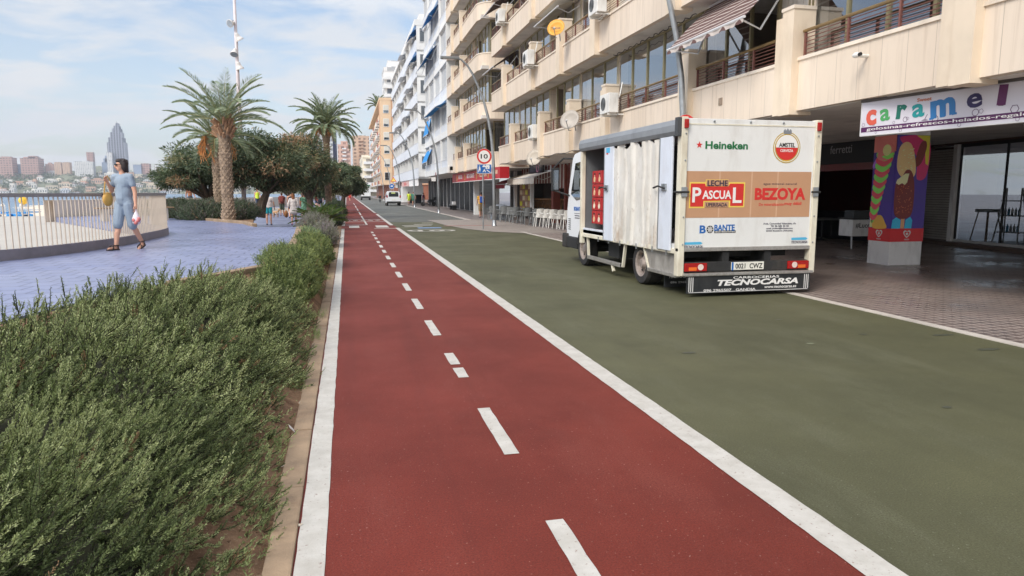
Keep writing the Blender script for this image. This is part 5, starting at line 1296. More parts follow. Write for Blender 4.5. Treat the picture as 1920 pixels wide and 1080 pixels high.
post_sign('distant yellow triangular warning sign above the blue round one', (7.3, 113, 0), lambda b: (b.prism([(-.5, 3.3), (.5, 3.3), (0, 4.1)], .012, M_redp, F_S((0, -.05, 0))), b.prism([(-.36, 3.38), (.36, 3.38), (0, 3.95)], .015, M_yel, F_S((0, -.05, 0)))), 3.9)
tl = thing('traffic_light', 'traffic light with black head near the orange block corner', 'traffic light', (7.5, 105, 0)); b = MB(); b.tube([(0, 0, 0), (0, 0, 3.2)], .05, M_steel, 8); b.build('pole', tl); b = MB(); b.bbox(-.02, .34, -.2, .1, 2.3, 3.3, M_blk, .04)
for k in range(3): b.disc(.1, [M_lred, M_lor, M_grn][2-k], F_S((.16, -.2, 2.48+.32*k)), .01, 14)
b.build('lamp_head', tl)
mast = thing('light_mast', 'tall thin light mast with four floodlights above the palms', 'light mast', (-4.72, 35, 0))
b = MB(); b.tube([(0, 0, .0), (.0, 0, 6), (.05, 0, 14)], [.11, .08, .05], mat('mast_white', S(214, 202, 202), .5), 10); b.build('pole', mast, smooth=True)
M_fl = mat('floodlight_white', S(214, 210, 206), .5); M_flg = mat('floodlight_lens', S(150, 160, 172), .15, var=.2, sc=12)
for (dx, dz, dr) in ((-.1, 9.3, (-.6, -.8, -.35)), (.12, 8.72, (.5, .2, -.9)), (-.06, 8.05, (-.1, -.55, -.85)), (.1, 7.45, (.25, .2, -.95))):
    dv = Vector(dr).normalized(); b = MB(); M_ = FR((dx, -.1, dz), dv.orthogonal(), dv.cross(dv.orthogonal()))
    b.lathe([(.05, -.18), (.08, -.12), (.1, 0), (.17, .12), (.18, .17), (.165, .175)], M_fl, 16, M=M_); o = b.build('floodlight', mast); b = MB(); b.disc(.16, M_flg, M_, .006, 16, z0=.17); b.build('lens', o)
    b = MB(); b.tube([(0, 0, dz+.1), (dx, -.1, dz+.1)], .03, M_gp, 6); b.build('bracket', o)
# ------------------------------------------------------------------ ground floor: sweet shop, ferretti, cafes
M_dkw = mat('dark_brown_wall', S(84, 62, 54), .6, var=.15, sc=2); M_dkp = mat('black_panel', S(32, 33, 37), .5, var=.2, spec=.3)
M_sgw = mat('sign_white', S(214, 210, 218), .45, var=.03); M_pur = mat('purple_print', S(84, 34, 84), .5, var=.03)
# shop sign under the facade
sa, sb = Vector((8.30, 10.07, 0)), Vector((8.74, 7.05, 0)); sd = (sb-sa).normalized(); SL = (sb-sa).length
sg = thing('shop_sign', 'long white shop sign with colourful letters hanging over the pavement', 'sign', (8.5, 8.6, 2.6))
Ms = FR((sa.x, sa.y, 2.62), sd, (0, 0, 1))
b = MB(); b.bbox(0, SL, 0, .53, -.12, 0, M_sgw, .008, Ms); b.box(-.01, SL+.01, .531, .575, -.13, .02, mat('sign_top_grey', S(88, 82, 80), .6), Ms); b.box(-.008, SL+.008, -.012, .005, -.125, .006, M_alu, Ms); b.box(-.012, .005, 0, .53, -.122, .006, M_alu, Ms)  # dark strip above the box paints in the shaded gap below the soffit
for x in (.4, 1.7, 2.8): b.box(x, x+.04, .576, .66, -.08, -.04, M_steel, Ms)
b.build('sign_box', sg, world=True)
k = SL/3.05
cols = [S(214, 92, 72), S(76, 160, 92), S(22, 110, 92), S(34, 150, 150), S(48, 120, 180), S(44, 34, 84), S(96, 36, 88)]
lay = [('c', .18, .275, .21, .25, 6), ('a', .45, .295, .19, .19, 4), ('r', .76, .315, .19, .21, -3), ('a', 1.06, .3, .22, .2, 3), ('m', 1.47, .3, .42, .26, 6), ('e', 1.96, .345, .24, .2, 6), ('l', 2.36, .375, .13, .27, -4)]
for (ch, x, y, w_, h_, ang), c in zip(lay, cols):
    m = mat('letter_'+str(int(c[0]*999)), c, .5, var=.03)
    b = MB(); M_ = Ms @ Matrix.Translation((x*k*.955+.02, y, .001)) @ Matrix.Rotation(R(ang), 4, 'Z')
    b.text(ch, M_, m, w_*.92, h_, .026 if ch in 'ea' else .045, .004)
    if ch in 'rml':   # slab feet of the playful lettering
        for fx in {'r': (-.3,), 'm': (-.42, 0, .42), 'l': (0,)}[ch]: b.rect(fx*w_-.035, fx*w_+.035, -h_/2-.008, -h_/2+.02, m, M_, .0045)
    if ch in 'ca': b.disc(.03, m, M_ @ Matrix.Translation((w_*(.36 if ch == 'c' else -.34), h_*.3, 0)), .0045, 12)
    b.build('letter', sg, world=True)
b = MB()
b.text('Sweet', Ms @ Matrix.Translation((1.12*k, .455, .001)), mat('sweet_print', S(196, 110, 70), .5), .24, .055, .02)
b.build('lettering', sg, world=True)
b = MB(); b.rect(.01, SL-.01, .05, .13, M_pur, Ms, .003); b.build('purple_band', sg, world=True)
b = MB(); b.text('golosinas-refrescos-helados-regalos', Ms @ Matrix.Translation((1.42*k, .088, .003)), M_wp2, 2.6*k, .062, .008); b.build('band_lettering', sg, world=True)
b = MB()
def ol(x, y, r, n=10): b.ring(r*.86, r, M_pur, Ms @ Matrix.Translation((x, y, .0035)), .001, n)
ol(.05, .17, .03, 6); ol(.82*k, .19, .04); ol(.86*k, .2, .025, 6); ol(.62*k, .16, .022); ol(1.32*k, .15, .05); ol(1.92*k, .18, .05); ol(2.0*k, .19, .035, 5); ol(2.45*k, .17, .06, 6); ol(2.5*k, .035, .03, 5); ol(1.7*k, .03, .028, 6); ol(.25, .16, .02, 5); ol(.75*k, .03, .025); ol(.3, .03, .018, 5)
b.rect(1.1*k, 1.2*k, .14, .147, M_pur, Ms, .004); b.rect(1.12*k, 1.18*k, .155, .16, M_pur, Ms, .004); b.rect(.17, .24, .155, .162, M_pur, Ms, .004); b.tube([Ms @ Vector((1.15*k, .16, .004)), Ms @ Vector((1.19*k, .23, .004))], .003, M_pur, 4)
b.build('doodles', sg, world=True)

# poster pillar
pil = thing('poster_pillar', 'square pillar wrapped in ice cream posters with a red band', 'pillar', (12.65, 13.97, 0))
x0, x1, y0, y1 = 12.21, 13.1, 13.62, 14.3
M_pw = mat('pillar_white', S(240, 238, 236), .6, var=.05, sc=2, dirt=(S(150, 146, 144), 3, .5))
b = MB(); b.box(x0, x1, y0, y1, 0, 3.19, M_pw); b.build('shaft', pil, world=True)
b = MB(); b.box(x0-.012, x1+.012, y0-.012, y1+.012, .555, .86, mat('poster_red', S(226, 36, 42), .4, var=.04)); b.build('red_band', pil, world=True)
c_ = lambda n, r, g, bb: mat('poster_'+n, S(min(255, r*1.3), min(255, g*1.3), min(255, bb*1.3)), .4, var=.06, sc=3)
pv_, pk, og, gr, rd, ye, bu, ch_, al, mg = c_('violet', 62, 42, 128), c_('pink', 222, 112, 106), c_('orange', 232, 150, 60), c_('green', 124, 206, 84), c_('coral', 206, 70, 84), c_('yellow', 226, 224, 130), c_('blue', 44, 160, 214), c_('choc', 102, 30, 22), c_('almond', 206, 168, 116), c_('magenta', 176, 36, 92)
def blob_poly(pts, n=6):
    """rounded closed outline through the points"""
    out = []; N = len(pts)
    for i in range(N):
        p0, p1, p2, p3 = [Vector(pts[(i+k-1) % N]) for k in range(4)]
        for j in range(n):
            t_ = j/n; out.append((.5*((2*p1)+(p2-p0)*t_+(2*p0-5*p1+4*p2-p3)*t_**2+(3*p1-p0-3*p2+p3)*t_**3))[:])
    return out
H0 = .86; HT = 2.99; W1_, W2_ = y1-y0, x1-x0
Qa = F_W((x0, y1, 0)); b = MB()       # street face: twisted ice lolly
b.rect(0, W1_, H0, HT, pv_, Qa, .012); b.rect(0, W1_, 2.62, HT, pk, Qa, .0135)
b.prism(blob_poly([(.0, 2.35), (.2, 2.6), (.4, 2.78), (.42, 2.7), (.25, 2.5), (.05, 2.25)]), .0145, c_('lilac', 150, 100, 190), Qa)
b.prism(blob_poly([(.12, .86), (.16, 1.1), (.36, 1.16), (.5, 1.0), (.54, .862)]), .014, og, Qa); b.rect(.02, .1, .87, 1.15, ye, Qa, .0146)
b.prism(blob_poly([(.05, 1.05), (.16, 1.04), (.3, 1.5), (.5, 2.2), (.62, 2.55), (.4, 2.75), (.15, 2.6), (.06, 1.8)]), .0146, gr, Qa)
zs = np.linspace(1.12, 2.5, 12)
for i, z in enumerate(zs):
    q = i/11; cx = .12+.25*q; hw = .12+.125*q; hh = .115
    b.prism(blob_poly([(cx-hw, z), (cx, z-.09), (cx+hw*.98, z+.02), (cx+hw, z+.12), (cx, z+.1), (cx-hw, z+.12)], 4), .0148+.0006*i, gr if i % 2 else rd, Qa)
b.prism(blob_poly([(.13, 2.5), (.35, 2.42), (.6, 2.5), (.63, 2.7), (.45, 2.83), (.22, 2.78)]), .0224, pk, Qa); b.prism(blob_poly([(.28, 2.52), (.45, 2.45), (.6, 2.5), (.62, 2.6), (.45, 2.55)]), .0231, gr, Qa); b.disc(.13, ye, Qa @ Matrix.Translation((.42, 2.66, 0)), .0238, 20)
b.build('lolly_poster', pil, world=True)
Qb = F_S((x0, y0, 0)); b = MB()       # side face: chocolate bar
b.rect(0, W2_, H0, HT, pv_, Qb, .012); b.prism(blob_poly([(.1, 2.95), (.85, 2.9), (.86, 2.1), (.6, 2.0), (.55, 2.5), (.2, 2.75)]), .0132, mg, Qb); b.prism([(.5, 2.985), (.88, 2.985), (.88, 2.3), (.8, 2.35), (.75, 2.85)], .0138, c_('olive', 176, 170, 40), Qb)
b.prism(blob_poly([(.5, 2.3), (.62, 2.78), (.76, 2.86), (.8, 2.7), (.68, 2.35)]), .0144, ch_, Qb)
b.prism(blob_poly([(.05, 2.2), (.06, 2.65), (.2, 2.82), (.38, 2.78), (.5, 2.5), (.54, 2.1), (.3, 1.98)]), .015, al, Qb)
b.prism(blob_poly([(.04, 1.25), (.03, 1.85), (.16, 1.98), (.3, 2.2), (.46, 2.14), (.55, 1.8), (.54, 1.25), (.4, 1.1), (.18, 1.1)]), .0158, ch_, Qb)
b.prism([(.04, 1.9), (.12, 1.86), (.2, 1.9), (.28, 1.86), (.34, 1.92), (.38, 2.12), (.28, 2.12), (.07, 1.98)], .0166, c_('icecream', 222, 196, 150), Qb)
rs = random.Random(4)
for k in range(46):
    x, z = rs.uniform(.08, .5), rs.uniform(1.18, 1.85); M_ = Qb @ Matrix.Translation((x, z, 0)) @ Matrix.Rotation(rs.uniform(0, 3), 4, 'Z'); b.disc(.008, c_('nut', 172, 90, 52), M_, .0168, 6, rx=.02)
for k in range(26): b.disc(.01, c_('almond_light', 230, 200, 150), Qb @ Matrix.Translation((rs.uniform(.1, .46), rs.uniform(2.2, 2.7), 0)), .0158, 6, rx=.024)
b.prism([(-.0, .862), (.02, 1.06), (.12, 1.12), (.24, 1.06), (.24, .862)], .0146, bu, Qb); b.prism([(.36, .862), (.38, 1.06), (.5, 1.13), (.56, 1.05), (.55, .862)], .0146, bu, Qb); b.rect(.25, .35, .862, 1.1, c_('stick', 190, 140, 100), Qb, .0142)
b.build('bar_poster', pil, world=True)
b = MB()
for Q, cx in ((Qa, W1_*.5), (Qb, W2_*.5)):
    for s_ in (1, .66, .34):
        pts = [(.0, -.085), (-.075, -.005), (-.09, .045), (-.062, .085), (-.02, .078), (0, .05), (.02, .078), (.062, .085), (.09, .045), (.075, -.005)]
        b.prism([(cx+x*s_*1.15, .73+z*s_) for x, z in blob_poly(pts, 4)], .0135+.001*(1-s_), M_wp2 if s_ != .66 else MATS['poster_red'], Q)
    b.text('FRIGO', Q @ Matrix.Translation((cx, .605, .0122)), M_wp2, .13, .032, .01)
b.build('heart_emblem', pil, world=True)

# shop front with shutter and display window
A_, B_ = Vector((19.3, 20.15, 0)), Vector((18.55, 15.7, 0)); ud = (B_-A_).normalized(); Mf = FR((A_.x, A_.y, 0), ud, (0, 0, 1))
sf = thing('sweet_shop', 'dark shop front with closed roller shutter and wide display window', 'shop', (19.2, 17, 0))
b = MB(); b.box(-1.4, 9, 3.2, 3.42, -.3, 0, M_dkw, Mf); b.box(-1.4, -.05, 0, 3.2, -.3, 0, M_dkw, Mf); b.box(-1.4, 9, .006, .12, -.1, .35, mat('step_stone', S(96, 80, 72), .5), Mf); b.build('wall', sf, world=True)
b = MB()
for k in range(36): b.box(0, 1.42, .14+k*.082, .14+k*.082+.07, -.06, -.04+.012*(k % 2), mat('shutter_grey', S(186, 180, 174), .45, .3), Mf)
b.build('roller_shutter', sf, world=True)
b = MB(); b.box(1.45, 1.62, .12, 3.2, -.08, .1, M_pw, Mf); b.box(-.06, 0, .12, 3.2, -.06, .04, M_gp, Mf); b.build('post', sf, world=True)
b = MB(); b.box(1.64, 8.9, .12, .2, -.06, .0, M_alu, Mf); b.box(1.64, 8.9, 3.1, 3.2, -.06, .0, M_blk, Mf)
for x in (1.64, 3.55, 6.2): b.box(x, x+.05, .2, 3.1, -.055, -.005, M_blk, Mf)
w_ = b.build('window', sf, world=True)
b = MB(); b.add([Mf @ Vector(p) for p in ((1.7, .2, -.03), (8.9, .2, -.03), (8.9, 3.1, -.03), (1.7, 3.1, -.03))], [(0, 1, 2, 3)], M_glass2); b.build('pane', w_, world=True)
b = MB(); b.box(1.5, 9, .02, 3.3, -2.6, -2.5, mat('shop_interior', S(120, 118, 116), .8), Mf); b.box(1.5, 9, .0, .11, -2.5, -.1, mat('shop_floor', S(140, 136, 130), .6), Mf); b.build('back_room', sf, world=True)
def ladder_shelf(label, u, s_=1):
    p = Mf @ Vector((u, .12, -.8)); root = thing('ladder_shelf', label, 'shelf', p, -1.4)
    b = MB()
    for x in (-.32, .32):
        b.tube([(x*1.15, -.25, 0), (x*.7, .0, 1.7)], .022, M_wp, 6); b.tube([(x*1.15, .3, 0), (x*.7, .02, 1.7)], .022, M_wp, 6)
    b.build('frame', root)
    for z in (.35, .85, 1.3): b = MB(); b.box(-.4+.12*z, .4-.12*z, -.2, .25, z, z+.03, M_wp); b.build('shelf', root)
    b = MB()
    for z in (.38, .88):
        for k in range(5): b.lathe([(.035, 0), (.035, .16), (.012, .2), (.012, .24)], [M_wp, M_lb, M_pw][k % 3], 8, (-.2+.1*k, 0, z))
    b.build('bottles', root)
ladder_shelf('white ladder shelf with bottles behind the shop glass', 3.0); ladder_shelf('white shelf unit further right behind the shop glass', 4.3)
p = Mf @ Vector((2.15, .12, -.7)); st_ = thing('stool', 'white stool with splayed legs behind the shop glass', 'stool', p, 0); b = MB(); b.bbox(-.25, .25, -.25, .25, .95, 1.05, M_wp, .02); b.build('seat', st_)
for sx_ in (-1, 1):
    for sy_ in (-1, 1): b = MB(); b.tube([(sx_*.18, sy_*.18, .96), (sx_*.3, sy_*.3, 0)], .02, MATS['pallet_wood'], 6); b.build('leg', st_)

# dark restaurant front behind the truck
fr = thing('restaurant', 'dark restaurant with faint grey lettering inside the arcade', 'restaurant', (14.6, 19, 0))
Mr = FR((14.6, 24, 0), (0, -1, 0), (0, 0, 1))
b = MB(); b.box(0, 7.2, 2.55, 3.18, -.3, 0, M_dkp, Mr); b.box(0, 7.2, 2.35, 2.549, -.25, -.05, mat('dark_red_panel', S(110, 24, 28), .4, var=.2, sc=1), Mr); b.build('fascia', fr, world=True)
b = MB(); b.text('ferretti', Mr @ Matrix.Translation((5.5, 2.98, .001)), mat('grey_letters', S(150, 150, 152), .5), .95, .24, .0); b.build('lettering', fr, world=True)
for x in (3.4, .0): b = MB(); b.box(x, x+.28, 0, 2.34, -.3, -.02, M_dkp, Mr); b.build('post', fr, world=True)
b = MB(); b.box(0, 3.6, 0, 3.17, -6, -5.9, mat('deep_red_wall', S(84, 20, 22), .6, var=.3, sc=.7), Mr); b.build('back_wall', fr, world=True)
b = MB(); b.box(0, 4.2, .0, 1.0, -3.4, -2.8, M_dkp, Mr); b.build('inner_counter', fr, world=True)
cn_ = thing('bar_counter', 'low white counter with lettering half hidden by the poster pillar', 'counter', (15.3, 18.2, 0), 0)
b = MB(); b.bbox(-.6, .6, -.3, .3, .38, .88, M_pw, .02); b.box(-.62, .62, -.32, .32, .881, .93, M_blk); b.build('body', cn_)
b = MB(); b.text('#LuceBen', FR((-.1, -.301, .7), (1, 0, 0), (0, 0, 1)), M_blkp, .8, .16, .01); b.build('lettering', cn_)
for x in (-.45, .5): b = MB(); b.tube([(x, -.1, .38), (x-.1, -.25, 0)], .025, M_alu, 6); b.build('leg', cn_)
b = MB(); b.box(-.5, .5, -.2, .2, .93, 1.15, mat('glass_case', S(70, 74, 78), .1)); b.build('display_case', cn_)
for i, (x, y) in enumerate(((16.4, 21.5), (17.4, 22.3))):
    q = thing('bar_table', ['dark table inside the arcade left of the white counter', 'second dark table deeper inside the arcade'][i], 'table', (x, y, 0)); b = MB(); b.box(-.5, .5, -.35, .35, .72, .76, M_gp); b.build('tabletop', q)
    b = MB(); b.lathe([(.25, 0), (.04, .04), (.04, .72)], M_blk, 10); b.build('leg', q)

# cafes between the blocks
cf = thing('cafe', 'cafe with red and white striped screens and a brick red column', 'cafe', (11.6, 36, 0))
b = MB(); b.box(11.3, 11.36, 28, 36.6, 1.9, 3.18, M_redwhite); b.box(11.3, 11.36, 38.2, 45.0, 2.2, 3.5, M_redwhite); b.build('striped_screen', cf, world=True)
b = MB(); b.box(11.05, 11.45, 36.9, 37.3, 0, 3.6, mat('brick_red_column', S(126, 62, 48), .7, var=.15, sc=4)); b.build('column', cf, world=True)
for y in (35.2, 33.5, 42.2, 46.6): b = MB(); b.box(11.15, 11.35, y-.1, y+.1, 0, 3.1, [M_pw, MATS['brick_red_column']][int(y) % 2]); b.build('post', cf, world=True)
b = MB(); b.box(13.6, 13.7, 22, 58, 0, 4, mat('cafe_wall', S(92, 82, 76), .8, var=.3, sc=.8)); b.box(11.2, 13.6, 47.9, 48.0, 0, 3.4, mat('shutter_dark', S(104, 102, 102), .7)); b.build('back_wall', cf, world=True)
b = MB(); b.box(11.5, 11.56, 43.4, 46.4, .3, 2.3, mat('menu_board', S(168, 128, 92), .6, var=.5, sc=5)); 
for r_ in range(5):
    for k in range(4): b.box(11.47, 11.499, 43.5+.72*k, 44.05+.72*k, .42+.37*r_, .7+.37*r_, [M_cream2, MATS['dull_red_pavers'], MATS['poster_olive'], M_tan][(k+r_*3) % 4])
b.build('menu_board', cf, world=True)
b = MB(); b.box(10.9, 11.0, 38.6, 41.6, 2.75, 3.5, M_blk); b.box(10.88, 10.899, 38.75, 41.45, 2.85, 3.42, mat('screen_dark', S(40, 48, 62), .2)); b.ring(.2, .26, mat('pink_print', S(200, 130, 150), .5), F_W((10.88, 39.6, 3.1)), .003, 16); b.build('hanging_board', cf, world=True)
b = MB(); 
for x in (11.9, 12.3):
    for y in np.arange(38.0, 46, .55):
        b.tube([(x, y, .1), (x, y+.5, 1.25)], .02, mat('teak_wood', S(150, 106, 66), .7, var=.2), 4); b.tube([(x, y+.5, .1), (x, y, 1.25)], .02, MATS['teak_wood'], 4)
    b.box(x-.03, x+.03, 38, 46.2, 1.22, 1.3, MATS['teak_wood'])
tag(b.build('wooden_trellis', loc=(12, 42, 0)), 'low brown wooden trellis at the back of the cafe terrace', 'trellis')
awning('cafe_awning', 'white scalloped awning over the cafe terrace', [(11.2, 2.86), (10.6, 2.72), (10.0, 2.5)], 37.1, 43.6, mat('white_canvas', S(222, 214, 202), .8, var=.08), .38)
awning('cafe_awning', 'dark red awning with a white bar left of the scalloped one', [(11.0, 2.6), (10.4, 2.45), (9.9, 2.2)], 43.9, 47.2, M_awnred, .3)
awning('cafe_awning', 'small dark red awning under the end of the near cream block', [(10.6, 3.7), (10.2, 3.62), (9.8, 3.45)], 41.0, 45.2, M_awnred, .0)
bn = thing('restaurant_banner', 'long red banner with food pictures under the rounded block', 'banner', (8.6, 48, 2.5))
b = MB(); b.box(8.55, 8.62, 39.2, 57.6, 2.48, 3.14, mat('banner_red', S(184, 34, 42), .5, var=.08, sc=1)); b.box(8.62, 9.1, 39.2, 39.27, 2.48, 3.14, MATS['banner_red']); b.build('panel', bn, world=True)
Q = F_W((8.549, 0, 0))
for y, s_, ww in ((44.4, 'PIZZERIA', 2.6), (49.0, 'RESTAURANTE', 3.0), (53.5, 'BURGER', 1.8), (40.8, 'grill', 1.8)):
    b = MB(); b.text(s_, Q @ Matrix.Translation((-y, 2.83, 0)), [M_cream2, M_wp2][int(y) % 2], ww, .3, .02); b.build('lettering', bn, world=True)
b = MB()
for y in (46.6, 51.4, 55.2, 42.6): b.disc(.25, M_gold, Q @ Matrix.Translation((-y, 2.8, 0)), .004, 16); b.disc(.15, M_orp, Q @ Matrix.Translation((-y+.1, 2.85, 0)), .006, 12); b.disc(.1, MATS['poster_choc'], Q @ Matrix.Translation((-y-.15, 2.75, 0)), .007, 10)
b.box(8.54, 8.63, 39.2, 57.6, 2.44, 2.478, M_wp2); b.build('pictures', bn, world=True)
gw = thing('shutter_wall', 'pale wall with a grey shutter facing the street under the red banner', 'wall', (10.3, 52.4, 0))
b = MB(); b.box(9.35, 9.75, 52, 52.3, 0, 3.1, M_wht); b.box(10.95, 11.3, 52, 52.3, 0, 3.1, M_wht); b.box(9.2, 11.3, 52.02, 52.3, 2.6, 3.1, M_wht); b.build('wall', gw, world=True)
b = MB(); 
for k in range(24): b.box(9.76, 10.94, 52.1, 52.13+.01*(k % 2), .02+.107*k, .02+.107*k+.1, M_gp)
b.build('roller_shutter', gw, world=True)
dk = thing('glazed_arcade', 'row of tall black glass panels under the white block', 'shop front', (11, 75, 0))
for i in range(12):
    y = 60.2+i*3.0; b = MB(); b.box(10.98, 11.04, y+.08, y+2.94, .05, 3.2, M_dkp); b.build('glass_panel', dk, world=True)
b = MB()
for i in range(13): y = 60.2+i*3.0; b.box(10.94, 11.06, y-.06, y+.06, 0, 3.2, M_alu)
b.box(9, 14, 55, 122, 3.205, 3.25, M_soff); b.build('frame', dk, world=True)
sg2 = MB(); sg2.box(7.9, 8.0, 92, 104, 2.45, 3.18, mat('pink_sign', S(216, 176, 170), .6)); sg2.text('TABERNA', F_W((7.899, 98, 2.8)), M_redp, 5, .4, .02); tag(sg2.build('shop_sign', loc=(8, 98, 2.5)), 'pinkish sign band under the banded white block', 'sign')
sg3 = MB(); sg3.box(7.9, 8.0, 80, 91.5, 2.4, 3.18, M_pw); sg3.text('CAFE', F_W((7.899, 85, 2.8)), M_gp, 3, .4, .02); tag(sg3.build('shop_sign', loc=(8, 86, 2.5)), 'pale grey sign band at the near end of the banded white block', 'sign')
sg4 = MB(); sg4.box(8.0, 12.5, 118.9, 119, 2.4, 4.1, M_pw); sg4.disc(.5, M_blkp, F_S((9.4, 118.89, 3.3)), .01); sg4.disc(.3, M_wp2, F_S((9.4, 118.88, 3.3)), .01); sg4.disc(.5, M_blkp, F_S((11.2, 118.89, 3.3)), .01); tag(sg4.build('shop_sign', loc=(10, 119, 3)), 'white sign with two dark rings before the orange block', 'sign')
wv_ = MB(); wv_.bbox(8.4, 11.6, 109, 113, .1, 2.6, M_tw, .05); tag(wv_.build('delivery_container', loc=(10, 111, 0)), 'plain white container van parked before the orange block', 'container')

# chairs and tables of the terrace
def chair(name, label, m, loc, rz, group):
    root = thing(name, label, 'chair', loc, rz, group)
    b = MB(); vs = []; n = 8; 
    prof = [(-.22, .46), (.0, .43), (.2, .44), (.225, .55), (.25, .7), (.3, .88)]
    for i, (y, z) in enumerate(prof):
        for k in range(n+1):
            x = -.23+.46*k/n; cv = (abs(x)/.23)**2
            vs.append((x*(1 if i < 3 else 1-.06*(i-2)), y-(.07*cv if i >= 3 else 0), z+(.02*cv if i < 3 else -.02*cv if i == 5 else 0)))
    fs = [(i*(n+1)+k, i*(n+1)+k+1, (i+1)*(n+1)+k+1, (i+1)*(n+1)+k) for i in range(2) for k in range(n)]
    b.add(vs[:27], fs, m); b.add([(x, y, z-.02) for x, y, z in vs[:27]], [f[::-1] for f in fs], m); b.build('seat', root, smooth=True)
    b = MB(); v2 = vs[18:]; fs = [(i*(n+1)+k, i*(n+1)+k+1, (i+1)*(n+1)+k+1, (i+1)*(n+1)+k) for i in range(3) for k in range(n)]
    b.add(v2, fs, m); b.add([(x, y+.018, z) for x, y, z in v2], [f[::-1] for f in fs], m); b.build('backrest', root, smooth=True)
    for sx_ in (-1, 1):
        b = MB(); b.tube([(sx_*.23, .27, .66), (sx_*.27, .05, .68), (sx_*.27, -.2, .66), (sx_*.25, -.23, .45)], .018, m, 6); b.build('armrest', root)
        for yy in (-.2, .2): b = MB(); b.tube([(sx_*.2, yy, .44), (sx_*.25, yy*1.35, 0)], .02, m, 6); b.build('leg', root)
    return root
ordn = ['first', 'second', 'third', 'fourth', 'fifth', 'sixth', 'seventh', 'eighth', 'ninth', 'tenth', 'eleventh', 'twelfth', 'thirteenth', 'fourteenth']
wc = chair('plastic_chair', 'white plastic chair nearest the truck cab in the terrace row', M_wp, (9.75, 30.4, .01), PI, 'white plastic chairs')
for i in range(1, 5): copy_tree(wc, (9.75-.12*i, 30.4+.72*i, .01), PI+random.uniform(-.15, .15), f'white plastic chair, {ordn[i]} from the truck cab in the terrace row')
gc = chair('plastic_chair', 'grey plastic chair right beside the last white chair', M_gp, (9.25, 34.0, .01), PI+.1, 'grey plastic chairs')
for i in range(1, 13):
    copy_tree(gc, (9.25-.06*i+(.5 if i % 3 == 1 else 0), 34.0+.62*i, .01), PI+random.uniform(-.7, .5), f'grey plastic chair, {ordn[i]} from the white chairs along the terrace')
def table(label, loc):
    q = thing('cafe_table', label, 'table', loc, 0); b = MB(); b.bbox(-.4, .4, -.4, .4, .71, .75, M_gp, .015); b.build('tabletop', q); b = MB(); b.lathe([(.28, 0), (.28, .02), (.04, .06), (.035, .71)], M_steel, 12); b.build('leg', q); return q
tb = table('cafe table behind the white chairs', (10.7, 31.8, .01))
for i, (y, lb) in enumerate(((35.0, 'cafe table behind the nearest grey chairs'), (37.6, 'cafe table in the middle of the grey chairs'), (40.2, 'cafe table at the far end of the grey chairs'))): copy_tree(tb, (10.3-.15*i, y, .01), 0, lb)
cov = MB(); cov.ell((9.3, 42.6, .55), (.7, 1.1, .4), mat('grey_cover', S(120, 126, 134), .8, var=.2, sc=4), 14, 8); cov.box(8.8, 9.8, 41.8, 43.4, .01, .55, MATS['grey_cover']); tag(cov.build('covered_stack', loc=(9.3, 42.6, 0)), 'furniture stack under a grey cover at the end of the terrace', 'furniture stack')
bin_ = thing('rubbish_bin', 'dark waste container under the arcade beyond the white van', 'bin', (9.2, 97, 0)); b = MB(); b.bbox(-.8, .8, -.5, .5, .15, 1.2, M_dkp, .05); b.build('body', bin_); b = MB(); b.bbox(-.84, .84, -.54, .54, 1.2, 1.34, M_blk, .04); b.build('lid', bin_)
bn2 = thing('bench', 'white and dark bench in front of the black glass panels', 'bench', (9.9, 66.5, 0)); b = MB(); b.bbox(-.25, .25, -1.1, 1.1, .42, .5, M_gp, .02); b.build('seat', bn2); b = MB(); b.bbox(-.15, .15, -.9, -.2, .52, .8, M_pw, .02); b.build('cushion', bn2)
for y in (-.9, .9): b = MB(); b.box(-.2, .2, y-.04, y+.04, 0, .42, M_blk); b.build('leg', bn2)

# road litter, drain and stains
rs = random.Random(9)
for i, (x, y, lb) in enumerate(((7.03, 8.9, 'white paper scrap on the green road near the kerb, larger one'), (6.75, 8.2, 'white paper scrap on the green road, farther from the kerb'), (5.3, 5.2, 'tiny white scrap in the middle of the green road'), (6.4, 6.6, 'small brown scrap on the green road'), (1.95, 4.9, 'pale scrap on the red lane right of the dashes'))):
    b = MB(); r = .035 if i < 2 else .02
    b.ell((0, 0, .012), (r*1.4, r, .014), M_wp2 if i != 3 else MATS['dry_leaf'], 7, 5); b.ell((r, r*.6, .01), (r*.7, r*.9, .012), M_wp2 if i != 3 else MATS['dry_leaf'], 6, 5); tag(b.build('paper_scrap', loc=(x, y, 0)), lb, 'litter')
b = MB(); b.box(-.16, .16, -.2, .2, -.02, .005, M_gp)
for k in range(7): b.box(-.13, .13, -.17+.05*k, -.145+.05*k, .005, .008, M_blk)
tag(b.build('drain_cover', loc=(-.0, 16.5, .002)), 'small grey drain cover beside the left white line', 'drain cover')
b = MB()
M_oil = mat('oil_stain', S(72, 74, 60), .6, var=.3, sc=14); M_pale = mat('pale_stain', S(116, 120, 97), .9, var=.15, sc=14)
for x, y, rx, ry, m in ((6.0, 7.0, .05, .03, M_oil), (6.9, 6.75, .14, .04, M_oil), (6.75, 6.0, .13, .045, M_oil), (3.5, 6.6, .08, .04, M_oil), (5.6, 8.1, .05, .03, M_oil), (4.6, 4.4, .04, .025, M_oil), (5.05, 6.7, .05, .03, M_pale), (6.3, 4.7, .07, .035, M_pale)):
    n = 26; b.add([(x+rx*math.cos(2*PI*k/n)*(1+.25*math.sin(k*2.1+x)), y+ry*math.sin(2*PI*k/n)*(1+.25*math.sin(k*1.7+y)), .004) for k in range(n)], [tuple(range(n))], m)
struct('road_stains', b)
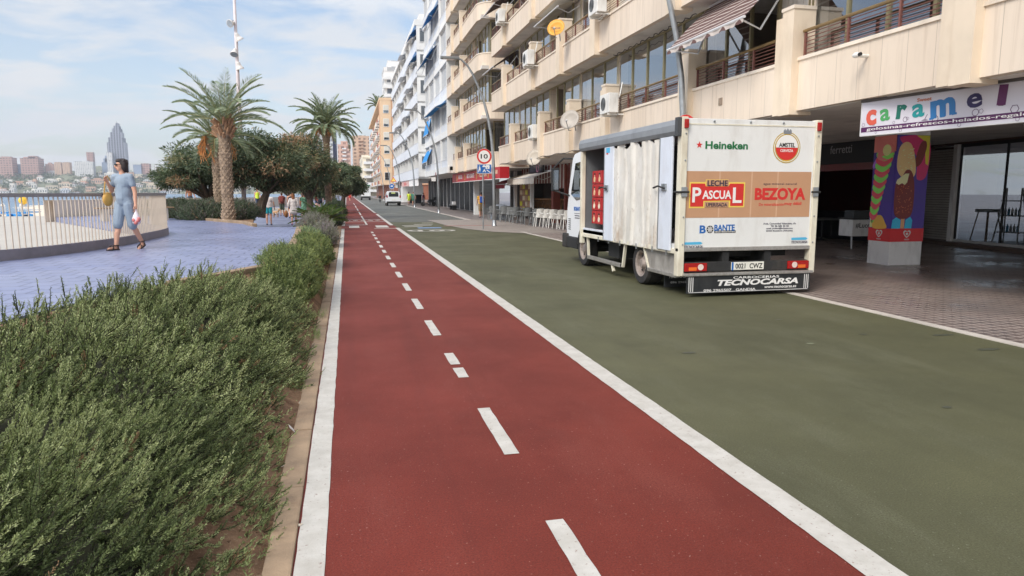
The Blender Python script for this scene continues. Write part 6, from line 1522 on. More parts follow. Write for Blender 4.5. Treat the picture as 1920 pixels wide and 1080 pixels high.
# ------------------------------------------------------------------ people
M_skin = mat('skin', S(214, 162, 134), .55, var=.05, sc=9); M_skin2 = mat('tanned_skin', S(178, 122, 94), .55, var=.06, sc=9)
M_lip = mat('lips', S(176, 92, 84), .5); M_eye = mat('eye_dark', S(40, 32, 28), .3)
def cloth(n, *c): return mat('cloth_'+n, S(*c), .85, var=.1, sc=7, bump=.9, bsc=11)
M_hair = {k: mat('hair_'+k, S(*c), .6, var=.25, sc=30) for k, c in dict(dark=(48, 38, 36), brown=(92, 64, 48), red=(150, 96, 62), grey=(128, 124, 120), blond=(176, 140, 96)).items()}
def person(label, loc, rz, h=1.7, skin=None, top=None, top_kind='tshirt', low=None, low_kind='shorts', shoes=None, hair='dark', hair_kind='short', legs=((18, 4), (-16, 14)), arms=None, hy=0, vox=.017, wide=1.0, lowlen=1.0):
    """one walking or standing figure, front towards local -Y"""
    sk = skin or M_skin; k = h/1.7
    root = thing('person', label, 'person', loc, rz)
    J = {}
    for i, s in ((0, -1), (1, 1)):
        a, bnd = R(legs[i][0]), R(legs[i][1])
        hip = Vector((s*.088, 0, .89)); kn = hip+.41*Vector((s*.01, -math.sin(a), -math.cos(a))); an = kn+.395*Vector((0, -math.sin(a-bnd), -math.cos(a-bnd)))
        J[i] = [hip, kn, an, bnd-a]
    lowz = min(J[0][2].z, J[1][2].z)-.075; dz = -lowz
    up_ = lambda v: Vector(v)+Vector((0, 0, dz))
    for i in (0, 1): J[i][:3] = [up_(v) for v in J[i][:3]]
    A = {}
    arms = arms or ((-14, 12, 5), (16, 14, 5))
    for i, s in ((0, -1), (1, 1)):
        sh = up_((s*.178*wide, 0, 1.385))
        if isinstance(arms[i][0], (tuple, list)): el, wr = up_(arms[i][0]), up_(arms[i][1])
        else:
            a, c, o_ = [R(q) for q in arms[i]]
            el = sh+.28*Vector((s*math.sin(o_)*1.3, -math.sin(a), -math.cos(a))).normalized(); wr = el+.245*Vector((s*math.sin(o_)*.4, -math.sin(a+c), -math.cos(a+c))).normalized()
        A[i] = [sh, el, wr]
    sc_ = lambda v: tuple(Vector(v)*k)
    def C(mb, a, b, r0, r1, m): cap(mb, Vector(a)*k, Vector(b)*k, r0*k, r1*k, m)
    def E(mb, c, r, m, M=None): mb.ell(Vector(c)*k, [q*k for q in r], m, 14, 10, M)
    B = MB()
    for i in (0, 1):
        hp, kn, an, pitch = J[i]; s = -1 if i == 0 else 1
        C(B, hp, kn, .08, .054, sk); C(B, kn+Vector((0, .006, -.02)), kn+(an-kn)*.35+Vector((0, .012, 0)), .05, .052, sk); C(B, kn+(an-kn)*.35, an, .052, .036, sk)
        toe = an+Vector((s*.02, -.17*math.cos(pitch), -.045-.17*math.sin(max(0, pitch)))); C(B, an+Vector((0, .03, -.04)), toe, .036, .028, sk)
    E(B, up_((0, 0, .93)), (.155*wide, .105, .11), sk); E(B, up_((0, 0, 1.08)), (.14*wide, .1, .15), sk); E(B, up_((0, 0, 1.27)), (.165*wide, .105, .16), sk)
    C(B, up_((-.14, 0, 1.385)), up_((.14, 0, 1.385)), .055, .055, sk); C(B, up_((0, .005, 1.4)), up_((0, -.012, 1.53)), .052, .048, sk)
    for i in (0, 1):
        sh, el, wr = A[i]; C(B, sh, el, .048, .038, sk); C(B, el, wr, .038, .026, sk); C(B, wr, wr+(wr-el).normalized()*.07, .032, .028, sk)
    hc = up_((0, -.012, 1.6)); Rz = Matrix.Translation(Vector(hc)*k) @ Matrix.Rotation(hy, 4, 'Z')
    H = lambda c, r, m=sk, mb=B: mb.ell(Vector(c)*k, [q*k for q in r], m, 14, 10, Rz)
    H((0, .012, .012), (.074, .094, .098)); H((0, -.03, -.055), (.054, .058, .062)); H((0, -.1, -.025), (.014, .02, .03)); H((-.074, .01, -.015), (.012, .02, .03)); H((.074, .01, -.015), (.012, .02, .03))
    def extra(e):
        for s in (-1, 1): e.ell(Vector((s*.03, -.079, .008))*k, (.011*k, .008*k, .008*k), M_eye, 8, 6, Rz)
        e.ell(Vector((0, -.088, -.066))*k, (.024*k, .008*k, .009*k), M_lip, 8, 6, Rz)
        for i in (0, 1):
            sh, el, wr = A[i]; d = (wr-el).normalized(); p = wr+d*.08; s = -1 if i == 0 else 1
            ac = Vector((0, -1, 0))-d*d.dot(Vector((0, -1, 0))); ac = ac.normalized() if ac.length > .1 else Vector((1, 0, 0)); cu = d.cross(ac)*(-s if i == 0 else s)
            for f in range(4):
                q = p+ac*(.028-.018*f); L = (.062, .072, .067, .052)[f]
                e.tube([q*k, (q+d*L*.5+cu*.004)*k, (q+d*L*.85+cu*.03)*k], [.0088*k, .008*k, .0066*k], e.mats[0], 6)
            q = wr+d*.03+ac*.03; e.tube([q*k, (q+d*.035+ac*.02)*k, (q+d*.06+ac*.02+cu*.012)*k], [.01*k, .009*k, .007*k], e.mats[0], 6)
    bl(B, 'body', root, vox, 3, extra)
    # clothes
    if top:
        t_ = MB(); e = .018
        if top_kind != 'tank': C(t_, up_((-.15*wide, 0, 1.385)), up_((.15*wide, 0, 1.385)), .066, .066, top)
        cap(t_, Vector(up_((0, 0, 1.22)))*k, Vector(up_((0, -.01, .98)))*k, .125*k, .135*k, top); E(t_, up_((0, 0, 1.27)), (.172*wide, .12, .165), top); E(t_, up_((0, 0, 1.08)), (.168*wide, .128, .22), top); E(t_, up_((0, .0, .95)), (.172*wide, .124, .13), top)
        if top_kind == 'tank':
            for s in (-1, 1): C(t_, up_((s*.1, 0, 1.3)), up_((s*.1, 0, 1.41)), .06, .04, top)
        if top_kind in ('tshirt', 'dress', 'tunic'):
            q = .55 if top_kind != 'tunic' else .98
            for i in (0, 1):
                sh, el, wr = A[i]; C(t_, sh, sh.lerp(el, q), .06, .056 if q < .9 else .075, top)
                if top_kind == 'tunic': C(t_, el, el.lerp(wr, .45), .07, .07, top)
        if top_kind in ('dress', 'tunic'):
            z1 = (.5 if top_kind == 'dress' else .6)
            for s in (-1, 1): C(t_, up_((s*.06, 0, .95)), up_((s*.09*wide, 0, z1+.08)), .12, .135, top)
            C(t_, up_((0, -.0, .95)), up_((0, 0, z1+.1)), .13, .15, top)
        bl(t_, {'dress': 'dress', 'tunic': 'tunic'}.get(top_kind, 'shirt'), root, vox, 3)
    if low:
        t_ = MB(); q = {'shorts': .62, 'trousers': 1.0, 'bermuda': 1.0}[low_kind]*lowlen
        E(t_, up_((0, 0, .93)), (.172*wide, .12, .1), low)
        for i in (0, 1):
            hp, kn, an, _ = J[i]; C(t_, hp, hp.lerp(kn, q), .103, .085 if low_kind != 'bermuda' else .088, low)
            if low_kind == 'trousers': C(t_, kn, kn.lerp(an, .92), .08, .06, low)
        bl(t_, low_kind, root, vox, 2)
    if shoes:
        for i in (0, 1):
            hp, kn, an, pitch = J[i]; s = -1 if i == 0 else 1
            toe = an+Vector((s*.02, -.175*math.cos(pitch), -.05-.17*math.sin(max(0, pitch)))); t_ = MB()
            C(t_, an+Vector((0, .035, -.045)), toe, .04, .033, shoes); bl(t_, 'shoe', root, .012, 2)
    if hair_kind != 'bald':
        t_ = MB(); m = M_hair[hair]
        t_.ell(Vector((0, .03, .03))*k, [q*k for q in (.084, .095, .095)], m, 14, 10, Rz); t_.ell(Vector((0, -.02, .075))*k, [q*k for q in (.07, .07, .045)], m, 12, 8, Rz)
        if hair_kind in ('bob', 'long'):
            t_.ell(Vector((0, .06, -.04))*k, [q*k for q in (.09, .06, .1)], m, 12, 8, Rz)
            for s in (-1, 1): t_.ell(Vector((s*.07, .035, -.03))*k, [q*k for q in (.028, .05, .085)], m, 12, 8, Rz)
        if hair_kind == 'long': t_.ell(Vector((0, .07, -.13))*k, [q*k for q in (.085, .045, .13)], m, 12, 8, Rz)
        if hair_kind == 'bun': t_.ell(Vector((0, .11, .05))*k, [q*k for q in (.045, .045, .045)], m, 12, 8, Rz)
        if hair_kind in ('bob', 'long') and vox < .015:
            for q in range(26):
                a = random.uniform(.2, PI-.2); t_.ell(Vector((.082*math.cos(a), .03+.07*math.sin(a), random.uniform(-.12, .1)))*k, [.022*k, .022*k, .03*k], m, 8, 6, Rz)
        bl(t_, 'hair', root, .009, 2)
    return root, (lambda v: root.matrix_basis @ (up_(v)*k)), A, J, k, Rz
# the walking woman in blue
M_den = cloth('denim', 142, 156, 170); M_sandal = mat('dark_sandal', S(64, 50, 44), .6)
wr = person('woman in a loose light blue jumpsuit and dark sunglasses walking along the railing', (-3.96, 14.05, .652), R(-24), 1.66, M_skin, M_den, 'tshirt', M_den, 'bermuda', None, 'dark', 'bob',
            legs=((14, 2), (-8, 26)), arms=(((-.25, .0, 1.12), (-.19, -.17, 1.30)), (-4, 10, 9)), hy=R(-42), vox=.011, wide=.95)
root, W, A, J, k, Rz = wr
b = MB(); b.tube([Rz @ (Vector(p)*k) for p in ((-.08, .0, .012), (-.078, -.06, .012), (-.06, -.092, .01))], .006, M_blk, 6)
for s in (-1, 1): b.ell(Vector((s*.034, -.094, .006))*k, (.033*k, .014*k, .024*k), mat('sunglass_lens', S(24, 20, 22), .1), 10, 8, Rz)
b.tube([Rz @ (Vector(p)*k) for p in ((.08, .0, .012), (.078, -.06, .012), (.06, -.092, .01))], .006, M_blk, 6); b.build('sunglasses', root, smooth=True)
for i in (0, 1):
    an, s, pitch = J[i][2], (-1, 1)[i], J[i][3]
    toe = an+Vector((s*.02, -.19*math.cos(pitch), -.052-.17*math.sin(max(0, pitch)))); heel = an+Vector((0, .055, -.058))
    b = MB(); d = (toe-heel).normalized(); M_ = FR(heel*k, d, Vector((1, 0, 0)))
    L = (toe-heel).length*k+.03; b.prism(blob_poly([(0, -.03), (0, .03), (L*.5, .034), (L*.85, .046), (L, .0), (L*.85, -.044), (L*.5, -.034)], 4), .02, M_sandal, M_, -.018)
    for q, r_ in ((.16, .042), (.02, .05)): 
        c = heel.lerp(toe, .62 if q == .16 else .22)+Vector((0, 0, .028)); b.ring(r_*k, r_*k+.009, M_sandal, FR(c*k+Vector((0, -.0, -.01)), (1, 0, 0), (0, .35, 1)), .024, 16)
    b.ring(.04*k, .05*k, M_sandal, F_U((an+Vector((0, 0, .0)))*k), .022, 16)
    b.build('sandal', root)
def obj_at(mb, name, loc, rz, label, cat):
    o = mb.build(name, loc=None); o.location = loc; o.rotation_euler = (0, 0, rz); return tag(o, label, cat)
M_mus = mat('mustard_leather', S(204, 158, 78), .55, var=.12, sc=9)
hb = thing('handbag', 'round mustard yellow handbag hanging from the arm of the woman in blue', 'handbag', W((-.27, -.09, .97)), R(-24))
b = MB(); b.ell((0, 0, 0), (.055, .115, .13), M_mus, 16, 12); b.ell((-.0, 0, -.0), (.06, .09, .1), M_mus, 14, 10); bl(b, 'body', hb, .012, 3)
b = MB(); b.tube([(-.058, -.11, .03), (-.06, -.05, .09), (-.06, .05, .09), (-.058, .11, .03)], .007, M_sandal, 6); b.build('trim', hb)
b = MB(); b.tube([(0, -.08, .09), (.02, -.06, .3), (.04, -.02, .42), (.05, .06, .3), (0, .08, .09)], .011, M_mus, 6); b.build('strap', hb)
hp = (A[1][2]+(A[1][2]-A[1][1]).normalized()*.13)*k; hp = root.matrix_basis @ hp
pb = thing('plastic_bag', 'small clear plastic bag with pink fruit in the hand of the woman in blue', 'bag', hp, 0)
M_film = glass_mat('clear_film', (.9, .9, .92), .5)
b = MB(); b.lathe([(.012, .06), (.02, .0), (.05, -.06), (.075, -.13), (.07, -.2), (.03, -.235)], mat('film_white', S(226, 214, 218), .3, var=.06), 12); b.build('film', pb, smooth=True)
b = MB()
for p in ((-.03, -.055, -.15), (.035, -.05, -.16), (0, -.06, -.2), (.05, -.045, -.13)): b.ell(p, (.034, .03, .034), mat('pink_fruit', S(206, 120, 116), .5, var=.2, sc=20), 10, 8)
b.build('fruit', pb, smooth=True)

walkl = ((16, 6), (-14, 16))
c_wh = cloth('white', 226, 216, 212); c_tq = cloth('turquoise', 52, 172, 186); c_bk = cloth('black', 44, 44, 50); c_br = cloth('rust', 128, 68, 56); c_dg = cloth('dark_green', 64, 72, 58); c_yl = cloth('yellow', 214, 158, 40); c_kh = cloth('khaki', 132, 112, 84); c_ne = cloth('neon', 206, 226, 70); c_gn = cloth('teal', 70, 134, 112); c_nv = cloth('navy', 52, 62, 84); c_rd = cloth('red', 200, 62, 52); c_pp = cloth('plum', 120, 60, 96); c_gy = cloth('grey', 140, 138, 140)
m = bpy.data.materials.new('green_pattern_cloth'); t = NT(m); o_ = t.obj(); t.out(t.mix(t.ramp(t.noise(o_, 16, 2), .45, .55), S(54, 96, 72), S(126, 168, 140)), .85); c_gp = m
sh = cloth('shoe_grey', 70, 72, 84)
person('man in a white t-shirt and turquoise shorts walking away on the grey path', (-4.02, 38.6, -.01), PI, 1.72, None, c_wh, 'tshirt', c_tq, 'shorts', sh, 'dark', 'short', ((6, 3), (-6, 6)), ((8, 10, 10), (-6, 12, 10)), wide=1.12)
person('woman in a loose white tunic carrying a wicker bag, walking away', (-2.74, 38.3, -.01), PI, 1.66, None, c_wh, 'tunic', None, 'shorts', cloth('pink_shoe', 168, 96, 130), 'red', 'long', ((10, 4), (-8, 14)), ((4, 10, 12), (-4, 12, 12)))
def bag(label, loc, r, c, name='shoulder_bag', cat='bag'):
    root = thing(name, label, cat, loc); mm = mat(name+'_'+str(int(c[0]*999)), c, .8, var=.25, sc=20); b = MB(); b.ell((0, 0, 0), (r*.6, r, r*1.15), mm, 12, 10); b.bbox(-r*.5, r*.5, -r*.7, r*.7, -r*.9, r*.5, mm, .03); bl(b, 'body', root, .015, 2); b = MB(); b.tube([(0, -r*.5, r*.7), (.0, -.2*r, r*2.4), (0, .2*r, r*2.4), (0, r*.5, r*.7)], .012, mm, 6); b.build('strap', root)
bag('brown wicker bag hanging beside the woman in the white tunic', (-3.12, 38.25, .56), .17, S(164, 110, 66))
def backpack(label, loc, rz, c, s=1):
    root = thing('backpack', label, 'backpack', loc, rz); mm = mat('backpack_'+str(int(c[2]*999)), c, .8, var=.15, sc=10); b = MB(); b.bbox(-.15*s, .15*s, -.08, .08, -.22*s, .22*s, mm, .05); b.bbox(-.11*s, .11*s, -.15, -.06, -.2*s, .02, mm, .03); b.build('body', root)
    b = MB()
    for q in (-1, 1): b.tube([(q*.1, .09, .2*s), (q*.11, .14, .25*s), (q*.12, .3, .12*s)], .02, mm, 6)
    b.build('strap', root)
person('woman in a dark skirt with a rust coloured backpack walking away', (-4.62, 53.4, -.01), PI, 1.66, M_skin2, c_br, 'tshirt', c_dg, 'bermuda', cloth('sandal', 96, 70, 60), 'brown', 'bun', ((4, 2), (-4, 6)), wide=1.08)
backpack('rust coloured backpack on the woman in the dark skirt', (-4.62, 53.2, 1.2), 0, S(124, 56, 48))
person('person in a black top with a white shoulder strap ahead of the white tunic', (-3.62, 48.5, -.01), PI, 1.76, None, c_bk, 'tank', c_nv, 'shorts', sh, 'grey', 'short', walkl, wide=1.1)
b = MB(); b.tube([(.14, 0, 1.46), (.02, -.13, 1.22), (-.16, -.1, .98)], .022, c_wh, 6); obj_at(b, 'bag_strap', (-3.62, 48.5, -.01), 0, 'white diagonal strap over the black top', 'strap')
person('bare shouldered person with long brown hair next to the black top', (-2.98, 50.5, -.01), PI, 1.68, M_skin2, cloth('coral', 176, 96, 80), 'tank', c_nv, 'shorts', sh, 'brown', 'long', walkl)
person('person in a green patterned dress with dark hair walking away', (-2.62, 45.8, -.01), PI, 1.68, M_skin2, c_gp, 'dress', None, 'shorts', sh, 'dark', 'bun', walkl, wide=1.15)
person('child in a yellow top on the path behind the cycads', (-2.9, 58, -.01), PI, 1.25, None, c_yl, 'tshirt', c_pp, 'shorts', sh, 'blond', 'short', walkl)
person('person in a plum top beside the child in yellow', (-3.2, 57, -.01), PI, 1.5, M_skin2, c_pp, 'tshirt', c_nv, 'trousers', sh, 'dark', 'short', walkl)
person('man in a dark tank top walking away left of the single palm trunk', (-2.36, 66, -.01), PI, 1.78, None, c_nv, 'tank', c_bk, 'shorts', sh, 'dark', 'short', walkl, wide=1.12)
person('person with a white shirt and dark bag far along the path', (-3.5, 88, -.01), PI, 1.7, None, c_wh, 'tshirt', c_nv, 'shorts', sh, 'grey', 'short', walkl)
person('worker in a bright yellow vest beyond the leaning tree', (-7.3, 62, .25), .4, 1.75, None, c_ne, 'tank', c_nv, 'trousers', sh, 'brown', 'short', walkl)
person('dark haired person in brown right of the yellow vest', (-5.9, 55, .0), PI, 1.74, M_skin2, c_kh, 'tshirt', c_bk, 'trousers', sh, 'dark', 'short', walkl)
person('shirtless tanned man standing beyond the palm bed', (-9.3, 46, .45), .8, 1.72, M_skin2, None, 'tshirt', c_nv, 'shorts', None, 'dark', 'short', ((4, 2), (-4, 2)))
person('shirtless person leaning on the wall beyond the palm bed', (-8.8, 47.5, .5), 2.2, 1.7, M_skin2, None, 'tshirt', c_bk, 'shorts', None, 'brown', 'short', ((10, 2), (-10, 4)))
person('man in a yellow t-shirt and khaki shorts walking under the facade', (8.71, 45.9, .01), PI, 1.7, M_skin2, c_yl, 'tshirt', c_kh, 'bermuda', sh, 'dark', 'short', ((8, 3), (-8, 8)), wide=1.08)
backpack('blue backpack on the man in the yellow t-shirt', (8.74, 45.74, 1.2), 0, S(52, 84, 160))
person('worker in neon yellow clothes on the pavement past the van', (7.76, 90.5, .01), PI, 1.74, M_skin2, c_ne, 'tshirt', c_ne, 'shorts', sh, 'dark', 'short', walkl)
person('broad person in a teal shirt beside the neon worker', (8.3, 90.2, .01), PI, 1.72, None, c_gn, 'tshirt', c_gn, 'shorts', sh, 'red', 'short', ((4, 2), (-4, 2)), wide=1.4)
person('person in red far down the bike lane', (.55, 132, .005), PI, 1.7, None, c_rd, 'tshirt', c_rd, 'shorts', sh, 'dark', 'short', walkl, wide=1.2)
person('person sitting in shade under the white block arcade', (9.2, 86.5, .005), 1.0, 1.6, M_skin2, c_pp, 'tshirt', c_bk, 'trousers', sh, 'dark', 'short', ((5, 2), (-5, 2)))
for i, (x, y, c) in enumerate(((-3.0, 74, c_rd), (-4.4, 76, c_wh), (-5.4, 71, c_rd), (-2.5, 96, c_tq), (-1.9, 84, c_gy))):
    person(['walker in a red shirt under the far trees', 'walker in white far along the path', 'walker in red near the white wall', 'walker in turquoise beside the far trees', 'walker in grey near the lane, far off'][i], (x, y, -.01), PI, 1.68, None, c, 'tshirt', c_nv, 'shorts', sh, 'dark', 'short', walkl, vox=.024)
dog = thing('dog', 'small tan and white dog standing on the grey path', 'dog', (-4.75, 50.0, -.01), .9)
M_dt = mat('tan_fur', S(176, 138, 102), .9, var=.2, sc=9); M_dw = mat('white_fur', S(216, 208, 196), .9, var=.1, sc=9)
b = MB(); cap(b, (0, -.16, .34), (0, .18, .33), .105, .085, M_dt); cap(b, (0, -.2, .38), (0, -.29, .5), .07, .055, M_dt); b.ell((0, -.33, .53), (.065, .075, .065), M_dt); cap(b, (0, -.37, .51), (0, -.44, .49), .04, .026, M_dt)
for s in (-1, 1):
    cap(b, (s*.055, -.17, .32), (s*.055, -.15, .17), .045, .03, M_dt); cap(b, (s*.055, -.15, .17), (s*.055, -.16, .02), .028, .024, M_dt); cap(b, (s*.055, .17, .32), (s*.06, .12, .19), .055, .036, M_dt); cap(b, (s*.06, .12, .19), (s*.06, .2, .12), .032, .026, M_dt); cap(b, (s*.06, .2, .12), (s*.06, .18, .02), .024, .024, M_dt)
    cap(b, (s*.045, -.31, .57), (s*.075, -.3, .52), .026, .018, M_dt)
cap(b, (0, .22, .37), (0, .32, .5), .025, .014, M_dt); bl(b, 'body', dog, .012, 2)
b = MB(); b.ell((0, -.2, .31), (.08, .07, .09), M_dw, 12, 8); b.ell((0, -.05, .27), (.085, .15, .06), M_dw, 12, 8); b.build('white_chest', dog, smooth=True)

# ------------------------------------------------------------------ railing
rl = thing('railing', 'long curved steel railing with thin upright bars along the blue promenade', 'railing', (-4.9, 15, .65))
rp = [Vector((*p, 0)) for p in RAIL]
def along(pts, step):
    out = []; d = 0; acc = 0
    for a, b_ in zip(pts, pts[1:]):
        L = (b_-a).length
        while acc <= d+L+1e-9: q = (acc-d)/L; out.append((a.lerp(b_, q), (b_-a).normalized())); acc += step
        d += L
    return out
def smooth_pts(pts, n=5):
    return [Vector((*p, 0)) for p in ([q for q in [(.5*((2*p1)+(p2-p0)*t_+(2*p0-5*p1+4*p2-p3)*t_**2+(3*p1-p0-3*p2+p3)*t_**3)) for p0, p1, p2, p3 in zip([Vector(x) for x in [pts[0]]+pts[:-2]], [Vector(x) for x in pts[:-1]], [Vector(x) for x in pts[1:]], [Vector(x) for x in pts[2:]+[pts[-1]]]) for t_ in [j/n for j in range(n)]]])]
rs_ = smooth_pts(RAIL)
M_base = mat('dark_base_steel', S(132, 126, 130), .6, .0, var=.15, sc=5); M_bar = mat('baluster_steel', S(196, 182, 166), .5, .0, var=.12); M_top = mat('handrail_steel', S(150, 146, 146), .4, .2, var=.1)
b = MB(); n_ = len(rs_)
def ribbon(b, pts, w0, w1, z0, z1, m):
    vs = []; 
    for i, p in enumerate(pts):
        t_ = (pts[min(i+1, len(pts)-1)]-pts[max(i-1, 0)]).normalized(); nl = Vector((-t_.y, t_.x, 0))
        vs += [(p+nl*w0+Vector((0, 0, z0)))[:], (p+nl*w0+Vector((0, 0, z1)))[:], (p+nl*w1+Vector((0, 0, z1)))[:], (p+nl*w1+Vector((0, 0, z0)))[:]]
    fs = []
    for i in range(len(pts)-1):
        for k in range(4): fs.append((4*i+k, 4*i+4+k, 4*i+4+(k+1) % 4, 4*i+(k+1) % 4))
    b.add(vs, fs, m)
ribbon(b, rs_, -.03, .06, .3, .82, M_base); b.build('base_band', rl, world=True)
b = MB(); ribbon(b, rs_, -.035, .035, 1.62, 1.68, M_top); b.build('handrail', rl, world=True)
proto = None
vis = [p for p in along(rs_, .108) if p[0].x > -7.2]
for i, (p, t_) in enumerate(vis[:100]):
    if proto is None:
        b = MB(); b.box(-.0055, .0055, -.009, .009, 0, .975, M_bar); proto = b.build('baluster', rl); proto.location = Vector((p.x, p.y, .66))-rl.location; o = proto
    else: o = proto.copy(); COL.objects.link(o); o.parent = rl; o.location = Vector((p.x, p.y, .66))-rl.location
    o.rotation_euler = (0, 0, math.atan2(t_.y, t_.x))
b = MB()
for p, t_ in vis[100:]: b.box(-.0055, .0055, -.009, .009, .66, 1.635, M_bar, Matrix.Translation(p) @ Matrix.Rotation(math.atan2(t_.y, t_.x), 4, 'Z'))
tag(b.build('far_balusters', rl, world=True), kind='stuff')

# ------------------------------------------------------------------ beach side things
b = MB(); wl = smooth_pts([(-12.1, 32.8), (-11.6, 34.2), (-11.0, 36), (-10.2, 38.5), (-9.3, 41), (-8.3, 44)], 4); ribbon(b, wl, -.2, .2, -.3, 1.36, mat('beige_wall', S(234, 220, 204), .8, var=.06)); tag(b.build('parapet_wall', loc=(-10.5, 38, 0)), 'beige parapet wall curving along the back of the blue terrace', 'wall')
b = MB(); ribbon(b, smooth_pts([(-11, 58), (-8, 60), (-5.5, 60.5), (-3.6, 59.8)], 4), -.3, .3, -.1, .42, M_whiteconc); tag(b.build('bench_wall', loc=(-7, 60, 0)), 'low white wall across the grey path behind the walkers', 'wall')
b = MB(); ribbon(b, smooth_pts([(-16, 75), (-11, 84), (-7, 88), (-4.2, 90)], 4), -.4, .4, -.1, 1.1, M_whiteconc); tag(b.build('bench_wall', loc=(-10, 84, 0)), 'white wave wall farther along the path', 'wall')
bb = thing('bench', 'slatted bench on the blue terrace seen through the railing end', 'bench', (-7.7, 28.5, .65), .5)
b = MB()
for k_ in range(5): b.box(-1.3, 1.3, -.3+.12*k_, -.2+.12*k_, .45, .49, MATS['pallet_wood'])
b.build('seat', bb)
for x in (-1, 1): b = MB(); b.box(x-.08, x+.08, -.28, .28, 0, .449, M_conc); b.build('leg', bb)
def sun_person(label, loc, rz, c):
    root = thing('person', label, 'person', loc, rz); b = MB(); m = M_skin2
    cap(b, (0, 0, .14), (0, .18, .58), .15, .14, m); cap(b, (-.16, .18, .6), (.16, .18, .6), .06, .06, m); b.ell((0, .2, .84), (.08, .095, .115), m)
    cap(b, (0, .19, .62), (0, .2, .76), .05, .05, m)
    for s in (-1, 1): cap(b, (s*.1, 0, .12), (s*.13, -.38, .4), .08, .055, m); cap(b, (s*.13, -.38, .4), (s*.12, -.66, .06), .052, .035, m); cap(b, (s*.12, -.66, .05), (s*.12, -.82, .04), .035, .03, m); cap(b, (s*.18, .18, .58), (s*.26, .3, .32), .045, .036, m); cap(b, (s*.26, .3, .32), (s*.22, .1, .1), .036, .03, m)
    bl(b, 'body', root, .018, 2); b = MB(); b.ell((0, .22, .88), (.085, .095, .09), M_hair['brown'], 12, 8); b.build('hair', root, smooth=True); b = MB(); b.ell((0, .01, .14), (.19, .19, .13), c, 12, 8); b.build('swimwear', root, smooth=True)
sun_person('sunbather sitting on the sand with red swimwear, rightmost of the beach group', (-21.9, 56.5, -2.42), .4, c_rd); sun_person('sunbather sitting among the towels, left of the yellow bag', (-23.8, 57.6, -2.42), -.3, c_nv)
fl = MB(); pts = [(-26.2, 57.5, -2.0), (-25.5, 57.5, -1.5), (-24.6, 57.5, -1.55), (-23.8, 57.5, -1.1), (-22.9, 57.5, -1.25), (-22.2, 57.5, -1.7)]; fl.tube(pts, [.03, .09, .06, .13, .1, .03], c_rd, 8); fl.tube([(-24.4, 57.5, -2.42), (-24.3, 57.5, -1.4)], .02, M_steel, 6); fl.tube([(-22.5, 57.5, -2.42), (-22.8, 57.5, -1.3)], .02, M_steel, 6); tag(fl.build('beach_float', loc=(-24, 57.5, -2.4)), 'long red inflatable held up over the beach group', 'float', )
for i, (x, y, c, s, lb) in enumerate(((-23.0, 57.0, S(214, 196, 110), .35, 'yellow beach bag on the sand'), (-24.4, 57.1, S(64, 110, 150), .42, 'blue beach bag and towels on the sand'), (-23.6, 58.4, S(120, 176, 190), .5, 'pale turquoise towel heap on the sand'))):
    b = MB(); mm = mat('beachbag_'+str(i), c, .8, var=.2, sc=5); b.bbox(-s, s*.8, -.3, .3, 0, s*1.5, mm, .12); b.ell((0, 0, s*1.5), (s*.7, .25, .15), mm, 10, 8); tag(b.build('beach_bag', loc=(0, 0, 0)), lb, 'beach bag').location = (x, y, -2.42)
def pedal(label, loc, rz, ye):
    root = thing('pedal_boat', label, 'pedal boat', loc, rz); mb_ = mat('boat_blue', S(52, 140, 206), .4)
    b = MB()
    for s in (-1, 1): b.bbox(s*.9-.35, s*.9+.35, -2.2, 2.2, .0, .6, mb_, .15)
    b.box(-.9, .9, -1.5, 1.5, .5, .62, M_wp); b.build('hull', root)
    b = MB()
    for s in (-1, 1):
        for y in (-.5, .6): b.bbox(s*.45-.3, s*.45+.3, y-.3, y+.3, .62, .95, mb_, .08)
    b.build('seats', root)
    b = MB(); b.tube([(0, -1.2, 2.2), (0, .2, 2.3), (.0, 1.6, 1.2), (0, 2.6, .5)], .28, M_wp, 8); b.tube([(-.4, -1.2, .6), (-.4, -1.2, 2.3)], .06, M_wp, 6); b.tube([(.4, -1.2, .6), (.4, -1.2, 2.3)], .06, M_wp, 6); b.build('slide', root, smooth=True)
    if ye: b = MB(); b.ell((0, -1.4, 3.1), (.75, .75, .75), mat('buoy_yellow', S(238, 190, 50), .5), 16, 10); b.build('ball', root, smooth=True)
pedal('blue pedal boat with a yellow ball on top at the water edge', (-60.0, 150, -3.0), .6, True); pedal('second blue pedal boat left of the one with the yellow ball', (-63.5, 151, -3.0), .3, False)
gull = MB(); gull.add([(0, 0, 0), (-.9, .15, .35), (-1.0, -.1, .33), (-.1, -.3, 0), (0, -.5, -.02), (.1, -.3, 0), (1.0, -.1, .3), (.9, .15, .32)], [(0, 1, 2, 3), (0, 3, 4, 5), (0, 5, 6, 7)], M_gp); gull.ell((0, -.1, -.03), (.12, .45, .12), M_wp, 10, 8); tag(gull.build('gull', loc=(0, 0, 0)), 'bird gliding high in the sky left of the white block', 'bird').location = (11, 230, 30.4)

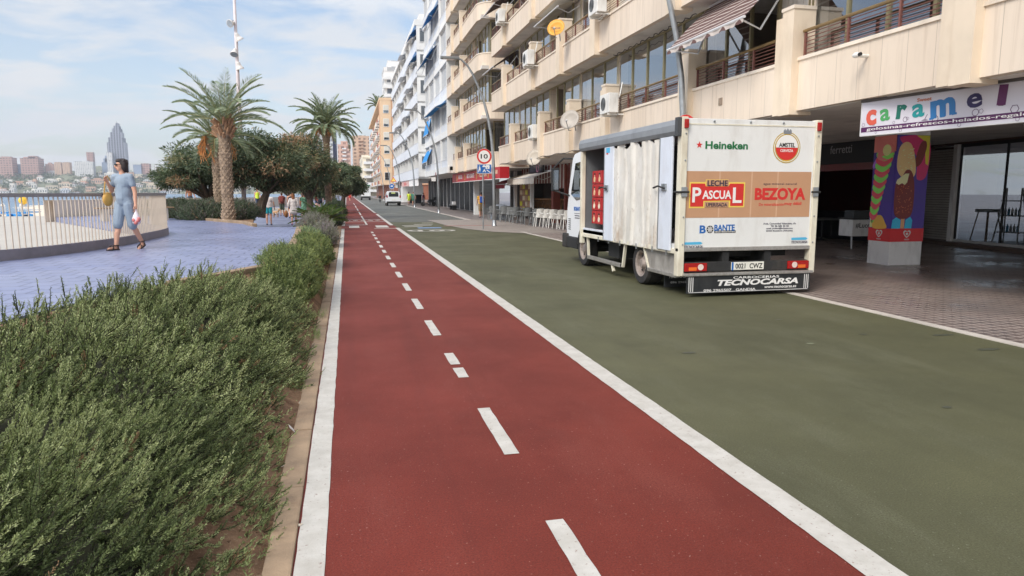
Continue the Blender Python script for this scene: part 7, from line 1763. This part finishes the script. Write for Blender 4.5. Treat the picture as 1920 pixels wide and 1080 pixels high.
# ------------------------------------------------------------------ far shore across the bay
M_hill = mat('far_scrub', S(122, 124, 98), .95, var=.25, sc=.02)
g = MB(); nx, ny = 60, 14; vs = []; fs = []
for j in range(ny+1):
    for i in range(nx+1):
        x = -1500+1520*i/nx; y = 1880+620*j/ny
        z = -3.4+4*min(1, j/1.0)+74*(max(0, j-1)/(ny-1))**.8*(.85+.2*math.sin(i*.5)+.1*math.sin(i*1.3+j)); vs.append((x, y+15*math.sin(i*.8), z))
for j in range(ny):
    for i in range(nx): a = j*(nx+1)+i; fs.append((a, a+1, a+nx+2, a+nx+1))
g.add(vs, fs, M_hill); struct('hills', g, smooth=True)
UX = lambda u: -802+1.192*u
def hz_(x, y):
    j = (y-1880)/620*14; return -3.4+4*min(1, j)+74*(max(0, j-1)/13)**.8
def sky_t(u0, u1, v, m, label, y=2230, tops=(), nb=0, mslab=None, name='apartment_tower', z0=4, sh=.9):
    y = y if y > 2200 else 2230+(y-1930)*.6
    z0 = max(0, hz_(0, y)-6)
    sc = y/1900; w = (u1-u0)*1.192*sc; x = UX((u0+u1)/2)*sc
    h = (360-v)*1.29*sc+1.7-z0; return tower(name, label, x, y, z0, w*.98, w*sh, h, m, tops, .96, 0, nb, mslab, group=None)
sky_t(1, 26, 298, W5, 'red brown tower at the far left of the skyline', tops=[(-.3, .3, 4)]); sky_t(28, 39, 310, W6, 'narrow grey slab between the two red brown towers', 1990)
sky_t(40, 72, 299, W5, 'widest red brown tower across the bay', tops=[(-.38, .4, 5), (-.1, .3, 8)]); sky_t(75, 83, 313, W4, 'small cream tower right of the wide red brown one', 1990); sky_t(84, 98, 309, W1, 'pinkish tower with a stepped top across the bay', 1990, [(-.2, .2, 5)])
sky_t(100, 113, 306, W3, 'yellowish tower, left twin across the bay', tops=[(-.3, .3, 2)]); sky_t(114.5, 128, 306, W3, 'yellowish tower, right twin across the bay', tops=[(-.3, .3, 2)])
sky_t(136, 171, 304, W2, 'wide white hotel slab across the bay', tops=[(-.1, .2, 4)], sh=.4); sky_t(160, 172, 287, W5, 'tall brown slab rising behind the white hotel', 2020)
sky_t(187, 197, 305, W6, 'glassy stepped tower left of the skyscraper', 1990, [(-.2, .5, 12), (.1, .5, 20)]); sky_t(197, 207, 287, W2, 'slim white tower in front of the skyscraper', 1925)
sky_t(245, 260, 309, W6, 'blue grey slab right of the walking woman'); sky_t(260, 276, 307, W5, 'reddish tower beside the blue grey slab', 1940, [(-.3, .3, 2)]); sky_t(246, 262, 326, W4, 'low cream block in front of the blue grey slab', 1915); sky_t(273, 286, 329, W3, 'low orange block in front of the reddish tower', 1912)
sky_t(285, 289, 309, W2, 'thin white slab at the edge of the trees', 1950); sky_t(289, 303, 314, W5, 'brown tower left of the white banded one', 1940); sky_t(303, 309, 312, W2, 'white banded tower near the trees', 1935); sky_t(309, 319, 316, W5, 'brown tower half hidden by the trees', 1940)
sky_t(320, 334, 330, W4, 'cream block seen below the tree crown', 1920); sky_t(336, 356, 334, W1, 'pink block low behind the palms', 1915); sky_t(358, 384, 330, W4, 'wide cream block behind the palm trunks', 1925); sky_t(388, 410, 336, W2, 'white block behind the thick palm', 1915); sky_t(500, 520, 334, W1, 'pink building seen through the gap above the walkers', 1910); sky_t(522, 548, 338, W2, 'white building seen through the gap above the walkers', 1905); sky_t(440, 470, 332, W4, 'cream block behind the big dark tree', 1910)
# the skyscraper
def sky_mat():
    m = bpy.data.materials.new('skyscraper_cladding'); t = NT(m); o = t.obj(); sp = t.n('ShaderNodeSeparateXYZ', {0: o})
    f = t.math('GREATER_THAN', t.math('FRACT', t.math('MULTIPLY', sp.outputs[0], 1/7.0)), .45); v = t.math('GREATER_THAN', t.math('FRACT', t.math('MULTIPLY', sp.outputs[2], 1/5.0)), .25)
    c = t.mix(t.math('MULTIPLY', f, t.math('ADD', t.math('MULTIPLY', v, .5), .45)), S(158, 160, 170), S(58, 64, 82)); t.out(c, .5); return m
M_sky = sky_mat()
sk = thing('skyscraper', 'tall grey skyscraper with a stepped pointed top behind the woman', 'skyscraper', (UX(215.5)*1.18, 2242, 30))
b = MB(); k_ = 1.18*1.192; hh = lambda v: (360-v)*1.29*1.18-28.3; ctr = 215.5
lv = [(199.5, 232, 360, 267), (202.5, 229.5, 267, 258), (206, 227.5, 258, 248), (210, 225, 248, 241), (213.5, 222.8, 241, 236), (217, 221, 236, 231)]
for i, (a, c, v0, v1) in enumerate(lv): b.box((a-ctr)*k_, (c-ctr)*k_, i*1.0, 30-i*1.0, 0 if i == 0 else hh(v0), hh(v1), M_sky)
b.build('shaft', sk); b = MB(); b.tube([(2.5*k_, 12, hh(231)), (2.5*k_, 12, hh(227))], .5, M_gp, 6); b.build('spire', sk)
# low houses
rs = random.Random(5); Hm = [mat('house_white', S(226, 222, 214), .8), mat('house_cream', S(222, 206, 182), .8), W2, W4, mat('house_peach', S(214, 178, 152), .8)]; M_tile = mat('terracotta_roof', S(176, 118, 92), .85)
for i in range(150):
    u = rs.uniform(-25, 440) if i < 125 else rs.uniform(440, 570); y = 1885+rs.random()*400; x = UX(u)*y/1900; z = hz_(x, y)-1.5
    if y > 2150 and rs.random() < .4: continue
    root = thing('hillside_house', 'small pale house among the trees on the far hillside', 'house', (x, y, z), rs.uniform(-.3, .3), 'low houses across the bay')
    w_, d_, h_ = rs.uniform(10, 32), rs.uniform(8, 14), rs.choice((6, 8, 9, 12, 15)); m_ = rs.choice(Hm); b = MB(); b.box(-w_/2, w_/2, 0, d_, 0, h_, m_)
    if rs.random() < .5: b.box(-w_*.3, w_*.25, d_*.3, d_, h_, h_+3.4, m_)
    for q in range(max(2, int(w_/5))): xx = -w_/2+w_*(q+.5)/max(2, int(w_/5)); b.box(xx-1.1, xx+1.1, -.12, -.0, h_*.35, h_*.75, MATS['grey_window'])
    b.build('wall', root)
    b = MB(); b.box(-w_/2-.4, w_/2+.4, -.4, d_+.3, h_+.002, h_+.6, M_tile if rs.random() < .4 else m_); b.build('roof', root)
P = []; 
for i in range(620):
    u = rs.uniform(-40, 580); y = 1882+rs.random()*480; x = UX(u)*y/1900; P.append((x, y, hz_(x, y)))
P = np.array(P); N = 26; C_ = np.repeat(P, N, 0); U = RNG.normal(size=C_.shape); U /= np.linalg.norm(U, axis=1, keepdims=True); rad = np.repeat(RNG.uniform(3, 7.5, len(P)), N)[:, None]
Q_ = C_+U*rad*np.array([1.2, 1.2, .8])+np.array([0, 0, 2.5])
V = leafq(Q_, U+RNG.normal(size=U.shape)*.6, RNG.uniform(3, 6, len(Q_)), RNG.uniform(1.2, 2.2, len(Q_)))
tag(quads('hillside_trees', V, np.repeat(RNG.integers(0, 2, len(P)), N), [leaf_mat('far_green', S(84, 98, 72)), leaf_mat('far_olive', S(106, 112, 84))]), 'dark green trees and scrub between the houses across the bay', 'trees', kind='stuff')

# ------------------------------------------------------------------ the air over the bay
hzm = bpy.data.materials.new('haze_air'); t = NT(hzm)
v = t.n('ShaderNodeVolumePrincipled', {'Color': (.86, .91, 1.0), 'Density': .00019, 'Anisotropy': .25}); o_ = t.n('ShaderNodeOutputMaterial'); t.t.links.new(v.outputs[0], o_.inputs['Volume'])
b = MB(); b.box(-1650, 420, -70, 2650, -4.6, 205, hzm); tag(b.build('haze'), kind='stuff')
